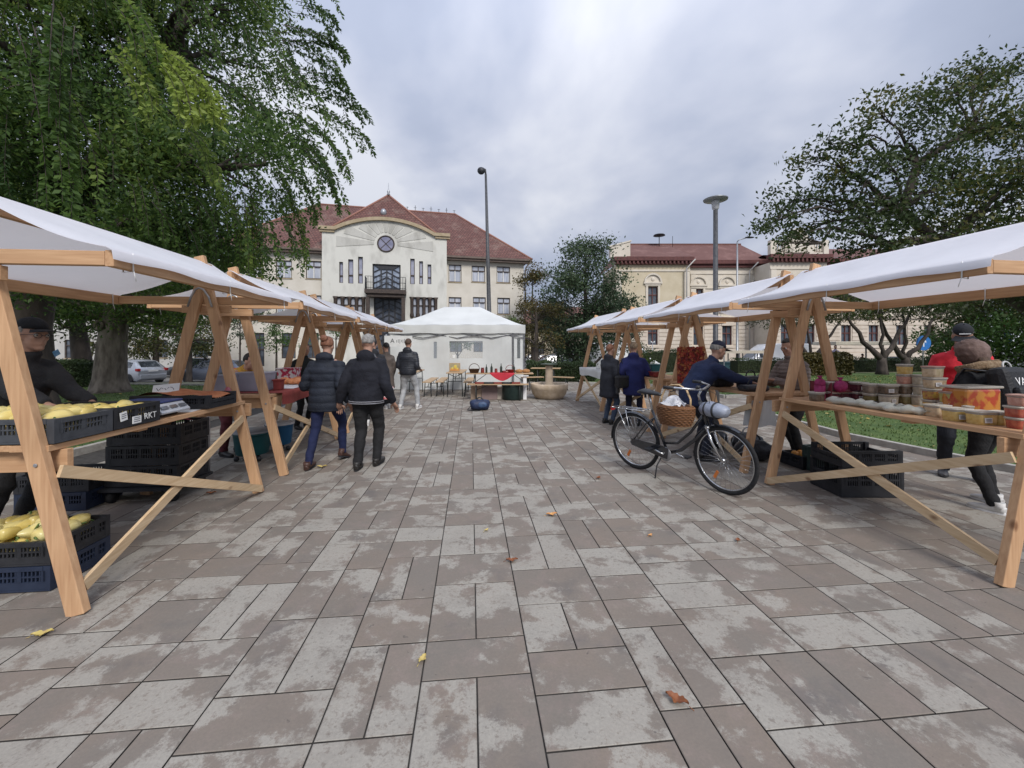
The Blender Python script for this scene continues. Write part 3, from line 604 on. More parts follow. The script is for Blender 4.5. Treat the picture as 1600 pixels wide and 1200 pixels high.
TIN = tiles('red_sheet_roof', (0.36, 0.155, 0.125), (0.40, 0.18, 0.15), (0.44, 0.26, 0.22), .7, 9, .3)
def wall(mb, x0, x1, z0, z1, holes, y=0.0, rev=.2):
    xs = sorted({x0, x1} | {h[i] for h in holes for i in (0, 1) if x0 < h[i] < x1}); zs = sorted({z0, z1} | {h[i] for h in holes for i in (2, 3) if z0 < h[i] < z1})
    for a, b in zip(xs, xs[1:]):
        for c, d in zip(zs, zs[1:]):
            mx_, mz = (a + b) / 2, (c + d) / 2
            if any(h[0] < mx_ < h[1] and h[2] < mz < h[3] for h in holes): continue
            mb.add([(a, y, c), (b, y, c), (b, y, d), (a, y, d)], [(0, 1, 2, 3)], False)
    for a, b, c, d in holes:
        mb.add([(a, y, c), (b, y, c), (b, y, d), (a, y, d), (a, y + rev, c), (b, y + rev, c), (b, y + rev, d), (a, y + rev, d)], [(0, 4, 5, 1), (1, 5, 6, 2), (2, 6, 7, 3), (3, 7, 4, 0)], False)
def window(par, a, b, c, d, y=0.0, dep=.12, fm=DKW, pm=CURT, split=.68, mull=1, im=None, sill=True, fw=.07):
    m = MB(); y0, y1 = y + dep - .05, y + dep + .03
    m.bb(a, a + fw, y0, y1, c, d); m.bb(b - fw, b, y0, y1, c, d); m.bb(a + fw, b - fw, y0, y1, d - fw, d); m.bb(a + fw, b - fw, y0, y1, c, c + fw)
    zt = c + (d - c) * split
    if split < 1: m.bb(a + fw, b - fw, y0 - .01, y1, zt - .05, zt + .05)
    for k in range(mull):
        x = a + (b - a) * (k + 1) / (mull + 1); m.bb(x - .035, x + .035, y0 + .005, y1, zt + .05 if split < 1 else c + fw, d - fw)
    f = None
    m.m = 1
    if split < 1:
        for k in range(mull):
            x = a + (b - a) * (k + 1) / (mull + 1); m.bb(x - .045, x + .045, y0 + .005, y1, c + fw, zt - .05)
        if im:
            for (p, q) in ((a + fw, a + fw + .05), (b - fw - .05, b - fw)): m.bb(p, q, y0 + .01, y1, c + fw, zt - .05)
    f = m.build('window', [fm, im or fm], par)
    MB().bb(a + .02, b - .02, y + dep + .035, y + dep + .06, c + .02, d - .02).build('pane', pm, f)
    if sill: MB().bb(a - .06, b + .06, y - .06, y + dep - .06, c - .07, c - .003).build('sill', TRIMB, f)
    return f
# --- white hall with the arched gable
RC = Vector((1.2, 42.0)); ex = Vector((.974, .228)).normalized(); ey = Vector((-ex.y, ex.x))
def sraw(px, dep=0.0):
    k = (px - 800) / F; q = RC + ey * dep; return (k * q.y - q.x) / (ex.x - k * ex.y)
WD = -sraw(352); ORG = RC - ex * WD
def fac(px, py, dep=0.0):
    s = sraw(px, dep); q = RC + ey * dep + ex * s; return (s + WD, H0 - (py - 544) / F * q.y)
hall = thing('white_hall', 'cream two storey hall with arched gable, round window and red tiled hip roof', 'building', (ORG.x, ORG.y, 0), math.atan2(ex.y, ex.x))
def fr(x0, x1, y0, y1, dep=0.0):
    a, d = fac(x0, y0, dep); b, c = fac(x1, y1, dep); return (a, b, c, d)
ze = fac(750, 403)[1]; zsh = fac(600, 369)[1]
xl, xr_ = fac(503, 400, -1.0)[0], fac(698, 400, -1.0)[0]
side_w = [(391, 411, 405, 434), (431, 456, 406, 435), (478, 503 - 1, 407, 436), (699 + 2, 721, 413, 441), (737, 758, 415, 441), (776, 797, 416, 442)]
low_w = [(391, 411, 461, 490), (431, 456, 461, 490), (479, 502, 461, 490), (701, 721, 464, 491), (739, 759, 464, 491), (777, 797, 465, 491)]
holes = [fr(*q) for q in side_w + low_w]
gw = [(397, 413, 520, 572), (440, 462, 520, 560), (478, 498, 520, 560), (703, 722, 520, 550), (740, 760, 520, 550), (778, 798, 520, 550)]
gholes = [fr(*q) for q in gw]
m = MB()
wall(m, 0, xl, -.65, ze, [h for h in holes + gholes if h[1] < xl]); wall(m, xr_, WD, -.65, ze, [h for h in holes + gholes if h[0] > xr_])
m.add([(WD, 0, -.65), (WD, 13, -.65), (WD, 13, ze), (WD, 0, ze)], [(0, 1, 2, 3)]); m.add([(0, 0, 0), (0, 13, 0), (0, 13, ze), (0, 0, ze)], [(3, 2, 1, 0)]); m.add([(0, 13, 0), (WD, 13, 0), (WD, 13, ze), (0, 13, ze)], [(3, 2, 1, 0)])
m.build('wall', PLAS, hall, fix=False)
for i, h in enumerate(holes): window(hall, *h, im=WFR)
for h in gholes: window(hall, *h, pm=DGL, split=.5, sill=False)
# centre: projecting weathered wall under the arch
yc = -1.0
nar = [(530, 536, 409, 442), (544, 552, 405, 443), (559.5, 567, 401, 443), (641, 648, 404, 444), (655, 661, 408, 444), (668, 674, 413, 444)]
wide = [(524, 568, 463, 496), (643.5, 681, 464, 497)]
door1 = fr(582, 626, 412, 453, yc); door2 = fr(584, 631, 461, 572, yc)
chol = [fr(*q, yc) for q in nar + wide] + [door1, door2]
m = MB(); wall(m, xl, xr_, -.65, zsh, chol, yc, .3)
for x, sgn in ((xl, 1), (xr_, -1)): m.add([(x, yc, -.65), (x, 0, -.65), (x, 0, zsh), (x, yc, zsh)], [(0, 1, 2, 3)])
# arch
ax0, ax1 = fac(522, 369, yc)[0], fac(679, 375, yc)[0]; axm = (ax0 + ax1) / 2; ztop = fac(603, 345, yc)[1]; rise = ztop - zsh; hw = (ax1 - ax0) / 2; Ra = (hw * hw + rise * rise) / (2 * rise); a_ = math.asin(min(1, hw / Ra))
arc = [(axm + Ra * math.sin(-a_ + 2 * a_ * i / 28), ztop - Ra + Ra * math.cos(-a_ + 2 * a_ * i / 28)) for i in range(29)]
m.prism(arc, yc, yc + .5)
m.build('gable_wall', PLASW, hall, fix=False)
m = MB()
for p, q in zip(arc, arc[1:]): m.beam((p[0], yc + .1, p[1] + .13), (q[0], yc + .1, q[1] + .13), .3, .75)
for a, b in ((xl - .3, ax0 + .05), (ax1 - .05, xr_ + .3)): m.bb(a, b, yc - .28, yc + .5, zsh + .002, zsh + .3); m.bb(a + .1, b, yc - .16, yc + .4, zsh - .2, zsh)
m.build('arch_cornice', TRIMB, hall)
rc = fac(603, 381, yc)
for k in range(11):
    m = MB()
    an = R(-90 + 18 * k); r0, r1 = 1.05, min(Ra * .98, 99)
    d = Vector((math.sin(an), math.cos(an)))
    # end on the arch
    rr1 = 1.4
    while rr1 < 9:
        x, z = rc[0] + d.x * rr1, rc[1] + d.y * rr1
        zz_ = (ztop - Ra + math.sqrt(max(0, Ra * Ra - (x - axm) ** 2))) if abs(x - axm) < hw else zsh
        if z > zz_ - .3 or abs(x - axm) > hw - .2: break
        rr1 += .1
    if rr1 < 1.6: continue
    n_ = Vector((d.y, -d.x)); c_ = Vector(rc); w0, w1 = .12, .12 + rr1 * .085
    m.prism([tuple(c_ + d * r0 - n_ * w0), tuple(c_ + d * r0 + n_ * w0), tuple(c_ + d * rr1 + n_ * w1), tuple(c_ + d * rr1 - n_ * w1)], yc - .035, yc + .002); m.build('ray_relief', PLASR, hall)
m = MB(); m.tor((rc[0], yc - .02, rc[1]), .72, (.07, .08), 'y', 30, 8); f = m.build('round_window', DKW, hall)
m = MB(); m.prism([(rc[0] + .7 * math.cos(k * math.pi / 15), rc[1] + .7 * math.sin(k * math.pi / 15)) for k in range(30)], yc - .03, yc + .02); m.build('pane', mat('violet_glass', (.16, .16, .24), (.26, .26, .34), .12, 2, spec=.8), f)
m = MB()
for s_ in (-1, 1): m.beam((rc[0] - .5, yc - .045, rc[1] - .5 * s_), (rc[0] + .5, yc - .045, rc[1] + .5 * s_), .06, .03)
m.build('glazing_bar', DKW, f)
for q in nar:
    window(hall, *fr(*q, yc), y=yc, dep=.2, split=.35, mull=0, pm=mat('violet_glass2', (.26, .27, .36), (.36, .37, .45), .12, 2, spec=.8), sill=False, fw=.06)
for q in wide:
    h = fr(*q, yc); f = window(hall, *h, y=yc, dep=.24, split=.6, mull=3, pm=CURT, sill=False, fw=.12)
    m = MB(); n = 3
    for k in range(n + 2):
        x = h[0] + (h[1] - h[0]) * k / (n + 1); m.lathe([(.16, h[2]), (.2, h[2] + .2), (.15, h[2] + .5), (.16, h[3] - .2), (.24, h[3])], (x, yc + .02, 0), 10)
    m.build('column', DKW, hall)
def chevron(h, y, name, gm, parent):
    m = MB(); a, b, c, d = h; mid = (a + b) / 2; w3 = (b - a)
    f = MB()
    for x in (a + .06, a + w3 * .3, mid, a + w3 * .7, b - .06): f.bb(x - .06, x + .06, y, y + .08, c, d - (.35 if abs(x - mid) < w3 * .25 else 0))
    f.bb(a, b, y + .01, y + .07, c, c + .12)
    k = c + .1
    while k < d - .5:
        for s_, x0 in ((1, a), (-1, b)):
            f.beam((x0, y + .03, k - .1), (mid, y + .03, k + .55), .075, .05)
        k += .52
    f.prism([(a, d), (a + w3 * .28, d - .45), (b - w3 * .28, d - .45), (b, d), (b, d + .02), (a, d + .02)], y - .01, y + .09)
    fo = f.build(name, IRON, parent); MB().bb(a + .02, b - .02, y + .1, y + .13, c, d - .02).build('pane', gm, fo)
chevron(door1, yc + .16, 'balcony_door', BGL, hall); chevron(door2, yc + .16, 'entrance_door', mat('slate_glass', (.05, .06, .085), (.11, .12, .15), .15, 2, spec=.8), hall)
# portal and balcony
m = MB(); b0, zb0 = fac(572, 460, yc); b1, _ = fac(635, 460, yc); zb = fac(600, 455, yc)[1]
m.bb(b0, b1, yc - 1.3, yc - .002, zb - .35, zb); m.bb(b0 + .2, b1 - .2, yc - 1.1, yc - .002, zb - .65, zb - .352)
for x in (b0 + .25, b1 - .25): m.bb(x - .16, x + .16, yc - 1.05, yc - .75, 3.2, zb - .66); m.lathe([(.18, 2.4), (.45, 2.9), (.5, 3.2)], (x, yc - .9, 0), 12); m.bb(x - .2, x + .2, yc - 1.1, yc - .7, 0, 2.4)
bal = m.build('balcony', DKW, hall)
m = MB(); zr = zb + 1.15
for x in np.linspace(b0 + .05, b1 - .05, 15): m.tube([(x, yc - 1.22, zb), (x, yc - 1.22, zr)], .018, 5)
for yy in np.linspace(yc - 1.22, yc - .05, 5):
    for x in (b0 + .05, b1 - .05): m.tube([(x, yy, zb), (x, yy, zr)], .02, 5)
for z in (zr, zb + .12, zb + .62): m.tube([(b0 + .05, yc - .03, z), (b0 + .05, yc - 1.22, z), (b1 - .05, yc - 1.22, z), (b1 - .05, yc - .03, z)], .022, 5)
m.build('railing', IRON, bal)
# roof
r1x, r1z = fac(711, 332, 6.5); r0x, r0z = fac(498, 322, 6.5); r0z = r1z = (r1z + r0z) / 2
oh = .7; m = MB()
E0, E1, E2, E3 = (-oh, -oh, ze - .05), (WD + oh, -oh, ze - .05), (WD + oh, 13 + oh, ze - .05), (-oh, 13 + oh, ze - .05); Q0, Q1 = (r0x, 6.5, r0z), (r1x, 6.5, r1z)
m.add([E0, E1, E2, E3, Q0, Q1], [(0, 1, 5, 4), (1, 2, 5), (2, 3, 4, 5), (3, 0, 4)])
px0, pz = fac(508, 364, -.6); px1, _ = fac(689, 369, -.6); pax, paz = fac(607, 305, 3.2); pz = zsh + .05
m.add([(px0, -.58, pz), (px1, -.58, pz), (px1, 7.5, pz), (px0, 7.5, pz), (pax, 3.2, paz)], [(0, 1, 4), (1, 2, 4), (3, 0, 4)])
roof = m.build('roof', TILE, hall, fix=False)
m = MB()
def rt(a, b, r_=.11): m.tube([a, b], r_, 7)
rt(Q0, Q1); rt(E0, Q0); rt(E1, Q1); rt((px0, -.58, pz), (pax, 3.2, paz)); rt((px1, -.58, pz), (pax, 3.2, paz)); rt(E2, Q1); m.build('ridge_tiles', mat('ridge_tile', (.24, .11, .085), (.30, .15, .11), .8, 6), roof)
m = MB(); m.lathe([(.22, 0), (.1, .25), (.16, .4), (.05, .6), (.02, 1.3), (0, 1.32)], (pax, 3.2, paz - .05), 10); m.ell((pax - .35, 1.35, pz + (paz - pz) * .45 + .35), (.3, .3, .38)); m.build('finial', mat('zinc', (.30, .31, .33), (.40, .41, .43), .4, 10, metal=.5), roof)
m = MB()
for k, x in enumerate(np.linspace(r1x - 5.3, r1x - .1, 7)): m.tube([(x, 6.5, r1z), (x, 6.5, r1z + .45 + .2 * (k % 2))], .03, 5); m.tube([(x - .15, 6.5, r1z + .4), (x + .15, 6.5, r1z + .4)], .02, 5)
m.build('lightning_rod', IRON, roof)
m = MB(); m.bb(-oh, xl - .01, -oh, -oh + .16, ze - .22, ze - .04); m.bb(-oh + .1, xl - .02, -oh + .155, 0, ze - .42, ze - .1); m.build('eaves', GUT, hall)
m = MB(); m.bb(xr_ + .01, WD + oh, -oh, -oh + .16, ze - .22, ze - .04); m.bb(xr_ + .02, WD + oh - .1, -oh + .155, 0, ze - .42, ze - .1); m.build('eaves', GUT, hall)
m = MB()
m.tube([(WD + oh - .1, -oh + .05, ze - .2), (WD + .2, -.2, ze - .8), (WD + .12, -.12, ze - 1.3), (WD + .12, -.12, .1)], .07, 7); m.build('downpipe', GUT, hall)
# --- far pale house behind the trees at the left
hs = thing('grey_house', 'pale grey low building behind the trees at the far left', 'building', (-46, 36, RZ), R(14))
m = MB(); wins = [(2 + 3.4 * k, 3.2 + 3.4 * k, 1.2, 2.9) for k in range(6)]; wall(m, 0, 24, 0, 7.5, wins); m.add([(24, 0, 0), (24, 9, 0), (24, 9, 7.5), (24, 0, 7.5)], [(0, 1, 2, 3)]); m.build('wall', mat('plaster_grey', (.40, .39, .37), (.47, .46, .44), .9, 1), hs, fix=False)
for h in wins: window(hs, *h, pm=DGL)
MB().add([(-.5, -.6, 7.5), (24.5, -.6, 7.5), (24.5, 9.6, 7.5), (-.5, 9.6, 7.5), (3, 4.5, 11), (21, 4.5, 11)], [(0, 1, 5, 4), (1, 2, 5), (2, 3, 4, 5), (3, 0, 4)]).build('roof', TILE, hs)

# --- cream museum like building with red sheet roof
SAND = mat('stucco_sand', (0.52, 0.445, 0.31), (0.59, 0.515, 0.38), .9, 1.2, bump=.25, bscale=12)
STON = mat('pink_stone', (0.57, 0.49, 0.40), (0.66, 0.58, 0.49), .9, 1.5, bump=.3, bscale=10)
STUC = mat('pale_stucco', (0.60, 0.54, 0.45), (0.68, 0.62, 0.53), .9, 1.2, bump=.2)
CORN = mat('dark_red_cornice', (0.085, 0.030, 0.028), (0.13, 0.045, 0.04), .7, 4)
mus = thing('cream_building', 'long cream building with red sheet roof, arched window heads and banded stone ground floor', 'building', (11.6, 43, 0))
def xz(px, py, Y): q = P(px, py, Y); return q.x - 11.6, q.z
secs = [('side_block', 962, 1078, 43.0, SAND), ('middle_wing', 1078, 1203, 44.6, STUC), ('pavilion', 1203, 1292, 41.8, STUC), ('far_wing', 1292, 1520, 43.6, STUC)]
zc, zs = 10.25, 4.65
upw = {0: [(1020, 0)], 1: [(1080 + 11, 0), (1136, 0), (1186, 0)], 2: [(1228, 0), (1265, 0)], 3: [(1322, 0), (1365, 0), (1408, 0), (1452, 0), (1496, 0)]}
for si, (nm, pa, pb, Y, sm) in enumerate(secs):
    x0, x1 = xz(pa, 0, Y)[0], xz(pb, 0, Y)[0]; yy = Y - 43; hw_ = .52
    up, lo_ = [], []
    for px, _ in upw[si]:
        xc = xz(px, 0, Y)[0]
        up.append((xc - hw_, xc + hw_, 5.7, 7.95)); lo_.append((xc - hw_, xc + hw_, 1.75, 3.95))
    m = MB(); wall(m, x0, x1, zs, zc, up, yy, .25)
    if si in (0, 2): m.add([(x0, yy, 0), (x0, yy + 6, 0), (x0, yy + 6, zc), (x0, yy, zc)], [(3, 2, 1, 0)]); m.add([(x1, yy, 0), (x1, yy + 3, 0), (x1, yy + 3, zc), (x1, yy, zc)], [(0, 1, 2, 3)])
    m.build('upper_wall', sm, mus, fix=False)
    m = MB(); wall(m, x0, x1, -.65, zs, lo_, yy, .25)
    z = 1.1
    while z < zs - .3:      # banded rustication, broken at the windows
        xs_ = sorted([x0 - .01, x1 + .01] + [v for h in lo_ for v in (h[0] - .12, h[1] + .12)])
        for a, b in zip(xs_[::2], xs_[1::2]):
            if any(h[2] - .2 < z < h[3] + .2 for h in lo_): m.bb(a, b, yy - .06, yy - .001, z, z + .34)
        if not any(h[2] - .2 < z < h[3] + .2 for h in lo_): m.bb(x0 - .01, x1 + .01, yy - .06, yy - .001, z, z + .34)
        z += .41
    m.bb(x0 - .08, x1 + .08, yy - .18, yy - .002, -.65, 1.0); m.bb(x0 - .1, x1 + .1, yy - .2, yy - .003, zs, zs + .25)
    m.build('banded_base', STON, mus)
    for h in up + lo_: window(mus, *h, y=yy, dep=.18, fm=mat('red_brown_frame', (.10, .035, .03), (.14, .05, .04), .6, 5), pm=DGL, split=.62, sill=False)
    for a, b, c, d in up:       # surrounds with arched heads
        m = MB()
        m.bb(a - .22, a - .002, yy - .09, yy - .002, c - .1, d + .1); m.bb(b + .002, b + .22, yy - .09, yy - .002, c - .1, d + .1); m.bb(a - .45, b + .45, yy - .2, yy - .003, d + .3, d + .46); m.bb(a - .3, b + .3, yy - .12, yy - .004, d + .1, d + .29); m.bb(a - .35, b + .35, yy - .2, yy - .002, c - .3, c - .11)
        mx_ = (a + b) / 2; ar = [(mx_ + .85 * math.cos(math.pi * k / 14), d + .47 + .85 * math.sin(math.pi * k / 14)) for k in range(15)]
        for p, q in zip(ar, ar[1:]): m.beam((p[0], yy - .1, p[1]), (q[0], yy - .1, q[1]), .17, .18)
        m.prism(ar, yy - .04, yy - .001); m.ell((mx_, yy - .05, d + .78), (.2, .08, .22), 10, 6); m.build('window_surround', STUC, mus)
    for a, b, c, d in lo_: m = MB(); m.bb(a - .12, b + .12, yy - .14, yy - .004, c - .22, c - .004); m.bb(a - .1, b + .1, yy - .1, yy - .005, d + .003, d + .35); m.build('window_surround', STON, mus)
    m = MB()
    m.bb(x0, x1, yy - .08, yy - .002, 9.55, 9.75); m.bb(x0, x1, yy - .1, yy - .003, 8.1 - .12, 8.1) if si in (1, 3) else None
    for x in (x0 + .35, x1 - .35): m.bb(x - .28, x + .28, yy - .1, yy - .005, zs + .26, 9.5)
    m.build('string_course', STUC, mus)
    m = MB(); m.bb(x0 - .25, x1 + .25, yy - .55, yy + .2, zc + .35, zc + .75); m.bb(x0 - .1, x1 + .1, yy - .3, yy + .1, zc, zc + .348)
    if si in (0, 2):
        for x in np.arange(x0, x1, .42): m.bb(x, x + .18, yy - .5, yy - .31, zc + .05, zc + .345)
    m.build('cornice', CORN, mus)
za = zc + .75
def X(px, Y): return xz(px, 0, Y)[0]
m = MB(); a, b = X(984, 43), X(1206, 44); bm_ = X(1082, 43); m.add([(a - .4, -.5, za), (bm_, -.5, za), (bm_, 7, za + 3.1), (a + 1.0, 7, za + 3.1)], [(0, 1, 2, 3)]); m.add([(bm_ - .01, 1.05, za), (b, 1.05, za), (b, 7, za + 3.1), (bm_ - .01, 7, za + 3.1)], [(0, 1, 2, 3)]); m.add([(bm_, -.5, za), (bm_, 1.1, za), (bm_, 7, za + 3.1)], [(0, 1, 2)]); m.bb(a + .9, b, 6.9, 7.2, za + 2.95, za + 3.25)
m.add([(a - .4, -.5, za), (a + 1.0, 7, za + 3.1), (a - 1, 12, za)], [(0, 1, 2)])
a2, b2 = X(1290, 43), X(1522, 43.6); m.add([(a2, 0, za), (b2, 0, za), (b2, 7, za + 2.6), (a2, 7, za + 2.6)], [(0, 1, 2, 3)])
a3, b3 = X(1208, 42), X(1292, 42); m.add([(a3 + .2, 1, za + .5), (b3 - .2, 1, za + .5), (b3 - 2.2, 5, za + 1.3), (a3 + 2.2, 5, za + 1.3), (a3 + .2, 9, za), (b3 - .2, 9, za)], [(0, 1, 2, 3), (1, 5, 2), (0, 3, 4), (3, 2, 5, 4)])
m.build('roof', TIN, mus, fix=False)
m = MB(); a, b = X(1203, 41.8), X(1292, 41.8)
m.bb(a, b, -1.3, -1.0, za, za + .25); m.bb(a, b, -1.35, -.95, za + 1.15, za + 1.35)
for x in np.linspace(a + .4, b - .4, 20): m.lathe([(.07, za + .25), (.13, za + .5), (.06, za + .8), (.1, za + 1.15)], (x, -1.15, 0), 8)
for x in (a + .2, (a + b) / 2 - 1.2, (a + b) / 2 + 1.2, b - .2): m.bb(x - .25, x + .25, -1.4, -.9, za, za + 1.5)
mx_ = X(1245, 41.8); pr = [(mx_ + 1.0 * math.cos(math.pi * k / 12), za + 1.5 + 1.2 * math.sin(math.pi * k / 12)) for k in range(13)]; m.prism([(mx_ + 1.2, za + .2)] + pr + [(mx_ - 1.2, za + .2)], -1.5, -1.1)
m.build('balustrade', STUC, mus)
m = MB(); a, b = X(953, 43), X(984, 43); m.prism([(a, za), (b, za), (b, za + 1.55), (b - .5, za + 1.6), (a + .5, za + 1.35), (a, za + 1.0)], -.2, .6); m.beam((a - .1, .2, za + 1.12), (b + .1, .2, za + 1.72), .14, .95); m.build('parapet', STUC, mus)
m = MB(); q = X(1030, 49); m.tube([(q, 6, za + 2.3), (q, 6, za + 3.9)], .05, 6); m.lathe([(.0, za + 3.95), (.7, za + 3.95), (.6, za + 4.08), (.1, za + 4.2), (0, za + 4.22)], (q, 6, 0), 14); m.tube([(q + 1.6, 6, za + 2.5), (q + 1.6, 6, za + 3.9)], .03, 5); m.build('siren', IRON, mus)
m = MB()
for px, Y in ((1072, 42.7), (1170, 44.2)): m.tube([(X(px, Y) + .8, Y - 43.4, za - .3), (X(px, Y), Y - 43.15, za - 1.2), (X(px, Y), Y - 43.15, .1)], .07, 7)
m.build('downpipe', mat('pipe_pale', (.42, .40, .37), (.46, .44, .41), .6, 5), mus)
# low far houses closing the gap
for (px, Y, wd, h, lb, cc) in [(862, 62, 17, 5, 'pale yellow low house far behind the parked cars', (.42, .36, .27)), (905, 75, 20, 7, 'pale house far away behind the small trees', (.40, .37, .33))]:
    t = thing('far_house', lb, 'building', (P(px, 0, Y).x - wd / 2, Y, RZ)); m = MB(); ws = [(1 + k * 2.6, 2.2 + k * 2.6, 1.2, 2.7) for k in range(int(wd / 2.7))]; wall(m, 0, wd, 0, h, ws); m.add([(0, 0, 0), (0, 7, 0), (0, 7, h), (0, 0, h)], [(3, 2, 1, 0)]); m.add([(wd, 0, 0), (wd, 7, 0), (wd, 7, h), (wd, 0, h)], [(0, 1, 2, 3)])
    m.build('wall', mat('house_wall' + lb[:9], cc, tuple(v * 1.12 for v in cc), .9, 1), t, fix=False)
    for q in ws: window(t, *q, pm=DGL, sill=False)
    MB().add([(-.4, -.5, h), (wd + .4, -.5, h), (wd + .4, 7.5, h), (-.4, 7.5, h), (1, 3.5, h + 3), (wd - 1, 3.5, h + 3)], [(0, 1, 5, 4), (1, 2, 5), (2, 3, 4, 5), (3, 0, 4)]).build('roof', TILE, t)

# ------------------------------------------------------------------ lamps, signs
STEEL = mat('galvanised', (.26, .27, .28), (.36, .37, .38), .45, 20, metal=.6); DKP = mat('dark_pole_paint', (.05, .052, .058), (.085, .087, .092), .5, 15)
def pole(m, x, y, z0, z1, r0, r1, dx=0): m.tube([(x, y, z0), (x, y, z0 + .02), (x + dx * .5, y, (z0 + z1) / 2), (x + dx, y, z1)], [r0 * 1.5, r0, (r0 + r1) / 2, r1], 12)
Y = 18.0; b = P(767, 0, Y); t = thing('street_lamp', 'tall thin street lamp behind the white tent, small head bent to the left', 'street lamp', (b.x, Y, 0)); top = P(759, 265, Y)
m = MB(); pole(m, 0, 0, 0, top.z - .2, .12, .05, top.x - b.x); m.tube([(top.x - b.x, 0, top.z - .25), (top.x - b.x - .02, 0, top.z), (top.x - b.x - .14, -.05, top.z + .04)], .04, 8); m.build('pole', DKP, t)
m = MB(); m.ell((top.x - b.x - .2, -.06, top.z - .08), (.17, .13, .16), 14, 8, Matrix.Rotation(R(25), 3, 'Y')); m.build('lamp_head', IRON, t)
Y = 9.6; b = P(1118, 0, Y); t = thing('park_lamp', 'dark park lamp post with flat disc top behind the right stalls', 'street lamp', (b.x, Y, 0)); zt = P(0, 310, Y).z
m = MB(); m.tube([(0, 0, 0), (0, 0, .9), (0, 0, .95), (0, 0, zt - .28)], [.085, .085, .058, .05], 14); m.build('pole', DKP, t)
m = MB(); m.lathe([(.04, zt - .28), (.075, zt - .24), (.09, zt - .1), (.1, zt - .06)], n=16); m.build('lamp_glass', mat('frosted_lens', (.45, .46, .48), (.5, .5, .52), .25, 5), t)
m = MB(); m.lathe([(.1, zt - .06), (.26, zt - .045), (.27, zt - .02), (.15, zt + .03), (0, zt + .045)], n=28); m.build('lamp_shade', mat('grey_shade', (.22, .23, .24), (.3, .31, .32), .4, 20, metal=.4), t)
Y = 30; b = P(1152, 0, Y); t = thing('street_lamp', 'slim pale street lamp before the cream building, head pointing right', 'street lamp', (b.x, Y, RZ)); zt = P(0, 378, Y).z - RZ
m = MB(); pole(m, 0, 0, 0, zt, .1, .05); m.tube([(0, 0, zt), (.1, 0, zt + .15), (.75, 0, zt + .32)], .04, 8); m.build('pole', STEEL, t); m = MB(); m.ell((.9, 0, zt + .33), (.35, .12, .07)); m.build('lamp_head', IRON, t)
BLUE = mat('sign_blue', (.03, .16, .48), (.04, .19, .53), .4, 9); WHT = mat('sign_white', (.75, .75, .75), (.8, .8, .8), .4, 9); REDS = mat('sign_red', (.5, .04, .03), (.55, .05, .04), .4, 9)
def sign(px, Y, py, r, label, stack=1):
    b = P(px, 0, Y); t = thing('traffic_sign', label, 'sign', (b.x, Y, 0)); z = P(0, py, Y).z
    MB().tube([(0, .04, 0), (0, .04, z + r)], .03, 8).build('post', STEEL, t)
    m = MB(); ring = [(r * math.cos(k * math.pi / 14), z + r * math.sin(k * math.pi / 14)) for k in range(28)]; m.prism(ring, -.012, .012); m.m = 1
    m.prism([(-.035, z - r * .5), (.035, z - r * .5), (.035, z + r * .2), (.15, z), (.15, z + .12), (0, z + r * .65), (-.15, z + .12), (-.15, z), (-.035, z + r * .2)], -.016, -.0125); m.build('plate', [BLUE, WHT], t)
    if stack > 1:
        m = MB(); m.prism([(0, z + r * 1.2), (.42, z + r * 1.2 + .7), (-.42, z + r * 1.2 + .7)], -.012, .012); m.m = 1; m.prism([(0, z + r * 1.2 + .16), (.27, z + r * 1.2 + .62), (-.27, z + r * 1.2 + .62)], -.016, -.0125); m.build('plate', [REDS, WHT], t)
sign(1443, 25, 536, .45, 'large round blue road sign left of the man in the red sweater'); sign(1574, 26, 528, .33, 'round blue road sign under a give way triangle above the backpack', 2)
sign(1038 - 18, 30, 535, .01, 'slim bare sign post beside the white van'); 

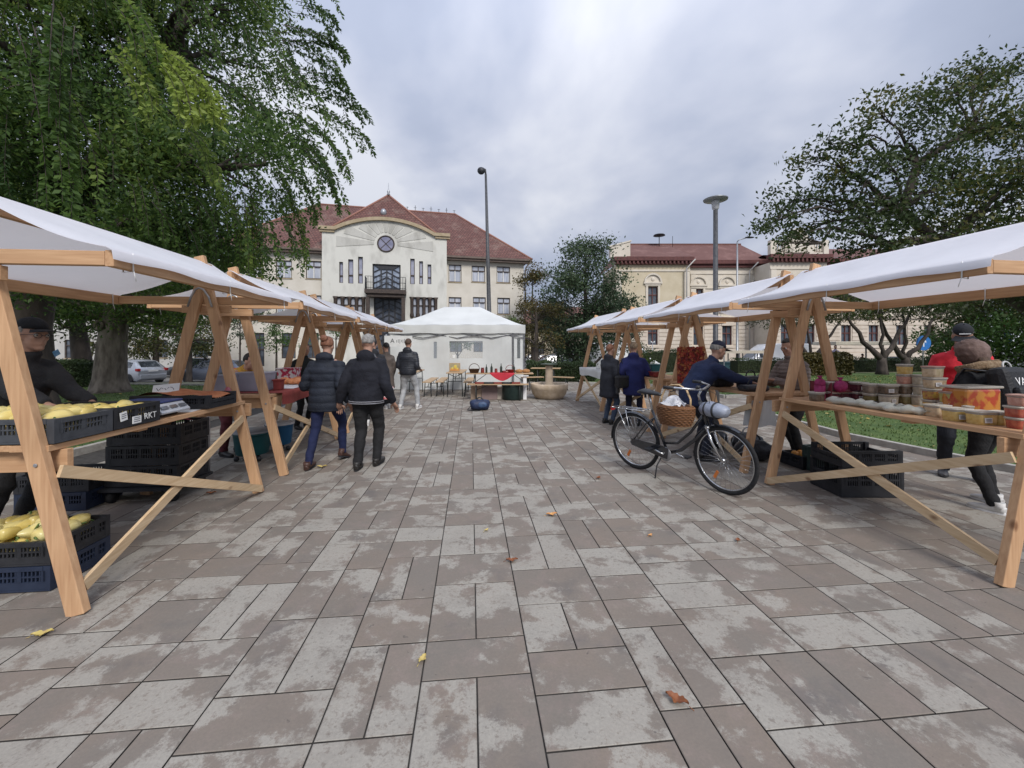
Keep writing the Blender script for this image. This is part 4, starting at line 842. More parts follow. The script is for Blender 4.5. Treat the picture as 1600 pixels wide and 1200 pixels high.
# ------------------------------------------------------------------ vehicles
TYRE = mat('tyre_rubber', (.014, .014, .015), (.025, .025, .026), .85, 30); RIMM = mat('alloy_rim', (.42, .43, .45), (.52, .53, .55), .35, 20, metal=.6)
CGL = mat('car_glass', (.025, .03, .036), (.05, .06, .07), .05, 2, spec=1.0); TAIL = mat('tail_lamp', (.35, .02, .02), (.42, .03, .03), .2, 8); HEAD = mat('head_lamp', (.6, .6, .62), (.7, .7, .72), .1, 8, spec=.8)
BLK = mat('black_trim', (.02, .02, .021), (.032, .032, .034), .6, 20)
def car(name, label, loc, rz, paint, prof, group, wheels, wr, cat='car', rim=RIMM, glass_from=None, lights=True):
    """prof: (y, z_bottom, z_belt, z_top, half width, half width at roof); y runs front (+) to rear"""
    t = thing(name, label, cat, loc, rz, group); m = MB(); k = []
    for (y, zb, zl, zt, w0, w1) in prof:
        k.append([(-w0 * .93, y, zb), (-w0, y, zb + .22), (-w0 * 1.0, y, zl - .14), (-w0 * .955, y, zl), (-w1, y, zt - .05), (-w1 * .82, y, zt), (w1 * .82, y, zt), (w1, y, zt - .05), (w0 * .955, y, zl), (w0, y, zl - .14), (w0, y, zb + .22), (w0 * .93, y, zb)])
    n = 12; V = [p for r_ in k for p in r_]; m.add(V, [(i * n + j, i * n + (j + 1) % n, (i + 1) * n + (j + 1) % n, (i + 1) * n + j) for i in range(len(k) - 1) for j in range(n)], True)
    m.add(k[0], [tuple(range(n))]); m.add(k[-1], [tuple(reversed(range(n)))])
    body = m.build('body', paint, t, bevel=.03)
    g = MB(); cab = [q for q in prof if q[3] - q[2] > .22]
    for s_ in (-1, 1):
        for a, b in zip(cab, cab[1:]):
            if glass_from is not None and b[0] < glass_from: continue
            def pt(q, f, y): w0 = q[4] * .955; return Vector((s_ * (w0 + (q[5] - w0) * f + .012), y, q[2] + (q[3] - .05 - q[2]) * f))
            ya, yb = a[0] - .04, b[0] + .04
            g.add([pt(a, .1, ya), pt(b, .1, yb), pt(b, .88, yb), pt(a, .88, ya)], [(0, 1, 2, 3)])
    for a, b, rear in ((None, cab[0], 0), (cab[-1], None, 1)):
        q = b or a; idx = prof.index(q); o_ = prof[idx - 1] if not rear else prof[idx + 1] if idx + 1 < len(prof) else None
        if o_ is None or (rear and glass_from is not None): continue
        e_ = .015; lo_, hi_ = Vector((0, o_[0], o_[3])), Vector((0, q[0], q[3])); nn = Vector((0, hi_.z - lo_.z, abs(hi_.y - lo_.y))).normalized() * e_
        if rear: nn.y = -nn.y
        p0, p1 = lo_.lerp(hi_, .08) + Vector((0, nn.y if rear else abs(nn.y), nn.z)), lo_.lerp(hi_, .92) + Vector((0, nn.y if rear else abs(nn.y), nn.z))
        wa, wb = o_[5] * .86 * .95, q[5] * .78
        g.add([(-wa, p0.y, p0.z), (wa, p0.y, p0.z), (wb, p1.y, p1.z), (-wb, p1.y, p1.z)], [(0, 1, 2, 3)])
    g.build('window_glass', CGL, t)
    wx = max(q[4] for q in prof)
    for yw in wheels:
        for s_ in (-1, 1):
            m = MB(); m.lathe([(wr * .68, -.1), (wr * .93, -.1), (wr, -.06), (wr, .06), (wr * .93, .1), (wr * .68, .1)], n=26); m.xf(Matrix.Translation((s_ * (wx - .09), yw, wr)) @ Matrix.Rotation(R(90), 4, 'Y')); wo = m.build('wheel', TYRE, t)
            m = MB(); m.lathe([(wr * .69, -.08), (wr * .69, .085), (wr * .6, .09), (wr * .55, .04), (0, .03)], n=24)
            for q in range(5):
                a_ = q * 2 * math.pi / 5; m.beam((0, 0, .075), (wr * .62 * math.cos(a_), wr * .62 * math.sin(a_), .075), .07, .03, (0, 0, 1))
            m.xf(Matrix.Translation((s_ * (wx - .09), yw, wr)) @ Matrix.Rotation(R(90) * s_, 4, 'Y')); m.build('rim', rim, wo)
            m = MB(); m.lathe([(0, 0), (wr * 1.13, 0), (wr * 1.13, .012), (0, .012)], n=26); m.xf(Matrix.Translation((s_ * (wx + .002), yw, wr)) @ Matrix.Rotation(R(90) * s_, 4, 'Y')); 
            arch = [(yw + wr * 1.16 * math.cos(q * math.pi / 12), wr + wr * 1.16 * math.sin(q * math.pi / 12)) for q in range(13)]
            m = MB(); m.prism(arch, s_ * (wx - .01), s_ * (wx + .006), 'yz'); m.build('wheel_arch', BLK, body)
    if lights:
        q = prof[-2]; e_ = prof[-1]
        for s_ in (-1, 1):
            MB().box((s_ * (q[4] - .08), prof[-1][0] + .07, q[2] - .1), (.18, .22, .16)).build('tail_light', TAIL, t, bevel=.03)
            MB().box((s_ * (prof[0][4] - .08), prof[0][0] - .1, prof[0][2] - .12), (.3, .3, .16)).build('headlight', HEAD, t, bevel=.03)
        m = MB(); m.box((0, prof[-1][0] - .03, prof[-1][1] + .16), (prof[-1][4] * 2 - .1, .12, .26)); m.build('bumper', paint, t, bevel=.04); m = MB(); m.box((0, prof[0][0] + .03, prof[0][1] + .16), (prof[0][4] * 2 - .1, .12, .26)); m.build('bumper', paint, t, bevel=.04)
        m = MB(); m.box((0, prof[-1][0] - .045, prof[-1][1] + .5), (.5, .02, .11)); m.build('number_plate', WHT, t)
    for s_ in (-1, 1): m = MB(); m.ell((s_ * (cab[0][4] + .1), cab[0][0] + .1, cab[0][2] + .1), (.1, .06, .08), 10, 6); m.build('mirror', paint, t)
    return t
SILV = mat('silver_paint', (.42, .44, .47), (.45, .47, .50), .28, 3, metal=.35, coat=.6); GREY = mat('blue_grey_paint', (.09, .105, .14), (.10, .115, .15), .25, 3, metal=.4, coat=.6); WHP = mat('white_paint', (.66, .67, .69), (.70, .71, .72), .3, 3, coat=.5); BLP = mat('black_paint', (.02, .022, .026), (.026, .028, .03), .25, 3, coat=.5); REDP = mat('dull_red_paint', (.22, .03, .03), (.25, .04, .035), .3, 3, coat=.5)
hatch = [(1.92, .28, .62, .64, .72, .6), (1.8, .2, .74, .78, .8, .66), (1.0, .2, .86, .90, .82, .68), (.35, .2, .9, 1.38, .82, .62), (-.2, .2, .9, 1.44, .82, .62), (-.75, .2, .92, 1.43, .82, .61), (-1.3, .2, .94, 1.36, .82, .6), (-1.75, .22, .96, .98, .8, .62), (-1.88, .3, .8, .82, .74, .6)]
estate = [(2.25, .28, .6, .62, .74, .6), (2.1, .2, .74, .78, .84, .68), (1.2, .2, .88, .92, .86, .7), (.45, .2, .92, 1.38, .86, .62), (-.3, .2, .92, 1.45, .86, .62), (-1.0, .2, .94, 1.43, .86, .61), (-1.65, .2, .97, 1.34, .86, .6), (-2.1, .22, .98, 1.0, .84, .64), (-2.25, .3, .8, .82, .76, .6)]
vanp = [(2.55, .35, .8, .82, .86, .72), (2.4, .28, 1.02, 1.06, .93, .8), (1.95, .28, 1.28, 1.34, .95, .84), (1.5, .28, 1.3, 1.78, .95, .80), (1.15, .28, 1.3, 2.15, .95, .78), (.7, .28, 1.3, 2.42, .95, .8), (-.3, .28, 1.3, 2.5, .95, .82), (-1.4, .28, 1.3, 2.5, .95, .82), (-2.5, .3, 1.3, 2.48, .94, .82), (-2.58, .4, 1.3, 2.4, .9, .78)]
gc = 'cars parked around the square'
car('parked_car', 'silver hatchback seen from the side and rear beyond the left lawn', (P(206, 0, 24.8).x, 24.8, RZ), R(72), SILV, hatch, gc, (1.22, -1.22), .29)
car('parked_car', 'blue grey estate car parked right of the silver hatchback', (P(340, 0, 25.4).x, 25.4, RZ), R(78), GREY, estate, gc, (1.35, -1.35), .32)
car('parked_car', 'dark car on the white hall side of the estate car', (-22.5, 29.4, RZ), R(80), BLP, hatch, gc, (1.22, -1.22), .29)
for (px, Y, rz, pt_, pf, lb) in [(896, 34, 75, GREY, estate, 'blue grey car parked behind the fountain hedge, nearest to the white van'), (858, 40, 100, WHP, estate, 'white car behind the fountain hedge beside the dark tree trunk'), (830, 44, 95, SILV, hatch, 'silver car half hidden beside the right end of the tent'), (880, 43, 10, BLP, hatch, 'black car parked between the white and the grey car'), (899, 50, 5, WHP, hatch, 'white hatchback far back behind the black car'), (866, 52, 15, BLP, estate, 'dark car in the far row behind the white car')]:
    car('parked_car', lb, (P(px, 0, Y).x, Y, RZ), R(rz), pt_, pf, gc, (1.3, -1.3) if pf is estate else (1.22, -1.22), .3)
car('white_van', 'white delivery van parked behind the shoppers at the right stalls', (P(974, 0, 28.5).x, 28.5, RZ), R(-98), WHP, vanp, None, (1.75, -1.5), .34, 'van', glass_from=.6)
car('white_van', 'white van at the kerb behind the woman in the brown quilted jacket', (P(1205, 0, 33).x, 33, RZ), R(90), WHP, vanp, None, (1.75, -1.5), .34, 'van', glass_from=.6)
car('parked_car', 'dark car parked behind the forked tree at the far right', (P(1385, 0, 34).x, 34, RZ), R(90), BLP, hatch, gc, (1.22, -1.22), .29)
# market trailer with crates behind the man in the navy cap
q = P(1158, 0, 30); t = thing('goods_trailer', 'open trailer with blue green crates behind the man in the navy cap', 'trailer', (q.x, 30, RZ)); m = MB(); m.bb(-1.7, 1.7, -.8, .8, .55, .62)
for x in (-1.65, -.55, .55, 1.65):
    for y in (-.77, .77): m.bb(x - .03, x + .03, y - .03, y + .03, .62, 1.75)
m.bb(-1.7, 1.7, -.8, -.76, 1.15, 1.2); m.build('frame', STEEL, t); MB().bb(-1.75, 1.75, -.85, .85, 1.75, 1.95).build('roof', mat('cream_board', (.5, .45, .36), (.56, .5, .4), .7, 4), t)
m = MB()
for x in (-1.1, 0, 1.1): m.bb(x - .48, x + .48, -.6, .6, .63, 1.12)
m.build('crate', mat('teal_plastic', (.025, .07, .085), (.04, .10, .12), .5, 4), t)
for x in (-.9, .9):
    m = MB(); m.lathe([(.0, -.08), (.3, -.08), (.3, .08), (0, .08)], n=20); m.xf(Matrix.Translation((x, -.85, .3)) @ Matrix.Rotation(R(90), 4, 'X')); m.build('wheel', TYRE, t)
q = P(1330, 0, 32); t = thing('market_kiosk', 'low dark kiosk with a flat cream awning behind the forked tree', 'kiosk', (q.x, 32, RZ)); m = MB(); m.bb(-1.9, 1.9, -.8, .8, 0, .95); m.build('counter', mat('brown_board', (.12, .10, .08), (.17, .14, .11), .7, 4), t)
m = MB()
for x in (-1.8, 1.8):
    for y in (-.75, .75): m.bb(x - .04, x + .04, y - .04, y + .04, .95, 2.35)
m.build('post', STEEL, t); MB().bb(-2.3, 2.3, -1.4, 1.0, 2.35, 2.62).build('awning', mat('cream_canvas', (.60, .55, .45), (.66, .61, .5), .8, 4), t, bevel=.03)
# ------------------------------------------------------------------ market stalls
PAPER = mat('paper', (.72, .72, .70), (.78, .78, .76), .8, 9)
def tarpmat():
    m = bpy.data.materials.new('tarp_white'); m.use_nodes = True; t = m.node_tree; b = t.nodes['Principled BSDF']; b.inputs['Roughness'].default_value = .55; b.inputs['Base Color'].default_value = (.80, .81, .85, 1)
    tcn = t.nodes.new('ShaderNodeTexCoord'); n = t.nodes.new('ShaderNodeTexNoise'); n.inputs['Scale'].default_value = 2.6; n.inputs['Detail'].default_value = 5; t.links.new(tcn.outputs['Object'], n.inputs['Vector'])
    r = t.nodes.new('ShaderNodeValToRGB'); r.color_ramp.elements[0].color = (.78, .79, .84, 1); r.color_ramp.elements[1].color = (.87, .88, .93, 1); r.color_ramp.elements[0].position = .3; r.color_ramp.elements[1].position = .6; t.links.new(n.outputs[0], r.inputs[0]); t.links.new(r.outputs[0], b.inputs['Base Color'])
    bn = t.nodes.new('ShaderNodeBump'); bn.inputs['Strength'].default_value = .35; bn.inputs['Distance'].default_value = .03; t.links.new(n.outputs[0], bn.inputs['Height']); t.links.new(bn.outputs[0], b.inputs['Normal'])
    tr = t.nodes.new('ShaderNodeBsdfTranslucent'); tr.inputs[0].default_value = (.80, .78, .80, 1); ms = t.nodes.new('ShaderNodeMixShader'); ms.inputs[0].default_value = .34
    t.links.new(b.outputs[0], ms.inputs[1]); t.links.new(tr.outputs[0], ms.inputs[2]); t.links.new(ms.outputs[0], t.nodes['Material Output'].inputs[0]); return m
TARP = tarpmat(); STRAP = mat('hook_metal', (.30, .30, .31), (.45, .45, .46), .4, 20, metal=.6)
SLN, BF, BB_, APX = 1.95, -.24, 1.45, .55
def stall(label, x, y, rz, sb, group, seed, cloth_sag=.042):
    r = random.Random(seed); t = thing('market_stall', label, 'market stall', (x, y, 0), rz, group); s = sb
    for yy, nm in ((0, 0), (SLN, 1)):
        o_ = -.003 if nm == 0 else .003
        for k, (b0, b1) in enumerate(((0, APX + .03), (1.12, APX - .03))):
            m = MB(); dy = .052 * (k - .5); m.beam((s * b0, yy + dy, 0), (s * (b0 + (b1 - b0) * (2.44, 2.38)[k] / 2.47), yy + dy, (2.44, 2.38)[k]), .095, .048); m.build('leg', WZ, t, bevel=.004)
        m = MB(); m.bb(s * .13, s * 1.05, yy + .052, yy + .092, .785, .913); m.m = 1
        for bx_ in (.195, .925):
            m.tube([(s * bx_, yy - .052 if bx_ < .5 else yy - .005, .85), (s * bx_, yy - .058 if bx_ < .5 else yy - .01, .85)], .011, 8)
        m.build('table_rail', [WX, STRAP], t, bevel=.003)
        m = MB(); yq = (yy - .094, yy - .053) if nm == 0 else (yy + .053, yy + .094); m.bb(s * .33, s * .80, yq[0], yq[1], 1.87, 1.95); m.build('crossbar', WX, t, bevel=.003)
        m = MB(); ya = yy - .062 if nm == 0 else yy - .062
        pts = [(s * (APX - .115), ya, 1.92), (s * (APX - .085), ya, 2.02), (s * (APX - .04), ya - .005, 2.095), (s * APX, ya - .006, 2.115), (s * (APX + .04), ya - .005, 2.095), (s * (APX + .085), ya, 2.02), (s * (APX + .115), ya, 1.92)]
        m.tube(pts, .011, 6); m.build('strap', STRAP, t)
    ov = .10; y0, y1 = -ov, SLN + ov
    m = MB(); m.bb(s * (APX - .024), s * (APX + .024), y0 - .04, y1 + .04, 2.275, 2.375); m.build('ridge_beam', WY, t, bevel=.003)
    for b in (BF, BB_ - .045): m = MB(); m.bb(s * b, s * (b + .045), y0, y1, 1.952, 2.042); m.build('eave_beam', WY, t, bevel=.003)
    for yy in (y0, y1 - .045): m = MB(); m.bb(s * (BF + .047), s * (BB_ - .047), yy, yy + .045, 1.958, 2.037); m.build('end_beam', WX, t, bevel=.003)
    # tarp: two sagging slopes, loose at the gable ends
    ph = r.uniform(0, 6)
    def f(u, v):
        y = y0 - .03 + (y1 - y0 + .06) * v
        q = u * 2 - 1; side = -1 if q < 0 else 1; a = abs(q)      # a=0 ridge, 1 eave, >1 hem
        ae = min(a / .93, 1); be = (APX - BF) + .012 if side < 0 else (BB_ - APX) + .012
        b = APX + side * be * ae; z = 2.392 + (2.052 - 2.392) * ae
        g = min(v, 1 - v); endf = math.exp(-(g / .08) ** 2)
        z -= cloth_sag * math.sin(math.pi * ae) * (1 + .5 * endf) * (.9 + .1 * math.sin(v * 7 + ph)); z += .0025 * math.sin(v * 13 + ph + ae * 5) * ae
        y += (.5 - v) * .16 * endf * math.sin(math.pi * ae) * .8
        if a > .93: k = (a - .93) / .07; z -= .058 * k * (1 + .12 * math.sin(v * 19 + ph)); b += side * .01 * k
        return Vector((s * b, y, z))
    m = MB(); m.grid(f, 36, 44); m.build('tarp', TARP, t)
    for b in (BF + .022, BB_ - .022):
        for yy in (y0 + .12, SLN * .5, y1 - .12): m = MB(); m.tube([(s * (b - .03), yy, 2.05), (s * (b - .032), yy, 1.945), (s * (b + .03), yy + .01, 1.942), (s * (b + .03), yy, 2.05)], .004, 5); m.tube([(s * (b - .033), yy, 1.95), (s * (b - .036), yy + .015, 1.89)], .003, 4); m.build('tie_cord', PAPER, t)
    m = MB(); n = 4; w_ = (.99 - .16) / n
    for k in range(n): m.bb(s * (.16 + w_ * k + .003), s * (.16 + w_ * (k + 1) - .003), .0 if k else -.018, SLN + .03, .915, .95)
    for yy in (.65, 1.3): m.bb(s * .2, s * .95, yy, yy + .09, .893, .9135)
    m.build('tabletop', WY, t, bevel=.003)
    m = MB(); fx = lambda z: s * (APX * z / 2.47 - .030)
    m.beam((fx(.14), .004, .14), (fx(.78), SLN - .056, .78), .068, .022, (s, 0, 0)); m.build('brace', WL, t)
    m = MB(); m.beam((fx(.80) - s * .0235, .004, .80), (fx(.05) - s * .0235, SLN - .056, .05), .068, .022, (s, 0, 0)); m.build('brace', WL, t)
    t['_s'] = sb; del t['_s']
    return t
LROW = lambda Y: -2.45 - .095 * (Y - 2.34)
RROW = lambda Y: 3.10 - .138 * (Y - 2.61)
AL, AR = math.atan(.095), math.atan(.138)
gl, gr = 'wooden stalls of the left row', 'wooden stalls of the right row'
YL = [2.34, 4.86, 7.25, 9.5]; YR = [2.61, 4.95, 7.35, 9.75]
ll = ['nearest left wooden stall with crates of yellow peppers and black crates beneath', 'second left wooden stall, its table under a dark red cloth', 'third left wooden stall behind the two walkers in dark jackets', 'last left wooden stall, its white tarp ending before the white tent']
lr = ['nearest right wooden stall, its table full of deli tubs', 'second right wooden stall behind the bicycle, with black goods on its table', 'third right wooden stall beside the board of red leaves', 'last right wooden stall with the white table cover, farthest from the camera']
for i in range(4): stall(ll[i], LROW(YL[i]), YL[i], AL, -1, gl, 100 + i)
for i in range(4): stall(lr[i], RROW(YR[i]), YR[i], AR, 1, gr, 200 + i)
TT = .951
def SL(side, i, b, y, z=TT):
    "stall coordinates -> world"
    Y0 = (YL if side < 0 else YR)[i]; X0 = (LROW if side < 0 else RROW)(Y0); a = AL if side < 0 else AR; x = side * b
    return Vector((X0 + x * math.cos(a) - y * math.sin(a), Y0 + x * math.sin(a) + y * math.cos(a), z))

# ------------------------------------------------------------------ crates
BPL = mat('black_plastic', (.016, .017, .020), (.028, .029, .033), .5, 12, bump=.1); GPL = mat('grey_plastic', (.045, .05, .058), (.065, .07, .08), .5, 12, bump=.1); NPL = mat('navy_plastic', (.014, .022, .045), (.022, .032, .06), .5, 12)
YEL = mat('pepper_yellow', (.58, .43, .10), (.70, .58, .22), .32, 5, spec=.6); YEL2 = mat('pepper_pale', (.66, .58, .26), (.70, .54, .16), .32, 5, spec=.6); GRN = mat('stalk_green', (.10, .16, .04), (.16, .22, .06), .6, 9)
INK = mat('ink', (.03, .03, .04), (.05, .05, .06), .7, 9)
def crate_mesh(m, lx, ly, h, z0=0.0, dip=False):
    "slatted market crate, open at the top"
    t_ = .012; m.bb(-lx / 2, lx / 2, -ly / 2, ly / 2, z0 + .006, z0 + .018)
    for sx in (-1, 1):
        for sy in (-1, 1): m.bb(sx * (lx / 2 - .04), sx * lx / 2, sy * (ly / 2 - .04), sy * ly / 2, z0 + .0185, z0 + h)
    def side(horizontal, s_):
        l_ = (lx if horizontal else ly) - .08; o_ = s_ * ((ly if horizontal else lx) / 2 - .008)
        def bar(a, b, z1, z2, th=.012):
            if b - a < .002: return
            if horizontal: m.bb(a, b, o_ - th / 2, o_ + th / 2, z1, z2)
            else: m.bb(o_ - th / 2, o_ + th / 2, a, b, z1, z2)
        a, b = -l_ / 2, l_ / 2
        bar(a, b, z0 + .0185, z0 + h * .40); 
        dd = .32 * h if dip and not horizontal else 0
        bar(a, b, z0 + h - .028 - dd, z0 + h - dd, .022); bar(a, b, z0 + h * .56, z0 + h * .62) if not dd else None
        n = max(6, int(l_ / .022))
        for k in range(n + 1):
            x = a + l_ * k / n; wide = (k % 6 == 0); q = .013 if wide else .0045
            bar(x - q, x + q, z0 + h * .401, z0 + h - .0285 - dd, .016 if wide else .009)
    for s_ in (-1, 1): side(True, s_); side(False, s_)
def crate(label, loc, rz, lx, ly, h, m_, group, dip=False):
    t = thing('plastic_crate', label, 'crate', loc, rz, group); m = MB(); crate_mesh(m, lx, ly, h, 0, dip); m.build('box', m_, t); return t
def pepper(m, c, r_, L_, ang, tilt=0.0, seed=0):
    rn = random.Random(seed); M3 = Matrix.Rotation(ang, 3, 'Z') @ Matrix.Rotation(tilt, 3, 'Y'); ph = rn.uniform(0, 6)
    pts = []; k = len(m.v)
    m.m = 0; prof = [(0, -.46), (.6, -.5), (.97, -.40), (1, -.2), (.86, .06), (.6, .28), (.3, .44), (0, .52)]
    n = 10; vs = []
    for q, z in prof:
        for j in range(n):
            a = 2 * math.pi * j / n; rr_ = r_ * q * (1 + .12 * math.cos(3 * a + ph)); vs.append(Vector((z * L_, rr_ * math.cos(a), rr_ * math.sin(a) + .12 * L_ * (z ** 2))))
    vs = [M3 @ v + Vector(c) for v in vs]
    m.add(vs, [(i * n + j, i * n + (j + 1) % n, (i + 1) * n + (j + 1) % n, (i + 1) * n + j) for i in range(len(prof) - 1) for j in range(n)], True)
    m.m = 1; m.tube([M3 @ Vector((-.47 * L_, 0, .02 * L_)) + Vector(c), M3 @ Vector((-.62 * L_, .01, .05)) + Vector(c)], [.008, .005], 5)
gp = 'yellow peppers in the crates'
PM = []
for k in range(4):
    m = MB(); pepper(m, (0, 0, 0), .039 + .003 * k, .135 + .008 * k, 0, 0, 60 + k); me = m.mesh('pepper', [(YEL, YEL2, YEL, YEL2)[k], GRN]); PM.append(me)
def fill_peppers(cr, lx, ly, z, seed, label, nx, ny, group, heap=.03):
    "each pepper is a thing of its own lying in the crate"
    r = random.Random(seed)
    for i in range(nx):
        for j in range(ny):
            x = -lx / 2 + .05 + (lx - .10) * (i + .5 + r.uniform(-.2, .2)) / nx; y = -ly / 2 + .075 + (ly - .15) * (j + .5 + r.uniform(-.25, .25)) / ny
            hz = z + heap * (1 - (2 * x / lx) ** 2) * (1 - (2 * y / ly) ** 2) + r.uniform(-.008, .012)
            o = bpy.data.objects.new('pepper', r.choice(PM)); col.objects.link(o); o.location = Matrix.Rotation(cr.rotation_euler.z, 3, 'Z') @ Vector((x, y, hz)) + cr.location
            o.rotation_euler = (r.uniform(0, 6), r.uniform(-.2, .2), cr.rotation_euler.z + math.pi / 2 * r.choice((1, -1)) + r.uniform(-.3, .3)); o.scale = (1, 1, 1)
            tag(o, label, 'pepper', group)
def underlay(cr, lx, ly, z, m_=None):
    m = MB()
    r = random.Random(4)
    for i in range(9):
        for j in range(6): pepper(m, (-lx / 2 + .09 + (lx - .18) * i / 8, -ly / 2 + .09 + (ly - .18) * j / 5, z), .032, .11, r.uniform(0, 3), 0, i * 7 + j)
    o = m.build('bottom_layer', [YEL, GRN], cr); o['kind'] = 'stuff'
gcr = 'market crates'
c1 = crate('grey slatted crate of yellow peppers at the near end of the left stall table', SL(-1, 0, .45, .19), AL, .60, .38, .145, GPL, gcr); underlay(c1, .6, .38, .07); fill_peppers(c1, .6, .38, .125, 1, 'yellow pepper in the grey crate at the near end of the left table', 6, 4, 'yellow peppers in the near table crate')
c2 = crate('black crate with white stickers next to the scale on the left table', SL(-1, 0, .45, .59), AL, .60, .40, .15, BPL, gcr); underlay(c2, .6, .4, .055); fill_peppers(c2, .6, .4, .095, 2, 'yellow pepper in the black stickered crate beside the scale', 5, 4, 'yellow peppers in the stickered crate', .015)
# stickers and stencilled letters on the aisle side of the second crate
for yy, zz_, sz, rot in ((-.13, .085, (.055, .06), .15), (-.02, .045, (.075, .05), 0)):
    m = MB(); m.box((.3035, yy, zz_), (.003, sz[0], sz[1]), Matrix.Rotation(rot, 3, 'X')); m.m = 1
    for k in range(3): m.box((.3055, yy, zz_ + .015 - k * .013), (.001, sz[0] * .7, .004), Matrix.Rotation(rot, 3, 'X'))
    m.build('sticker', [PAPER, INK], c2)
textmesh('RKT', .062, 'lettering', PAPER, c2, (.3045, .10, .055), (R(90), 0, R(90)))
# kitchen scale
t = thing('market_scale', 'blue topped shop scale with silver display beside the stickered crate', 'scale', SL(-1, 0, .42, 1.02), AL)
m = MB(); m.bb(-.16, .16, -.15, .15, .012, .075); m.bb(-.15, .15, -.14, .14, .0, .012); m.build('base', mat('scale_dark', (.03, .03, .035), (.05, .05, .055), .5, 10), t, bevel=.008)
m = MB(); m.prism([(.165, .02), (.235, .03), (.235, .045), (.175, .105), (.165, .105)], -.16, .16, 'xz'); m.build('display_housing', mat('scale_silver', (.50, .52, .55), (.58, .6, .63), .3, 10, metal=.3), t, bevel=.004)
m = MB()
for k in range(3): m.box((.212, -.10 + .1 * k, .078), (.004, .075, .03), Matrix.Rotation(R(-45), 3, 'Y'))
m.build('display', DGL, t)
m = MB(); m.bb(-.18, .17, -.17, .17, .108, .124); m.bb(-.06, .06, -.06, .06, .076, .107); m.build('weighing_plate', mat('scale_blue', (.03, .045, .16), (.04, .06, .2), .4, 10, spec=.6), t, bevel=.006)
m = MB(); m.bb(-.13, .13, -.1, .1, 0, .003); tag(m.build('paper_sheet', PAPER, loc=SL(-1, 0, .33, 1.28), rz=AL + .1), 'white sheet of paper flat on the left table between scale and crate', 'paper')
c3 = crate('low brown black crate holding the orange cloth and price card on the left table', SL(-1, 0, .46, 1.55), AL, .66, .42, .125, BPL, gcr, True)
m = MB(); m.grid(lambda u, v: Vector(((u - .5) * .6, (v - .5) * .37, .118 + .018 * math.sin(u * 9) * math.cos(v * 7) + (.03 * math.sin(u * 4)))), 20, 14)
tag(m.build('orange_cloth', mat('rust_cloth', (.36, .12, .05), (.46, .18, .08), .85, 14, bump=.4), loc=SL(-1, 0, .46, 1.55), rz=AL), 'rust orange cloth spread in the low crate of the near left stall', 'cloth')
t = thing('price_card', 'white hand written price card standing in the crate on the near left table', 'sign', SL(-1, 0, .60, 1.50, TT + .13), AL + .1)
m = MB(); m.box((0, 0, .045), (.21, .006, .09), Matrix.Rotation(R(-28), 3, 'X') @ Matrix.Rotation(R(-6), 3, 'Y')); m.m = 1
r = random.Random(2)
for k in range(7):
    a = (-.075 + k * .022, -.0045, .045 + r.uniform(-.012, .012)); b = (a[0] + r.uniform(.005, .02), -.0045, .045 + r.uniform(-.02, .025)); q = Matrix.Rotation(R(-28), 3, 'X') @ Matrix.Rotation(R(-6), 3, 'Y')
    ce = Vector((0, 0, .045)); m.tube([ce + q @ (Vector(a) - ce), ce + q @ (Vector(b) - ce)], .0022, 4)
m.build('card', [PAPER, INK], t)
m = MB(); m.lathe([(.045, 0), (.05, .02), (.035, .11), (.02, .15), (0, .16)], n=14); tag(m.build('red_jar', mat('berry_red', (.25, .04, .06), (.35, .08, .10), .3, 8, spec=.6), loc=SL(-1, 0, .25, 1.83)), 'small dark red sack at the far end of the near left table', 'sack')
# crates below the near left stall
f1 = crate('navy crate at the bottom of the floor stack by the near left leg', (-3.17, 2.70, 0), AL, .62, .42, .16, NPL, gcr)
f2 = crate('black crate of yellow peppers on top of the floor stack by the near left leg', (-3.17, 2.70, .158), AL, .62, .42, .15, BPL, gcr); underlay(f2, .62, .42, .09); fill_peppers(f2, .62, .42, .145, 5, 'yellow pepper in the floor stack crate by the near left leg', 5, 4, 'yellow peppers in the floor crate', .035)
t = thing('crate_trolley', 'low black trolley with castors carrying the crates under the near left table', 'trolley', (-3.62, 4.2, 0), AL); MB().bb(-.36, .36, -.27, .27, .12, .15).build('deck', BPL, t)
for x in (-.28, .28):
    for y in (-.2, .2):
        m = MB(); m.lathe([(0, -.02), (.055, -.02), (.055, .02), (0, .02)], n=18); m.xf(Matrix.Translation((x, y, .055)) @ Matrix.Rotation(R(90), 4, 'Y')); m.bb(x - .03, x - .022, y - .02, y + .02, .05, .12); m.build('castor', TYRE, t)
m = MB(); m.tube([(-.33, .25, .15), (-.33, .25, .9), (.33, .25, .9), (.33, .25, .15)], .014, 8); m.build('handle', STRAP, t)
for k in range(3): crate(('lowest', 'middle', 'top')[k] + ' black crate of the stack on the trolley under the near left table', (-3.62 + .01 * k, 4.2, .152 + .2 * k), AL + .02 * (k - 1), .66, .45, .198, BPL, gcr)
m = MB(); m.grid(lambda u, v: Vector(((u - .5) * .45, (v - .5) * .3, .03 * math.sin(u * 8 + v * 3) + .04)), 14, 10); tag(m.build('red_net_sack', mat('dark_red_net', (.20, .02, .03), (.28, .04, .05), .7, 20, bump=.4), loc=(-3.62, 4.2, .735)), 'dark red net sack lying in the top crate under the near left table', 'sack')
crate('navy crate with white tag behind the vendor in the black cap', (-4.25, 3.95, .0), AL, .6, .4, .17, NPL, gcr); crate('brown black crate on the navy crate behind the vendor in the black cap', (-4.25, 3.95, .168), AL + .05, .6, .4, .16, BPL, gcr)
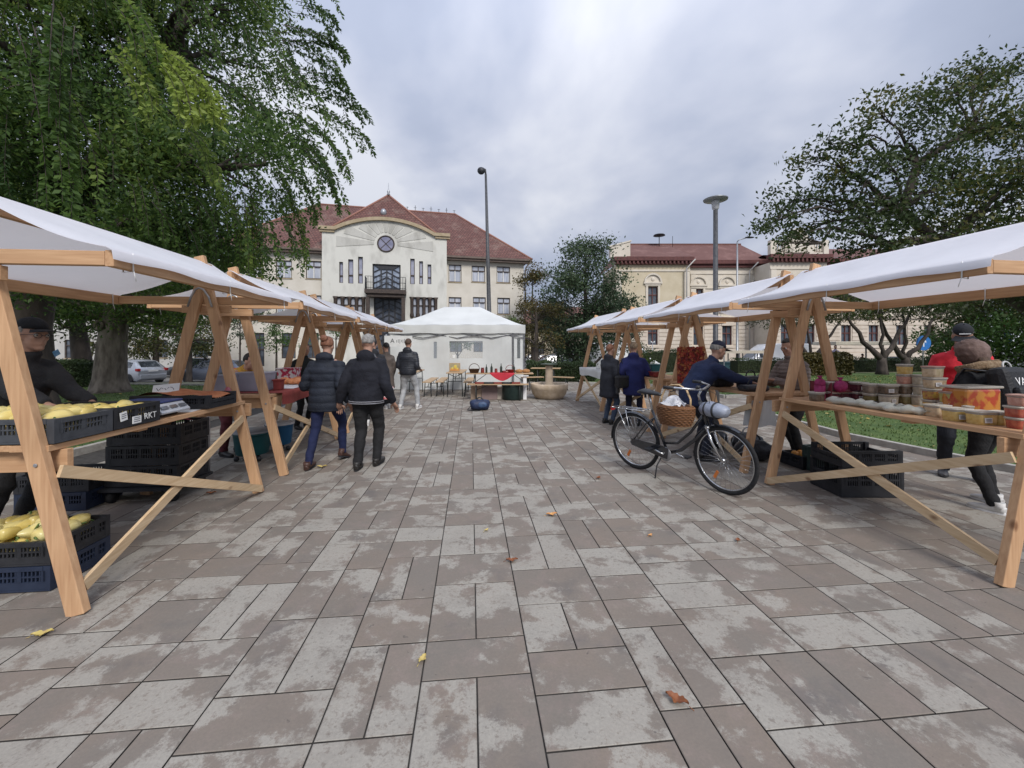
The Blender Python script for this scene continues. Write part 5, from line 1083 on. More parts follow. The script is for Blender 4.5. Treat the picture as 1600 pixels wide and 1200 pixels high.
# near right: crates below the deli table
def big_crate(lb, c, rz, h, l=.62, w_=.44, dip=True): return crate(lb, c, rz, l, w_, h, BPL, gcr, dip)
big_crate('tall black crate standing on the paving under the deli table', SL(1, 0, .74, 1.62, 0), AR - .15, .30); big_crate('tall black crate stacked on top of the one under the deli table', SL(1, 0, .74, 1.62, .298), AR - .13, .17, .61, .43)
crate('green grey crate behind the tall black crates under the deli table', SL(1, 0, 1.15, 2.2, 0), AR, .6, .4, .3, mat('green_grey_plastic', (.03, .05, .045), (.05, .075, .065), .5, 9), gcr)
crate('black crate with orange fruit below the second right stall', SL(1, 1, 1.05, .15, 0), AR, .5, .36, .16, BPL, gcr)
m = MB(); r = random.Random(8)
for k in range(16): m.ell((r.uniform(-.18, .18), r.uniform(-.12, .12), .13 + r.uniform(0, .03)), (.04, .04, .035), 10, 7)
tag(m.build('orange_fruit', mat('orange_fruit', (.55, .22, .04), (.62, .3, .07), .45, 9), loc=SL(1, 1, 1.05, .15, 0), rz=AR), 'small orange fruit filling the crate below the second right stall', 'fruit', kind='stuff')

# ------------------------------------------------------------------ deli tubs on the near right stall
TLID = mat('tub_lid', (.62, .58, .50), (.70, .66, .58), .3, 6, transl=.25, spec=.6)
PINKL = mat('tub_lid_pink', (.55, .34, .28), (.62, .42, .36), .3, 6, transl=.2)
def content(nm, a, b, sc_=28): return mat('filling_' + nm, a, b, .22, sc_, spec=.6, coat=.5, lo=.4, hi=.6)
FIL = dict(plum=content('plum', (.06, .018, .03), (.12, .035, .05)), brown=content('brown', (.085, .06, .045), (.16, .13, .10)), olive=content('olive', (.10, .09, .04), (.18, .16, .07)), pale=content('pale', (.42, .39, .30), (.55, .52, .43)), yellow=content('yellow', (.55, .36, .10), (.66, .49, .19)), maroon=content('maroon', (.30, .08, .06), (.50, .34, .08)),
           beige=content('beige', (.48, .35, .22), (.60, .48, .33)), green=content('green', (.30, .28, .07), (.44, .40, .14)), red=content('red', (.32, .05, .04), (.45, .12, .07)), grey=content('grey', (.17, .14, .11), (.27, .23, .19)), pink=content('pink', (.48, .22, .17), (.58, .33, .26)))
CLEAR = mat('clear_plastic', (.62, .60, .55), (.66, .64, .6), .15, 6, transl=.5, spec=.8)
STK = mat('sticker_white', (.68, .66, .63), (.74, .72, .7), .6, 30)
def tub(loc, w_, h, fill, label, sticker=False, lid=TLID, group='deli tubs on the near right stall', rz=0.0):
    t = thing('deli_tub', label, 'tub', loc, AR + rz, group); d = w_ * .8
    def rr_(x, y, q, z, n=6):
        out = []
        for cx, cy, a0 in ((1, 1, 0), (-1, 1, 90), (-1, -1, 180), (1, -1, 270)):
            for k in range(n): a = R(a0 + 90 * k / (n - 1)); out.append((cx * (x - q) + q * math.cos(a), cy * (y - q) + q * math.sin(a), z))
        return out
    def stack(prof, q, m):
        rings = [rr_(x, y, q, z) for x, y, z in prof]; n = len(rings[0]); V = [p for r_ in rings for p in r_]
        m.add(V, [(i * n + j, i * n + (j + 1) % n, (i + 1) * n + (j + 1) % n, (i + 1) * n + j) for i in range(len(rings) - 1) for j in range(n)], True); m.add(rings[0], [tuple(range(n))]); m.add(rings[-1], [tuple(reversed(range(n)))])
    a, b = w_ / 2, d / 2; fh = h * .74
    m = MB(); stack([(a * .80, b * .80, 0), (a * .84, b * .84, .004), (a * .90, b * .90, fh)], .02, m); m.build('filling', FIL[fill], t)
    m = MB(); stack([(a * .905, b * .905, fh + .0005), (a * .95, b * .95, h - .014)], .02, m); m.build('container', CLEAR, t)
    m = MB(); stack([(a * .96, b * .96, h - .0135), (a, b, h - .012), (a, b, h - .003), (a * .93, b * .93, h - .002), (a * .9, b * .9, h - .006)], .022, m); m.build('lid', lid, t)
    if sticker:
        m = MB(); q = -b * .915; m.box((-a * .25, q - .004, h * .36), (w_ * .34, .002, h * .36), Matrix.Rotation(R(-4), 3, 'X')); m.m = 1
        for k in range(3): m.box((-a * .25, q - .006, h * (.27 + .09 * k)), (w_ * .24, .001, .003), Matrix.Rotation(R(-4), 3, 'X'))
        m.build('sticker', [STK, INK], t)
    return t
def TP(px, py): Y = (H0 - TT) * F / (py - 544); return Vector(((px - 800) / F * Y, Y, TT))
TH = .098
stacks = [
 (1277, 627.5, .135, [('brown', 0, 'brown deli tub at the far corner of the deli table by the stall leg')]),
 (1298, 626.5, .15, [('plum', 0, 'dark plum tub under the grey tub at the far end of the deli table'), ('grey', 0, 'grey deli tub in the upper row at the far end, left of the magenta sack')]),
 (1319, 626, .13, [('plum', 0, 'dark plum tub under the round magenta sack')]),
 (1341, 627, .15, [('plum', 1, 'plum tub with white sticker at the bottom right of the magenta sack'), ('plum', 1, 'dark purple tub with white sticker in the upper row right of the magenta sack')]),
 (1362, 630.5, .14, [('olive', 0, 'olive tub at the bottom behind the white plastic bags'), ('grey', 0, 'grey brown tub in the upper row between purple and stickered tubs')]),
 (1388, 632.5, .155, [('pale', 1, 'wide pale tub with a sticker behind the white plastic bags'), ('brown', 1, 'dark brown tub with pink sticker standing free in the upper row')]),
 (1414, 632, .125, [('olive', 0, 'dark olive tub at the bottom of the stack of four left of the cream tubs'), ('brown', 0, 'dark brown tub second from the bottom of the stack of four'), ('pink', 0, 'pinkish tub second from the top of the stack of four'), ('yellow', 0, 'yellow topped tub at the top of the stack of four left of the cream tubs')]),
 (1437, 633.5, .115, [('pale', 0, 'pale tub at the bottom of the cream stack'), ('pale', 1, 'pale tub with sticker in the middle of the cream stack'), ('pale', 0, 'cream tub topping the stack between the two tall stacks')]),
 (1459, 643, .145, [('yellow', 0, 'yellow tub at the bottom of the tall stack before the red sweater'), ('maroon', 0, 'tub of yellow and maroon pickle in the tall stack before the red sweater'), ('beige', 1, 'beige tub with broad sticker in the tall stack before the red sweater'), ('beige', 0, 'beige tub with pink lid topping the tall stack before the red sweater')]),
 (1487, 649, .15, [('beige', 0, 'beige tub under the olive green one in the middle of the table'), ('green', 0, 'olive yellow tub with pink lid left of the big pepper box')]),
 (1465, 652.5, .15, [('beige', 0, 'pale round beige tub at the left end of the front row')]),
 (1497, 659.5, .155, [('yellow', 1, 'yellow tub with white sticker second in the front row')]),
 (1533, 665, .155, [('yellow', 1, 'yellow tub with low sticker third in the front row')]),
 (1563, 665.5, .135, [('yellow', 0, 'plain yellow tub fourth in the front row before the pepper box')]),
 (1514, 654, .07, [('red', 0, 'small red tub between the second and third tubs of the front row')]),
 (1594, 672, .13, [('red', 0, 'red pickle tub at the bottom of the stack at the right edge'), ('red', 0, 'red pickle tub in the middle of the stack at the right edge'), ('pink', 0, 'pink topped tub on top of the stack at the right edge')]),
]
for px, py, w_, lv in stacks:
    p = TP(px, py + 0); r = random.Random(px)
    p.y += w_ * .4; p.x = (px - 800) / F * p.y
    th_ = .078 if px == 1594 else TH
    for k, (fl, stq, lb) in enumerate(lv):
        tub((p.x + r.uniform(-.006, .006), p.y + r.uniform(-.006, .006), TT + k * (th_ + .0005)), w_, th_, fl, lb, stq, PINKL if 'pink lid' in lb or 'pink topped' in lb else TLID, rz=r.uniform(-.2, .2))
p = TP(1539, 652); t = thing('pepper_box', 'large clear box of red and yellow pickled peppers behind the front row of tubs', 'box', (p.x, p.y + .1, TT), AR)
m = MB(); m.bb(-.165, .165, -.09, .09, 0, .225); m.build('filling', mat('pickled_peppers', (.40, .045, .02), (.50, .20, .035), .2, 12, spec=.7, coat=.6, lo=.45, hi=.55), t, bevel=.02)
m = MB(); m.bb(-.175, .175, -.10, .10, .2255, .245); m.build('lid', CLEAR, t, bevel=.008)
MAG = mat('magenta_net', (.22, .012, .07), (.34, .03, .13), .6, 18, bump=.5)
for px, py, r_, lb, lift in ((1313, 612, .062, 'round magenta net sack on the plum tub', TH), (1281, 613, .05, 'upright magenta net sack by the stall leg at the far end of the deli table', TH + .04)):
    Yq = TP(px, 628).y + (.05 if lift < .1 else .12); m = MB(); m.ell((0, 0, r_ * .9), (r_, r_, r_), 14, 10, fn=lambda d: 1 + .08 * math.sin(9 * d.x) * math.sin(8 * d.z)); m.lathe([(r_ * .35, r_ * 1.65), (.012, r_ * 2.0), (.03, r_ * 2.4), (.0, r_ * 2.45)], n=10)
    if lift > .1: m.xf(Matrix.Translation((0, 0, 0))); m.lathe([(.05, -.138), (.05, .02)], n=14)
    tag(m.build('net_sack', MAG, loc=((px - 800) / F * Yq, Yq, TT + lift)), lb, 'sack')
m = MB(); m.bb(-.19, .19, -.13, .13, .09, .10); m.bb(-.19, .19, .12, .13, 0, .19); m.bb(.18, .19, -.13, .13, 0, .19); m.bb(-.19, -.18, -.13, .13, 0, .19); tag(m.build('maroon_tray', mat('maroon_card', (.13, .02, .03), (.18, .03, .04), .6, 9), loc=SL(1, 0, .62, 1.72), rz=AR), 'open maroon cardboard tray behind the plum tubs', 'tray')
BAG = mat('plastic_bag_white', (.60, .60, .52), (.72, .72, .66), .35, 12, transl=.3, bump=.6, bscale=30)
for k, (px, py, L_, lb) in enumerate(((1322, 633, .34, 'rolled white plastic bag at the far end of the table front'), (1380, 641, .34, 'flat white plastic bag in the middle of the table front'), (1412, 646, .26, 'crumpled white plastic bag nearest to the tubs of the front row'))):
    p = TP(px, py); r = random.Random(k + 4); m = MB(); pts = [Vector((0, -L_ / 2 + L_ * i / 8, .036 + .006 * math.sin(i * 2 + k))) for i in range(9)]
    m.tube(pts, [((.050 + .012 * math.sin(i * 1.7 + k)) * (1 if 0 < i < 8 else .55), (.034 + .007 * math.sin(i * 2.3)) * (1 if 0 < i < 8 else .5)) for i in range(9)], 14)
    m.grid(lambda u, v: Vector(((u - .5) * .09, -L_ / 2 - .07 * v, .03 + .015 * math.sin(u * 11 + v * 4))), 8, 5); m.m = 1
    for q in range(3): m.box((.01 - .02 * q, -.02 + .03 * q, .071), (.018, .03, .003))
    tag(m.build('plastic_bag', [BAG, INK], loc=p, rz=AR + (.15, .25, .5)[k]), lb, 'plastic bag', 'white plastic bags on the deli table')

# ------------------------------------------------------------------ goods on the other stalls
CLR = mat('cloth_darkred', (.20, .035, .030), (.28, .055, .045), .85, 6, bump=.3); CLW = mat('cloth_white', (.62, .62, .60), (.70, .70, .68), .85, 5, bump=.2)
def cover(side, i, m_, label, y0, y1, drop=.14, cat='tablecloth'):
    m = MB(); c = SL(side, i, .55, (y0 + y1) / 2, 0); hl = (y1 - y0) / 2
    def f(u, v):
        q = (u - .5) * 2; y = -hl + 2 * hl * v; s_ = 1 if q > 0 else -1; a = abs(q)
        if a < .7: return Vector((q / .7 * .45, y, TT + .006))
        k = (a - .7) / .3; return Vector((s_ * (.45 + .012 + .02 * math.sin(v * 17) * k), y, TT + .006 - drop * k * (1 + .1 * math.sin(v * 9))))
    m.grid(f, 20, 26); return tag(m.build('tablecloth', m_, loc=(c.x, c.y, 0), rz=(AL if side < 0 else AR)), label, cat)
cover(-1, 1, CLR, 'dark red cloth covering the second left stall table', .12, 1.98)
cover(1, 3, CLW, 'white cover over the farthest right stall table', .1, 2.0, .2)
cover(-1, 3, CLW, 'pale cover over the farthest left stall table', .1, 1.9, .1)
PBX = mat('clear_box', (.50, .50, .58), (.60, .60, .68), .2, 5, transl=.4, spec=.6)
def sbox(side, i, b, y, sx, sy, h, m_, lb, nm='storage_box', cat='box', lidm=None, rz=0, z=TT + .008, taper=.88):
    t = thing(nm, lb, cat, SL(side, i, b, y, z), (AL if side < 0 else AR) + rz); m = MB(); a, c = sx / 2, sy / 2
    m.add([(-a * taper, -c * taper, 0), (a * taper, -c * taper, 0), (a * taper, c * taper, 0), (-a * taper, c * taper, 0), (-a, -c, h), (a, -c, h), (a, c, h), (-a, c, h)], [(0, 1, 2, 3), (0, 1, 5, 4), (1, 2, 6, 5), (2, 3, 7, 6), (3, 0, 4, 7)]); m.build('body', m_, t, bevel=.01)
    m = MB(); m.bb(-a - .008, a + .008, -c - .008, c + .008, h + .001, h + .018); m.build('lid', lidm or m_, t, bevel=.005); return t
sbox(-1, 1, .55, .45, .36, .28, .22, PBX, 'clear lidded plastic box at the near end of the red cloth table'); sbox(-1, 1, .80, .22, .2, .2, .2, PBX, 'narrow clear box left of the larger plastic box on the red cloth table')
sbox(-1, 1, .3, .5, .1, .12, .12, CLR, 'small rust red box in front of the clear plastic box')
sbox(-1, 1, .62, 1.55, .26, .26, .22, mat('patterned_red_white', (.45, .03, .08), (.70, .66, .66), .5, 16, lo=.48, hi=.52), 'red and white patterned box on the red cloth table', 'patterned_box')
m = MB(); r = random.Random(9)
for k in range(9): m.ell((r.uniform(-.13, .13), r.uniform(-.16, .16), .05 + .03 * r.random()), (.075, .06, .045), 12, 8, fn=lambda d: 1 + .15 * math.sin(8 * d.x + 5 * d.y))
tag(m.build('orange_bags', mat('orange_mesh', (.62, .20, .08), (.72, .34, .16), .6, 24, bump=.5), loc=SL(-1, 1, .42, 1.25, TT + .008), rz=AL), 'heap of bright orange net bags on the red cloth table', 'net bags', kind='stuff')
for k in range(3): m = MB(); m.bb(-.1, .1, -.14, .14, 0, .004); tag(m.build('paper_sheet', mat('leaflet', (.55, .55, .60), (.66, .66, .7), .7, 30), loc=SL(-1, 1, .28 + .07 * k, .78 + .17 * k, TT + .009 + .005 * k), rz=AL + .2 * k), ('near', 'middle', 'far')[k] + ' leaflet on the front of the red cloth table', 'leaflet', 'leaflets on the red cloth')
TEAL = mat('teal_tub', (.01, .075, .085), (.015, .10, .11), .45, 5); BLU = mat('blue_tub', (.02, .12, .26), (.03, .15, .3), .45, 5)
for lb, m_, b, y, sx, rz in (('teal plastic tub below the red cloth table', TEAL, .75, .75, .42, 0), ('blue plastic tub behind the teal tub below the red cloth table', BLU, .65, 1.3, .34, .2)):
    t = thing('plastic_tub', lb, 'tub', SL(-1, 1, b, y, .08), AL + rz); m = MB(); m.lathe([(sx * .42, 0), (sx * .46, .01), (sx * .54, .27), (sx * .58, .29), (sx * .55, .29), (sx * .44, .03), (0, .03)], n=26); m.build('body', m_, t)
    m = MB(); m.lathe([(sx * .5, .291), (sx * .585, .293), (sx * .56, .315), (0, .32)], n=26); m.build('lid', mat('grey_lid', (.25, .26, .27), (.32, .33, .34), .5, 9) if m_ is TEAL else CLW, t)
    for q in ((-.14, -.12), (.14, -.12), (0, .15)): m = MB(); m.ell((q[0], q[1], -.045), (.035, .03, .035), 10, 7); m.build('castor', BPL, t)
# third and fourth left stalls: modest goods glimpsed between the walkers
for i, b, y, sx, sy, h, m_, lb in ((2, .5, .4, .4, .3, .12, mat('wicker_pale', (.30, .19, .09), (.42, .29, .15), .8, 40, bump=.5), 'pale basket on the third left stall'), (2, .5, 1.1, .3, .3, .18, CLW, 'white box on the third left stall'), (3, .5, .7, .4, .3, .15, CLR, 'dark red box on the farthest left stall'), (3, .5, 1.4, .3, .3, .2, CLW, 'white box on the farthest left stall')):
    sbox(-1, i, b, y, sx, sy, h, m_, lb)
# second right stall: black goods
BGD = mat('black_goods', (.012, .012, .014), (.035, .035, .04), .4, 16, bump=.4)
r = random.Random(12)
for k, lb in enumerate(('flat black leather case nearest to the camera on the second right stall', 'black handbag beside the flat case on the second right stall', 'black handbag with upright handle in the middle of the second right stall', 'black shoulder bag in front of the vendor in the quilted jacket', 'black bag at the far end of the second right stall')):
    t = thing('black_bag', lb, 'bag', SL(1, 1, .35 + .22 * (k % 2), .25 + .33 * k, TT), AR + r.uniform(-.4, .4), 'black bags on the second right stall'); m = MB(); h = (.08, .17, .2, .15, .16)[k]; m.box((0, 0, h / 2), (.32, .2, h)); m.build('body', BGD, t, bevel=.03)
    m = MB(); m.tor((0, 0, h), .075, .009, 'y', 16, 6, 0, math.pi); m.build('handle', BGD, t)
for k, (b, y, lb) in enumerate(((.55, .5, 'black holdall on the ground under the near end of the second right stall'), (.8, .95, 'crumpled black bag beside the holdall under the second right stall'), (.45, 1.2, 'black bag behind the bicycle front wheel'))):
    m = MB(); m.ell((0, 0, .13), (.28 - .03 * k, .19, .14), 20, 12, fn=lambda d: 1 + .09 * math.sin(7 * d.x + k) * math.cos(6 * d.y + 2 * d.z)); t = thing('black_holdall', lb, 'bag', SL(1, 1, b, y, 0), AR + .3 * k, 'black bags on the ground'); m.build('body', BGD, t)
    m = MB(); m.tor((0, 0, .24), .1, .011, 'y', 16, 6, 0, math.pi); m.build('handle', STRAP if k == 1 else BGD, t)
m = MB(); m.grid(lambda u, v: Vector(((u - .5) * (.3 + .1 * v), .02 * math.sin(u * 9), -.32 * v * (1 + .05 * math.sin(u * 7)))), 14, 10); m.grid(lambda u, v: Vector(((u - .5) * (.3 + .1 * v), .08 + .02 * math.sin(u * 8 + 1), -.32 * v)), 14, 10); tag(m.build('white_bag', CLW, loc=SL(1, 1, .3, .02, .86), rz=AR), 'white plastic bag hanging below the near end of the second right table', 'bag')
# board with red autumn leaves on the far corner of the second right table
t = thing('leaf_board', 'upright board of red autumn leaves on the table behind the man in the navy cap', 'board', (2.78, 6.38, TT), R(-6))
MB().box((0, 0, .28), (.40, .03, .56)).build('board', mat('red_brown_board', (.22, .045, .025), (.33, .08, .04), .8, 7), t)
m = MB(); r = random.Random(14)
for k in range(420):
    x, z = r.uniform(-.195, .195), r.uniform(0, .56); q = r.uniform(.018, .04); a = r.uniform(0, 6.28); m.m = r.choice((0, 0, 1, 2)); c, s_ = math.cos(a) * q, math.sin(a) * q; y = -.02 - r.random() * .02
    m.add([(x - c, y, z - s_), (x + s_ * .6, y - .01, z - c * .6), (x + c, y - .005, z + s_), (x - s_ * .6, y - .012, z + c * .6)], [(0, 1, 2, 3)])
m.build('leaves', [mat('leaf_red', (.30, .03, .02), (.42, .06, .03), .6, 20), mat('leaf_rust', (.40, .13, .04), (.46, .17, .05), .6, 20), mat('leaf_wine', (.13, .015, .015), (.18, .02, .02), .6, 20)], t)
# third right stall
sbox(1, 2, .6, .9, .34, .26, .2, TEAL, 'dark teal box on the third right stall', rz=.1); sbox(1, 2, .35, .35, .24, .2, .08, REDP, 'flat red box on the near end of the third right stall')
t = thing('potted_plants', 'green leafy plant in a pot on the third right stall behind the blue coat', 'plant', SL(1, 2, .5, 1.35)); m = MB(); m.lathe([(.07, 0), (.1, .14), (.09, .14), (.0, .12)], n=14); m.build('pot', TEAL, t)
nn = 260; leaves_mesh('foliage', np.stack([rng.normal(size=nn) * .13, rng.normal(size=nn) * .13, .2 + np.abs(rng.normal(size=nn)) * .1], 1), np.full(nn, .07), rng.uniform(0, 1, nn), LS, t)
# farthest right stall: small packets on the cover
for k in range(5): m = MB(); m.bb(-.07, .07, -.05, .05, 0, .035 + .01 * (k % 2)); tag(m.build('packet', (CLR, mat('tan_card', (.4, .3, .2), (.5, .4, .28), .7, 9), CLR, PAPER, TEAL)[k], loc=SL(1, 3, .25 + .12 * (k % 3), .2 + .22 * k, TT + .008), rz=AR + k * .3), ('first', 'second', 'third', 'fourth', 'fifth')[k] + ' small packet from the near end on the white cover of the last right stall', 'packet', 'packets on the white cover')

# ------------------------------------------------------------------ tent, tables, benches, fountain
TW = mat('tent_white', (.68, .69, .67), (.76, .77, .75), .6, 1.5, transl=.22, bump=.35, bscale=4)
X0, X1, Y0, Y1 = -4.40, .47, 14.6, 17.6; ZE, ZP = 2.33, 3.12
t = thing('white_tent', 'white folding gazebo with side walls and a clear window at the end of the square', 'tent', (X0, Y0, 0)); W_, D_ = X1 - X0, Y1 - Y0; ra, rb = W_ / 2 - .72, W_ / 2 + .72
def tent_roof(u, v):
    x, y = W_ * u, D_ * v; xa = ra if x < ra else rb if x > rb else x
    dx = (ra - x) / ra if x < ra else (x - rb) / (W_ - rb) if x > rb else 0; dy = abs(y - D_ / 2) / (D_ / 2); q = max(dx, dy); zz_ = ZE + (ZP - ZE) * (1 - q) ** 1.22
    return Vector((x, y, zz_ + .012 * math.sin(x * 5) * q))
m = MB(); m.grid(tent_roof, 50, 30)
def val(u, v): x = W_ * u; return Vector((x, -.01 - .01 * math.sin(x * 9), ZE - (.30 + .012 * math.sin(x * 4)) * v))
m.grid(val, 40, 3); m.grid(lambda u, v: Vector((W_ + .01, D_ * u, ZE - .3 * v)), 10, 2); m.grid(lambda u, v: Vector((-.01, D_ * u, ZE - .3 * v)), 10, 2); m.grid(lambda u, v: Vector((W_ * u, D_ + .01, ZE - .3 * v)), 10, 2); m.build('roof', TW, t)
def cloth_wall(x0, x1, y, holes, seed):
    m = MB(); xs = sorted({x0, x1, *[h[i] for h in holes for i in (0, 1)]} | set(np.linspace(x0, x1, 26))); zs = sorted({0.02, ZE - .06, *[h[i] for h in holes for i in (2, 3)]} | set(np.linspace(.02, ZE - .06, 12)))
    for a, b in zip(xs, xs[1:]):
        for c, d in zip(zs, zs[1:]):
            if any(h[0] <= a and b <= h[1] and h[2] <= c and d <= h[3] for h in holes): continue
            g = lambda x, z: (x, y + .025 * math.sin(x * 3.1 + z * 1.9 + seed) + .012 * math.sin(x * 9 - z * 4), z); m.add([g(a, c), g(b, c), g(b, d), g(a, d)], [(0, 1, 2, 3)], True)
    return m
hx = lambda px: P(px, 0, 14.6).x - X0; hz = lambda py: H0 - (py - 544) / F * 14.6
win = [(hx(677), hx(682), hz(560), hz(534)), (hx(702), hx(754), hz(560), hz(533))]
xw = hx(801)
m = cloth_wall(0.03, xw - .03, .06, win, 1); m.build('front_wall', TW, t, fix=False)
m = cloth_wall(xw + .05, W_ - .03, .06, [(hx(808), hx(813), hz(560), hz(528))], 2); m.build('side_panel', TW, t, fix=False)
bw = [(1.2, 3.2, .95, 1.75)]; m = cloth_wall(.03, W_ - .03, D_ - .06, bw, 3); m.build('back_wall', TW, t, fix=False)
for x in (.03, W_ - .03): m = MB(); m.grid(lambda u, v: Vector((x, .1 + (D_ - .2) * u, .02 + (ZE - .08) * v)), 8, 4); m.build('end_wall', TW, t, fix=False)
FILM = mat('clear_film', (.5, .55, .6), (.55, .6, .65), .08, 3, alpha=.22, spec=.9)
m = MB(); m.bb(win[1][0] - .02, win[1][1] + .02, .09, .093, win[1][2] - .02, win[1][3] + .02); m.bb(win[0][0] - .01, win[0][1] + .01, .09, .093, win[0][2] - .01, win[0][3] + .01); m.build('window_film', FILM, t)
m = MB()
for x in (.03, W_ - .03, xw + .01):
    for y in (.02, D_ - .03): m.bb(x - .02, x + .02, y - .02, y + .02, 0, ZE - .02)
n = 4
for k in range(n):
    a, b = W_ * k / n, W_ * (k + 1) / n; m.beam((a, 0.02, 1.86), (b, 0.02, 2.06), .03, .015); m.beam((a, .035, 2.06), (b, .035, 1.86), .03, .015)
m.build('frame', mat('tent_frame', (.10, .10, .11), (.2, .2, .21), .5, 10, metal=.4), t)
for k in range(1): m = MB(); m.box((hx(709), .03, hz(557)), (.1, .01, .12)); m.build('window_notice', PAPER, t)
BEER = mat('bench_board', (.36, .24, .13), (.46, .32, .19), .55, 8, (1, 8, 8)); BLEG = mat('bench_leg_green_black', (.025, .03, .03), (.04, .045, .045), .5, 9)
def beer(label, x, y, rz, table, ln=2.0, z_scale=1, group='beer tables and benches'):
    w_, h = (.5, .76) if table else (.26, .48); t = thing('beer_table' if table else 'beer_bench', label, 'table' if table else 'bench', (x, y, 0), rz, group)
    MB().bb(-w_ / 2, w_ / 2, -ln / 2, ln / 2, h - .03, h).build('tabletop' if table else 'seat', BEER, t, bevel=.006)
    for s_ in (-1, 1):
        m = MB(); yy = s_ * (ln / 2 - .25)
        for q in (-1, 1): m.tube([(q * (w_ / 2 - .05), yy, h - .032), (q * (w_ / 2 - .02), yy, 0)], .014, 6)
        m.tube([(-w_ / 2 + .04, yy, h * .62), (w_ / 2 - .04, yy, h * .62)], .012, 6); m.tube([(0, yy - s_ * .35, h - .035), (0, yy, h * .62)], .01, 6)
        if table: m.tube([(-w_ / 2 + .05, yy, h - .05), (0, yy, h * .8), (w_ / 2 - .05, yy, h - .05)], .01, 6)
        m.build('leg', BLEG, t)
    return t
zz0 = 13.35
beer('beer bench just right of the man in pale jeans', P(665, 0, 12.6).x + .02, zz0, R(3), False, 1.9); beer('beer bench second to the right of the man in pale jeans', P(683, 0, 12.6).x + .02, zz0 + .1, R(4), False, 1.9)
beer('beer table end on with a picture on top, before the tent window', P(708.5, 0, 12.6).x + .02, zz0, R(2), True, 1.9); beer('beer bench between the picture table and the bread table', P(730, 0, 12.6).x, zz0, R(2), False, 1.9)
beer('beer table partly hidden behind the man in pale jeans', P(645, 0, 12.6).x - .2, zz0, R(3), True, 1.9)
t = thing('picture', 'small painting of orange fruit leaning on the beer table', 'picture', (P(710.5, 0, 12.75).x, 12.75, .762), R(2)); MB().box((0, 0, .14), (.34, .02, .27)).build('frame', BEER, t)
m = MB(); m.box((0, -.013, .14), (.30, .004, .23)); m.m = 1; m.box((0, -.017, .07), (.28, .002, .07)); m.m = 2; m.ell((.02, -.016, .16), (.05, .004, .06), 12, 8); m.ell((-.07, -.016, .11), (.035, .004, .035), 12, 8); m.ell((.08, -.016, .10), (.035, .004, .035), 12, 8); m.build('painting', [mat('paint_ochre', (.30, .26, .16), (.42, .36, .2), .6, 12), mat('paint_orange', (.5, .2, .05), (.6, .3, .1), .6, 12), mat('paint_yellow', (.6, .45, .08), (.65, .5, .1), .6, 12)], t)
TX, TY = P(781, 0, 12.3).x, 12.3
beer('long beer table laden with bread and bottles right of the tent window', TX, TY, R(90), True, 2.0); beer('beer bench carrying trays in front of the bread table', P(778, 0, 11.75).x, 11.75, R(90), False, 1.75)
beer('beer table standing behind the fountain', P(853, 0, 15.4).x, 15.4, R(80), True, 1.1); beer('beer bench right of the fountain column', P(877, 0, 14.6).x, 14.6, R(60), False, .9); beer('beer bench left of the fountain column', P(832, 0, 14.6).x, 14.6, R(110), False, .8)
m = MB()
def rc_(u, v): x = -.36 + .72 * u; dr = .02 + .21 * (1 - abs(2 * u - 1) ** 1.6); return Vector((x, -.27 - .01 * math.sin(u * 9), .765 - dr * v)) if v > 0 else Vector((x, -.27, .768))
m.grid(rc_, 18, 4); m.grid(lambda u, v: Vector((-.36 + .72 * u, -.27 + .5 * v, .768)), 8, 4); tag(m.build('red_cloth', mat('bright_red_cloth', (.50, .03, .05), (.6, .05, .07), .8, 6), loc=(P(785, 0, TY).x, TY, 0)), 'bright red cloth hanging from the front of the bread table', 'cloth')
GLB = mat('bottle_dark', (.02, .03, .02), (.04, .05, .03), .15, 9, spec=.8); BRD = mat('bread_crust', (.28, .12, .04), (.42, .22, .09), .8, 18, bump=.4); JAM = mat('jam_red', (.16, .02, .02), (.26, .05, .03), .25, 9, spec=.7)
def small(px, nm, lb, cat, kind, m_, s_=1.0, group=None, yy=None, z=.762):
    y = yy or TY - .05; t = P(px, 0, y); m = MB()
    if kind == 'bottle': m.lathe([(.035, 0), (.037, .01), (.037, .16), (.013, .22), (.013, .28), (0, .281)], n=12)
    elif kind == 'jar': m.lathe([(.04, 0), (.045, .02), (.045, .09), (.035, .105), (.04, .107), (.04, .13), (0, .131)], n=12)
    elif kind == 'loaf': m.ell((0, 0, .06), (.15, .1, .075), 16, 10, fn=lambda d: 1 + .04 * math.sin(12 * d.x))
    elif kind == 'basket': m.lathe([(.1, 0), (.14, .1), (.15, .1), (.13, .09), (.09, .02), (0, .02)], n=18); m.tor((0, 0, .1), .13, .008, 'y', 18, 6, 0, math.pi)
    elif kind == 'tray': m.bb(-.18, .18, -.11, .11, 0, .015); m.bb(-.18, .18, -.11, -.1, .015, .05); m.bb(-.18, .18, .1, .11, .015, .05)
    elif kind == 'cake': m.lathe([(.11, 0), (.12, .01), (.12, .055), (.1, .07), (0, .075)], n=18)
    m.xf(Matrix.Scale(s_, 4)); return tag(m.build(nm, m_, loc=(t.x, y, z)), lb, cat, group)
gb = 'goods on the bread table'
small(741, 'wicker_basket', 'dark dome shaped basket at the left end of the bread table', 'basket', 'basket', mat('dark_wicker', (.08, .045, .03), (.13, .08, .05), .8, 30, bump=.5), 1.2, gb)
small(754, 'jar', 'jar right of the dark basket on the bread table', 'jar', 'jar', JAM, 1.2, gb); small(760, 'bottle', 'dark bottle on the left part of the bread table', 'bottle', 'bottle', GLB, .9, gb); small(768, 'bottle', 'taller dark bottle above the left corner of the red cloth', 'bottle', 'bottle', GLB, 1.0, gb); small(775, 'jar', 'low jar between the bottles above the red cloth', 'jar', 'jar', JAM, 1, gb)
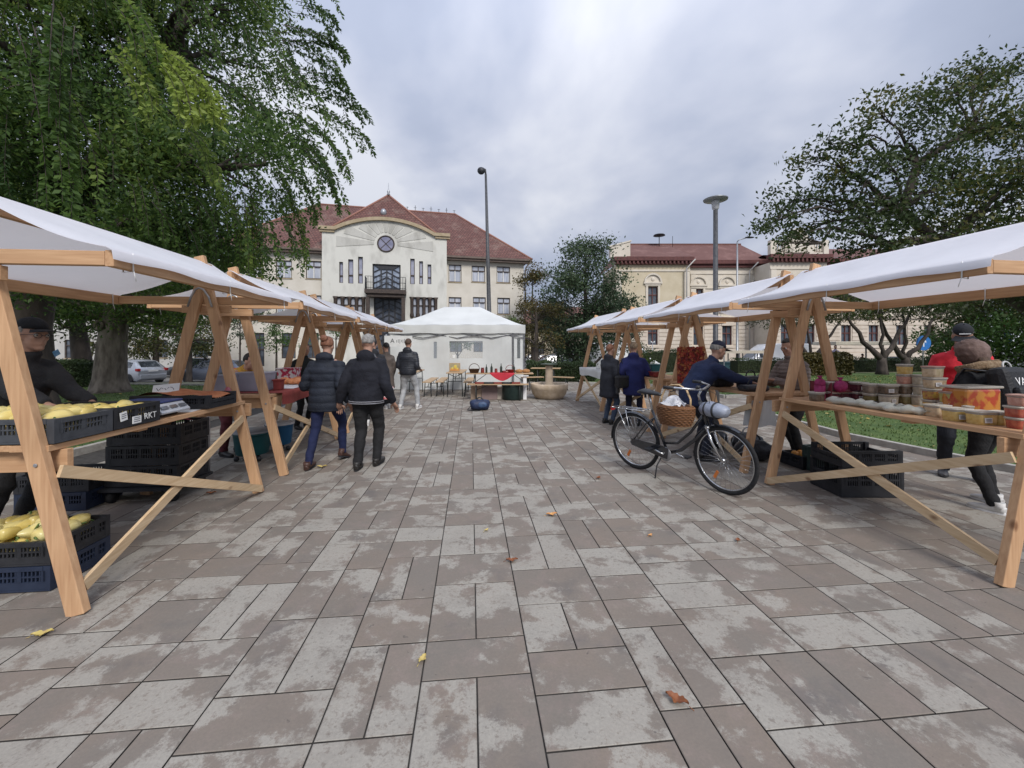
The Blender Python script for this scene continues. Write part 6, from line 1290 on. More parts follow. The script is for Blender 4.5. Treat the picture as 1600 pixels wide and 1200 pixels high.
small(783, 'bottle', 'dark bottle in the middle of the bread table', 'bottle', 'bottle', GLB, 1.0, gb); small(791, 'cake', 'dark red cake above the middle of the red cloth', 'cake', 'cake', JAM, 1, gb); small(797, 'wicker_basket', 'red basket above the right part of the red cloth', 'basket', 'basket', JAM, 1, gb); small(803, 'bottle', 'dark bottle right of the red basket', 'bottle', 'bottle', GLB, .95, gb)
small(811, 'bread_loaf', 'round brown loaf near the right end of the bread table', 'bread', 'loaf', BRD, .8, gb, TY + .02); small(822, 'bread_loaf', 'round brown loaf at the right end of the bread table', 'bread', 'loaf', BRD, .85, gb, TY + .02)
for k, px in enumerate((750, 764, 778, 792, 805)): small(px, 'tray', ('leftmost', 'second', 'middle', 'fourth', 'rightmost')[k] + ' dark tray on the bench before the bread table', 'tray', 'tray', BPL if k % 2 else JAM, .8, 'trays on the bench', 11.75, .482)
CARD = mat('cardboard', (.38, .28, .21), (.46, .35, .26), .85, 4); PLUM = mat('taupe_card', (.20, .145, .14), (.25, .185, .175), .8, 4)
for px, w_, h, m_, lb, Yb in ((747, .42, .40, CARD, 'tan cardboard box under the left end of the bread table', 12.15), (765, .46, .42, PLUM, 'taupe cardboard box beside the tan box under the bread table', 12.1), (778, .26, .36, mat('pale_card', (.5, .43, .36), (.56, .5, .42), .85, 4), 'pale cardboard box left of the dark green tub', 12.2)):
    t = thing('cardboard_box', lb, 'box', (P(px, 0, Yb).x, Yb, 0), .04); MB().bb(-w_ / 2, w_ / 2, -.16, .16, 0, h).build('box', m_, t, bevel=.006); m = MB(); m.box((0, -.2, h - .02), (w_, .09, .006), Matrix.Rotation(R(-35), 3, 'X')); m.build('flap', m_, t)
t = thing('green_tub', 'dark green ribbed tub under the right end of the bread table', 'tub', (P(801, 0, 12.0).x, 12.0, 0)); m = MB(); m.lathe([(.27, 0), (.30, .03), (.31, .38), (.33, .42), (.30, .42), (.28, .1), (0, .1)], n=34); m.build('body', mat('green_black_plastic', (.014, .028, .026), (.022, .04, .036), .45, 9), t)
t = thing('white_stand', 'narrow white stand beside the green tub, left of the fountain', 'stand', (P(820, 0, 12.0).x, 12.0, 0)); MB().bb(-.05, .05, -.06, .06, 0, .68).build('post', WHT, t, bevel=.006); MB().bb(-.11, .11, -.11, .11, .681, .70).build('top', WHT, t)
# sports bag on the paving
q = G(749, 642); t = thing('sports_bag', 'navy blue sports bag lying on the paving in front of the bread table', 'bag', (q.x, q.y + .12, 0), R(8)); NAVY = mat('navy_nylon', (.012, .02, .055), (.022, .035, .085), .5, 12, bump=.5)
m = MB(); m.tube([(-.23, 0, .12), (-.21, 0, .125), (-.1, 0, .135), (.1, 0, .135), (.21, 0, .125), (.23, 0, .12)], [(.07, .07), (.12, .115), (.135, .13), (.135, .13), (.12, .115), (.07, .07)], 20, ref=(0, 1, 0)); m.build('body', NAVY, t)
m = MB()
for s_ in (-1, 1): m.tor((0, s_ * .06, .22), .085, .009, 'y', 16, 6, 0, math.pi)
m.build('handle', BPL, t); m = MB(); m.ell((.05, -.115, .14), (.12, .03, .07), 14, 8); m.build('pocket', mat('blue_nylon', (.03, .06, .13), (.05, .09, .18), .5, 12), t)
m = MB(); m.tube([(-.22, -.05, .12), (-.3, -.08, .02), (-.27, -.12, .012), (-.1, -.2, .012), (0, -.16, .012)], .008, 6); m.build('strap', BPL, t)
# fountain
FST = mat('fountain_stone', (.50, .39, .27), (.62, .50, .37), .8, 7, bump=.4)
q = (P(858, 0, 12.3).x, 12.3, 0); t = thing('fountain', 'round sandstone drinking fountain with central column at the end of the square', 'fountain', q)
m = MB(); m.lathe([(.38, 0), (.42, .02), (.50, .13), (.535, .24), (.545, .25), (.545, .27), (.56, .28), (.565, .43), (.55, .445), (.50, .445), (.485, .40), (.42, .3), (0, .28)], n=44); m.build('basin', FST, t)
m = MB(); m.lathe([(.47, .385), (0, .386)], n=30); m.build('water', mat('water_dark', (.03, .05, .05), (.05, .07, .07), .05, 6, spec=.9), t)
m = MB(); m.lathe([(.16, .28), (.14, .42), (.115, .5), (.105, .9), (.12, .98)], n=4 * 6); m.build('column', FST, t)
m = MB(); m.lathe([(.13, .985), (.24, 1.0), (.26, 1.03), (.22, 1.035), (0, 1.01)], n=26); m.build('dish', mat('bronze_patina', (.08, .10, .08), (.14, .17, .13), .5, 9, metal=.4), t)
# banner with dark lettering under the last left stall
t = thing('banner', 'small white banner with black lettering under the last left tarp', 'sign', (P(620, 0, 13.2).x, 13.2, 0)); MB().tube([(-.35, .02, 0), (-.35, .02, 1.95)], .02, 6).build('post', STRAP, t); MB().bb(-.4, .5, -.005, .005, 1.55, 1.9).build('cloth', CLW, t); textmesh('A', .2, 'lettering', INK, t, (-.14, -.008, 1.73), (R(90), 0, 0))
m = MB()
for k in range(7): m.box((.0 + .05 * k, -.008, 1.72 + .01 * (k % 2)), (.014, .003, .08 + .03 * (k % 3)))
m.build('small_lettering', INK, t)
# ------------------------------------------------------------------ people
SKIN = mat('skin', (.36, .20, .14), (.44, .26, .19), .5, 20, spec=.4); EYEW = mat('eye', (.5, .5, .48), (.02, .02, .02), .2, 30)
def fab(name, a, b=None, rough=.85, bump=.35): return mat('fabric_' + name, a, b or tuple(min(1, v * 1.45 + .002) for v in a), rough, 5, bump=bump, bscale=60)
HAIRS = dict(grey=mat('hair_grey', (.20, .19, .18), (.34, .33, .31), .6, 60, (1, 1, .2), bump=.6), brown=mat('hair_brown', (.05, .028, .018), (.10, .06, .038), .6, 60, (1, 1, .2), bump=.6), red=mat('hair_red', (.14, .055, .03), (.26, .12, .07), .6, 60, (1, 1, .2), bump=.6), black=mat('hair_black', (.012, .01, .01), (.03, .026, .024), .5, 60, (1, 1, .2), bump=.6), light=mat('hair_light', (.16, .11, .07), (.28, .21, .14), .6, 60, (1, 1, .2), bump=.6))
PENDING = []
def ik(a, tgt, l1, l2, pole):
    a, tgt, pole = Vector(a), Vector(tgt), Vector(pole); d = tgt - a; L_ = min(max(d.length, .05), (l1 + l2) * .995); d.normalize(); end = a + d * L_
    x = (l1 * l1 - l2 * l2 + L_ * L_) / (2 * L_); h = math.sqrt(max(0, l1 * l1 - x * x)); p = pole - d * pole.dot(d); p = p.normalized() if p.length > 1e-5 else Vector((0, 1, 0)); return a + d * x + p * h, end
def add_hand(m, wrist, fdir, palm, side, curl=.5, s=1.0):
    """palm plus four bent fingers of different lengths and a thumb from the side of the palm"""
    d = Vector(fdir).normalized(); n = Vector(palm); n = (n - d * n.dot(d)).normalized(); t = d.cross(n) * side; t.normalize()
    wv = Vector(wrist); m.tube([wv - d * .03 * s, wv + d * .015 * s, wv + d * .05 * s, wv + d * .088 * s], [(.026 * s, .021 * s), (.032 * s, .019 * s), (.040 * s, .017 * s), (.040 * s, .014 * s)], 12, ref=tuple(t))
    for k, (off, ln) in enumerate(((.029, .068), (.0098, .078), (-.0098, .072), (-.029, .056))):
        p = wv + d * .085 * s + t * off * s; c = curl * (.9 + .08 * k); pts = [p]; a = c * .35
        for j, fr in enumerate((.45, .32, .23)):
            dr = d * math.cos(a) + n * math.sin(a) + t * (off * .6); pts.append(pts[-1] + dr.normalized() * ln * fr * s * 1.05); a += c * .75
        m.tube(pts, [.0088 * s, .0086 * s, .0078 * s, .0062 * s], 8); m.ell(pts[-1], (.0062 * s,) * 3, 8, 5)
    p = wv + d * .03 * s + t * .032 * s; q1 = p + (t * .75 + d * .6 + n * .25).normalized() * .036 * s; q2 = q1 + (t * .25 + d * .9 + n * .5 * curl).normalized() * .032 * s
    m.tube([p - t * .012 * s, q1, q2], [.013 * s, .0105 * s, .0085 * s], 8); m.ell(q2, (.0085 * s,) * 3, 8, 5)
def person(label, loc, heading, H=1.72, lean=2, hipz=None, hipo=(0, 0), fL=(-.1, 0, 0), fR=(.1, 0, 0), hL=None, hR=None, yaw=0, pitch=0, top=None, tl=.1, pants=None, shoe=None, hair='brown', style='short', cap=None, glasses=False, bulk=1.0, far=False, quilt=0, hood=False, curl=.5, collar=True, hem=None, group=None, trouser=1.0, flare=1.0, twist=0, toeL=0, toeR=0, sleeve=None):
    s = H / 1.75; rz = math.atan2(-heading[0], heading[1]); t = thing('person', label, 'person', (loc[0], loc[1], loc[2] if len(loc) > 2 else 0), rz, group)
    hz_ = hipz or .93 * s; hip = Vector((hipo[0], hipo[1], hz_)); la = R(lean); d = Vector((0, math.sin(la), math.cos(la))); d2 = Vector((0, math.sin(la * 1.12), math.cos(la * 1.12)))
    waist = hip + d * .16 * s; chest = hip + d * .34 * s; nb = chest + d2 * .17 * s; back = Vector((0, -math.cos(la), math.sin(la)))
    cT, sT = math.cos(R(twist)), math.sin(R(twist)); lat = Vector((cT, sT, 0)); sh = {}
    for q in (-1, 1): sh[q] = nb - d2 * .105 * s + lat * q * .172 * s * (1 + (bulk - 1) * .35)
    hc = nb + d2 * .095 * s + Vector((0, .02, .068)) * s
    HM = Matrix.Rotation(R(yaw), 4, 'Z') @ Matrix.Rotation(R(pitch), 4, 'X')
    legs = {}
    for q, f in ((-1, fL), (1, fR)):
        hj = hip + Vector((q * .09 * s, 0, -.02 * s)); ank = Vector((f[0], f[1], .085 * s + f[2])); kn, an = ik(hj, ank, .44 * s, .43 * s, (q * .08, 1, 0)); legs[q] = (hj, kn, an)
    arms = {}
    for q, h_ in ((-1, hL), (1, hR)):
        tgt = Vector(h_) if h_ is not None else sh[q] + Vector((q * .045, .05, -.53)) * s; el, wr = ik(sh[q], tgt, .295 * s, .265 * s, (q * .22, -.8, -.7)); arms[q] = (sh[q], el, wr)
    # body: one continuous surface
    b = MB(); sk = s
    b.tube([hip - d * .08, hip, waist, chest, nb - d2 * .04, nb], [(.10, .08), (.125, .09), (.11, .085), (.13, .095), (.10, .07), (.05, .05)], 14, ref=(1, 0, 0))
    b.tube([nb - d2 * .05, nb + d2 * .02, hc - Vector((0, .015, .03)) * s], [.062 * s, .055 * s, .056 * s], 12)
    for q in (-1, 1):
        hj, kn, an = legs[q]; b.tube([hj, hj.lerp(kn, .5), kn, kn.lerp(an, .35), an, an - Vector((0, 0, .04))], [.075 * s, .066 * s, .05 * s, .048 * s, .034 * s, .034 * s], 10)
        a0, el, wr = arms[q]; b.tube([nb.lerp(a0, .5), a0, a0.lerp(el, .5), el, el.lerp(wr, .35), wr], [.05 * s, .052 * s, .044 * s, .036 * s, .036 * s, .026 * s], 10)
    def hp(v): return hc + (HM @ Vector(v)) * s
    HR3 = HM.to_3x3()
    def he(c, r_, nu=14, nv=10): b.ell(hp(c), tuple(v * s for v in r_), nu, nv, HR3)
    he((0, -.012, .030), (.074, .094, .094)); he((0, .018, -.040), (.060, .070, .074)); he((0, .058, -.092), (.030, .030, .024)); he((0, .080, .020), (.046, .016, .012)); he((0, .080, -.058), (.025, .014, .013)); he((-.036, .062, -.018), (.022, .02, .02)); he((.036, .062, -.018), (.022, .02, .02))
    b.tube([hp((0, .084, .010)), hp((0, .100, -.018)), hp((0, .094, -.034))], [.009 * s, .015 * s, .012 * s], 8)
    for q in (-1, 1): he((q * .074, -.008, -.012), (.010, .020, .032), 10, 7)
    ex_ = MB()
    for q in (-1, 1):
        a0, el, wr = arms[q]; fd = (wr - el).normalized()
        if (hL if q < 0 else hR) is None: fd = (fd + Vector((0, .1, -.6))).normalized(); pm = Vector((-q, .15, 0))
        else: pm = Vector((0, .1, -1)); fd = (fd * .7 + Vector((0, .35, -.1))).normalized()
        if not far or True: add_hand(ex_, wr, fd, pm, q * (1 if pm.z > -.5 else 1), curl, s)
    vx = .016 if far else .0095
    PENDING.append((b, ex_, 'body', SKIN, t, vx, 0, 0, 3))
    # trousers
    m = MB(); wq = trouser
    m.tube([hip + d * .12 * s, hip + d * .03 * s, hip - Vector((0, 0, .06)) * s, hip - Vector((0, 0, .12)) * s], [(.155 * s * bulk, .115 * s * bulk), (.168 * s * bulk, .125 * s * bulk), (.165 * s, .125 * s), (.13 * s, .10 * s)], 18, ref=(1, 0, 0))
    for q in (-1, 1):
        hj, kn, an = legs[q]; lo_ = an + (kn - an).normalized() * .0
        m.tube([hj + Vector((0, 0, .04)), hj.lerp(kn, .35), kn, kn.lerp(an, .35), kn.lerp(an, .8), lo_ - Vector((0, 0, .02))], [.105 * s, .092 * s * (.6 + .4 * wq), .066 * s * wq, .062 * s * wq, .052 * s * wq, .050 * s * wq], 14)
    PENDING.append((m, None, 'trousers', pants, t, vx * 1.25, .010, 0, 5))
    for q, tz in ((-1, toeL), (1, toeR)):
        hj, kn, an = legs[q]; m = MB(); A = Matrix.Translation(an) @ Matrix.Rotation(R(-tz), 4, 'X') @ Matrix.Rotation(-q * .12, 4, 'Z')
        m.tube([(0, -.075, -.045), (0, -.04, -.035), (0, .02, -.035), (0, .09, -.05), (0, .16, -.058), (0, .195, -.062)], [(.026, .034), (.037, .046), (.040, .044), (.045, .032), (.040, .024), (.02, .014)], 14, ref=(1, 0, 0)); m.tube([(0, -.03, -.04), (0, -.03, .03)], [.042, .043], 12)
        m.m = 1; m.prism([(.04 * math.cos(a) * (1 + .15 * (math.sin(a) > 0)), .06 + .145 * math.sin(a)) for a in [2 * math.pi * k / 18 for k in range(18)]], -.085, -.068, 'xy'); m.xf(A @ Matrix.Scale(s, 4)); m.build('shoe', [shoe, BPL if shoe.name != 'white_shoe' else WHT], t)
    # top garment
    m = MB(); B_ = bulk; hemz = tl; pts = []; rad = []
    dn = Vector((0, math.sin(la) * .25, -1)) if lean > 12 else Vector((0, 0, -1))
    if tl > .18: pts += [hip + dn * tl * s, hip + dn * tl * .5 * s]; rad += [(.185 * s * B_ * flare, .14 * s * B_ * flare), (.19 * s * B_ * (1 + (flare - 1) * .5), .145 * s * B_)]
    else: pts += [hip + dn * tl * s]; rad += [(.178 * s * B_, .135 * s * B_)]
    pts += [hip + d * .02 * s, waist + back * .0, chest, nb - d2 * .095 * s, nb - d2 * .05 * s, nb - d2 * .02 * s, nb + d2 * .015 * s]; rad += [(.182 * s * B_, .135 * s * B_), (.168 * s * B_, .125 * s * B_), (.19 * s * B_, .14 * s * B_), (.140 * s * B_, .108 * s * B_), (.110 * s, .09 * s), (.085 * s, .078 * s), (.068 * s, .068 * s)]
    m.tube(pts, rad, 22, ref=(1, 0, 0))
    for q in (-1, 1):
        a0, el, wr = arms[q]; cu_ = el.lerp(wr, .97); m.tube([nb.lerp(a0, .30) - d2 * .03, a0 - lat * q * .012 * s, a0.lerp(el, .45), el, el.lerp(wr, .4), cu_], [.062 * s, .074 * s * B_, .068 * s * B_, .058 * s * B_, .053 * s * B_, .043 * s * B_ ** .5], 16)
        m.ell(el, (.058 * s * B_,) * 3, 12, 8); m.ell(a0 - lat * q * .02 * s - d2 * .01 * s, (.080 * s, .078 * s, .078 * s), 14, 10)
    if collar: m.tube([nb - d2 * .02, nb + d2 * .05 * s], [(.075 * s, .075 * s), (.078 * s, .08 * s)], 16, ref=(1, 0, 0))
    if hood: m.ell(nb + back * .075 * s + d2 * .0, (.12 * s, .06 * s, .085 * s), 14, 10, Matrix.Rotation(-la, 3, 'X'))
    PENDING.append((m, None, 'jacket' if tl < .2 else 'coat', top, t, vx * 1.3, .010 if not quilt else .005, quilt, 11))
    if hem is not None: 
        m = MB(); hp0 = hip + dn * tl * s
        for k in range(2): m.tube([hp0 + Vector((0, 0, .004 + .022 * k)), hp0 + Vector((0, 0, .014 + .022 * k))], [(.186 * s * B_, .143 * s * B_)] * 2, 24, ref=(1, 0, 0))
        m.build('hem_stripe', hem, t)
    # hair, cap, glasses
    if style != 'none':
        m = MB()
        def hf(dv):
            q = 1.09 + .03 * mnoise.noise(dv * 7)
            if dv.y > .30 and dv.z < .55: q = .84
            elif dv.z < -.45: q = .84 if style != 'long' else 1.1
            elif abs(dv.x) > .8 and dv.z < .1 and style == 'short': q = .97
            return q
        m.ell(hp((0, -.012, .028)), (.076 * s, .096 * s, .097 * s), 28, 20, HR3, hf)
        if style == 'long': m.tube([hp((0, -.06, .03)), hp((0, -.09, -.06)), hp((0, -.085, -.16)), hp((0, -.08, -.24))], [(.08 * s, .05 * s), (.082 * s, .045 * s), (.075 * s, .035 * s), (.045 * s, .02 * s)], 14, ref=(1, 0, 0))
        if style == 'bun': m.ell(hp((0, -.10, .09)), (.05 * s,) * 3, 14, 9, None, lambda dv: 1 + .06 * mnoise.noise(dv * 9))
        m.build('hair', HAIRS[hair], t)
    if cap:
        m = MB(); m.ell(hp((0, -.01, .050)), (.082 * s, .104 * s, .088 * s), 28, 16, HR3, lambda dv: 1 if dv.z > .02 else .93 if dv.z > -.12 else .6)
        def bf(u, v): a = R(-50 + 100 * u); r_ = .088 + .075 * v * math.cos(a) ** .5; return hp((math.sin(a) * r_ * .92, .008 + math.cos(a) * (.09 + .085 * v), .050 - .012 * v - .022 * math.sin(a) ** 2 * (.4 + .6 * v)))
        m.grid(bf, 18, 6); k0 = len(m.v); m.grid(lambda u, v: bf(u, v) + Vector((0, 0, -.004)), 18, 6); m.ell(hp((0, -.01, .138)), (.007,) * 3, 8, 5); m.build('cap', cap, t)
    if glasses:
        m = MB()
        for q in (-1, 1):
            c = hp((q * .034, .094, .002)); ring = [hp((q * .034 + .024 * math.cos(a), .094, .000 + .017 * math.sin(a))) for a in [2 * math.pi * k / 14 for k in range(15)]]; m.tube(ring, .0016 * s, 5); m.tube([hp((q * .058, .094, .006)), hp((q * .078, .02, .004)), hp((q * .079, -.01, -.004))], .0018 * s, 5)
        m.tube([hp((-.01, .096, .004)), hp((.01, .096, .004))], .0018 * s, 5); m.build('glasses', IRON, t)
    for q in (-1, 1):
        m = MB(); m.ell(hp((q * .034, .077, .004)), (.0125 * s,) * 3, 12, 8); m.m = 1; m.ell(hp((q * .034, .0865, .004)), (.006 * s, .005 * s, .006 * s), 8, 6); m.build('eye', [mat('eye_white', (.5, .48, .46), (.55, .53, .5), .3, 9), BPL], t)
    t_ = dict(root=t, hip=hip, nb=nb, hc=hc, arms=arms, s=s, d=d2, back=back, chest=chest, waist=waist, hp=hp)
    return t_
BLKS = mat('black_shoe', (.018, .016, .015), (.03, .028, .026), .5, 20); BRNS = mat('brown_boot', (.055, .026, .02), (.085, .045, .035), .5, 20); WHTS = mat('white_shoe', (.55, .54, .52), (.65, .64, .62), .6, 20)
def loc_of(px, py): g = G(px, py); return (g.x, g.y)
# vendor at the near left stall
v1 = person('man in black cap, glasses and black jacket behind the near left stall table', (-3.86, 3.12), (1, .08), 1.80, lean=15, hipz=.93, fL=(-.17, -.1, 0), fR=(.17, -.06, 0), hL=(-.02, .60, 1.07), hR=(.33, .62, 1.10), yaw=-10, pitch=-3, top=fab('black_matte', (.016, .016, .018)), tl=.16, pants=fab('black_trouser', (.010, .010, .011)), shoe=BLKS, hair='grey', cap=fab('cap_black', (.010, .011, .014)), glasses=True, bulk=1.18, curl=.7)
m = MB(); m.box((0, .0, 0), (.05, .004, .045), Matrix.Rotation(.5, 3, 'Y')); m.build('shoulder_badge', mat('badge_blue', (.08, .25, .45), (.2, .4, .6), .5, 20), v1['root'], loc=(-.21, .16, 1.46))
person('person in mustard top and burgundy trousers bending behind the red cloth table', (-3.98, 5.80), (1, -.25), 1.66, lean=48, hipo=(0, -.12), fL=(-.13, 0, 0), fR=(.13, .02, 0), hL=(-.15, .55, .98), hR=(.18, .52, .98), pitch=-10, top=fab('mustard', (.40, .22, .035)), tl=.06, pants=fab('burgundy', (.085, .018, .022)), shoe=BLKS, hair='black', style='short', trouser=1.1)
# two walkers
w1 = person('woman in navy padded jacket and blue leggings walking away past the second left stall', (-2.40, 5.28), (.06, 1), 1.67, lean=3, hipo=(0, 0), fL=(-.10, -.24, .0), fR=(.10, .26, .03), toeL=-8, toeR=18, hL=(-.30, .22, .98), hR=(.30, .0, .80), yaw=-4, pitch=-6, top=fab('navy_coat', (.007, .010, .018), (.015, .020, .033), .75), tl=.20, pants=fab('blue_legging', (.007, .011, .042), (.011, .018, .066)), shoe=BRNS, hair='red', style='bun', bulk=1.2, quilt=.09, hood=True, trouser=.95, flare=1.02)
w2 = person('man in black jacket with grey collar and striped hem walking away in the middle', (-1.84, 5.18), (.03, 1), 1.70, lean=4, fL=(-.06, -.14, 0), fR=(.11, .06, 0), toeR=-10, hL=(-.34, -.02, .80), hR=(.33, .05, .80), pitch=-10, yaw=6, top=fab('black_blouson', (.006, .0065, .011), (.010, .011, .018)), tl=.10, pants=fab('black_slacks', (.009, .009, .010)), shoe=BLKS, hair='grey', bulk=1.22, hood=True, hem=fab('grey_stripe', (.20, .20, .22)), trouser=1.15)
m = MB(); nb = w2['nb']; m.tube([nb + Vector((0, .0, -.05)), nb + Vector((0, 0, .03))], [(.13, .10), (.088, .085)], 24, ref=(1, 0, 0), cap=False); m.build('collar', fab('grey_collar', (.09, .09, .10), (.15, .15, .16)), w2['root'])
person('man in dark jacket half hidden behind the walking man in the middle', (-2.72, 8.0), (-.3, 1), 1.72, top=fab('dark_slate', (.015, .016, .02)), tl=.12, pants=fab('black_slacks', (.009, .009, .010)), shoe=WHTS, hair='black', far=True, bulk=1.15, hood=True)
person('dark haired vendor behind the third left stall facing the aisle', (-3.95, 7.7), (1, -.55), 1.62, top=fab('dark_green_coat', (.014, .018, .018)), tl=.2, pants=fab('black_slacks', (.009, .009, .010)), shoe=BLKS, hair='brown', style='long', far=True, bulk=1.1, lean=8)
w5 = person('man in black quilted jacket and pale grey jeans looking at the tent', (-2.58, 10.15), (.12, 1), 1.76, fL=(-.17, -.05, 0), fR=(.22, .1, 0), hL=(-.22, .22, .98), hR=(.22, .22, .98), top=fab('black_puffer', (.010, .012, .017), (.022, .025, .034), .5), tl=.10, pants=fab('pale_jeans', (.30, .31, .32), (.40, .41, .42)), shoe=WHTS, hair='brown', far=True, bulk=1.18, quilt=.055, hood=True, trouser=1.12)
w6 = person('woman in long grey brown coat beside the man in pale jeans', (-3.12, 10.2), (-.75, .6), 1.66, top=fab('grey_brown_wool', (.085, .068, .058), (.13, .105, .09)), tl=.42, pants=fab('black_slacks', (.009, .009, .010)), shoe=WHTS, hair='black', far=True, bulk=1.05, flare=1.15, fL=(-.08, -.05, 0), fR=(.1, .08, 0))
# right side shoppers
w9 = person('woman with short reddish hair in long dark coat at the last right stall', (1.92, 8.12), (.85, .5), 1.60, lean=3, top=fab('black_parka', (.012, .013, .019), (.024, .026, .034)), tl=.36, pants=fab('blue_jeans', (.03, .045, .075), (.05, .07, .11)), shoe=BLKS, hair='red', far=True, bulk=1.2, hood=True, flare=1.08, hL=(-.1, .3, 1.0), hR=(.24, .2, .95))
w10 = person('person with short grey hair in royal blue coat beside the woman in the dark coat', (2.36, 7.95), (.35, .9), 1.64, lean=3, top=fab('royal_navy', (.012, .016, .075), (.022, .028, .12)), tl=.30, pants=fab('navy_trouser', (.010, .012, .028)), shoe=BLKS, hair='light', far=True, bulk=1.22, hood=True, hR=(.28, .32, 1.02), hL=(-.25, .05, .85))
w11 = person('man in navy cap and navy jacket bending over the second right stall', (2.56, 5.58), (1, -.02), 1.76, lean=33, hipo=(0, -.12), hipz=.90, fL=(-.14, .05, 0), fR=(.13, .0, 0), hL=(-.14, .72, 1.06), hR=(.12, .66, 1.03), pitch=-14, yaw=6, top=fab('navy_workwear', (.013, .020, .055), (.022, .034, .085)), tl=.16, pants=fab('dark_navy_slacks', (.009, .011, .020)), shoe=BLKS, hair='grey', cap=fab('cap_navy', (.010, .013, .03)), bulk=1.22, trouser=1.15)
w12 = person('vendor in brown quilted jacket behind the second right stall', (3.86, 5.55), (-1, -.05), 1.66, lean=10, fL=(-.14, .05, 0), fR=(.14, -.1, 0), hL=(-.12, .42, 1.08), hR=(.14, .45, 1.10), pitch=-14, yaw=10, top=fab('brown_puffer', (.14, .105, .09), (.22, .17, .15), .5), tl=.06, pants=fab('black_slacks', (.009, .009, .010)), shoe=BLKS, hair='black', style='short', bulk=1.3, quilt=.05, hood=True)
w13 = person('man in bright red sweater and black cap looking down behind the deli table', (5.16, 4.72), (-.62, -.78), 1.80, lean=9, fL=(-.16, .02, 0), fR=(.12, -.12, 0), hL=(-.2, .34, 1.0), hR=(.18, .34, 1.0), pitch=-34, top=fab('red_sweater', (.50, .015, .025), (.62, .03, .045)), tl=.12, pants=fab('dark_jeans', (.012, .014, .02), (.025, .028, .036)), shoe=mat('grey_boot', (.05, .05, .055), (.08, .08, .085), .6, 20), hair='grey', cap=fab('cap_black', (.010, .011, .014)), bulk=1.14, trouser=1.12)
m = MB(); m.box((0, 0, 0), (.09, .004, .012)); c = w13['hp']((0, .098, .085)); m.build('cap_logo', WHT, w13['root'], loc=c); [c_ for c_ in kids(w13['root']) if c_.name.startswith('cap_logo')][0].rotation_euler.x = -R(20)
w14 = person('person in black hoodie with brown fur hood and black backpack at the right edge', (4.52, 3.86), (-.22, .97), 1.60, lean=15, fL=(-.15, -.1, 0), fR=(.14, .06, 0), hL=(-.2, .34, 1.02), hR=(.2, .3, 1.0), yaw=0, pitch=-25, top=fab('black_hoodie', (.010, .011, .014)), tl=.14, pants=fab('black_slacks', (.009, .009, .010)), shoe=WHTS, hair='brown', style='long', bulk=1.15, hood=False)
m = MB(); nb = w14['nb']; m.ell(w14['hc'] + Vector((0, -.02, .01)), (.115, .135, .135), 40, 26, Matrix.Rotation(-.4, 3, 'X'), lambda dv: (1 if dv.y < .55 else .8) + .10 * mnoise.noise(dv * 5) + .05 * mnoise.noise(dv * 12)); m.build('quilted_hood', mat('taupe_quilt', (.12, .078, .065), (.19, .13, .115), .8, 9, bump=.5, bscale=30), w14['root'])
m = MB(); m.tube([nb + Vector((-.16, .03, -.02)), nb + Vector((-.08, -.10, .03)), nb + Vector((.06, -.12, .04)), nb + Vector((.2, -.06, .0)), nb + Vector((.24, .02, -.05))], [.035, .05, .055, .048, .03], 24); m.v = [tuple(Vector(v) + Vector((mnoise.noise(Vector(v) * 30), mnoise.noise(Vector(v) * 31 + Vector((5, 0, 0))), mnoise.noise(Vector(v) * 29 + Vector((0, 7, 0))))) * .025) for v in m.v]; m.build('fur_trim', mat('fur_tan', (.26, .17, .10), (.42, .31, .20), .9, 40, bump=1.0, bscale=140), w14['root'])
bp = thing('backpack', 'black backpack with white VANS lettering worn by the person at the right edge', 'backpack', (0, 0, 0)); rt_ = w14['root']; ch = w14['chest']; q = Matrix.Rotation(rt_.rotation_euler.z, 3, 'Z') @ (ch + Vector((-.07, -.25, -.03))) + rt_.location; bp.location = q; bp.rotation_euler = (-R(14), 0, rt_.rotation_euler.z)
m = MB(); m.box((0, 0, .0), (.33, .16, .42)); m.build('body', fab('black_nylon', (.012, .013, .016), (.022, .024, .028), .6), bp, bevel=.055); m = MB(); m.box((0, -.09, -.08), (.27, .07, .20)); m.build('pocket', fab('black_nylon', (.012, .013, .016)), bp, bevel=.03)
m = MB(); m.tor((0, -.02, .21), .05, .008, 'y', 14, 6, 0, math.pi); m.build('handle', mat('pale_zip', (.4, .4, .4), (.5, .5, .5), .4, 9), bp)
m = MB()
for s_ in (-1, 1): m.tube([(s_ * .1, .07, .19), (s_ * .13, .2, .24), (s_ * .14, .33, .1), (s_ * .13, .30, -.08), (s_ * .12, .1, -.17)], [(.028, .008)] * 5, 8)
m.build('strap', BPL, bp)
textmesh('VANS', .10, 'lettering', WHT, bp, (.05, -.084, .065), (R(90), 0, 0)); m = MB()
for k in range(5): m.box((-.1 + .02 * k, -.130, -.13), (.009, .003, .06), Matrix.Rotation(R(35), 3, 'Y'))
m.build('stripe_mark', WHT, bp)
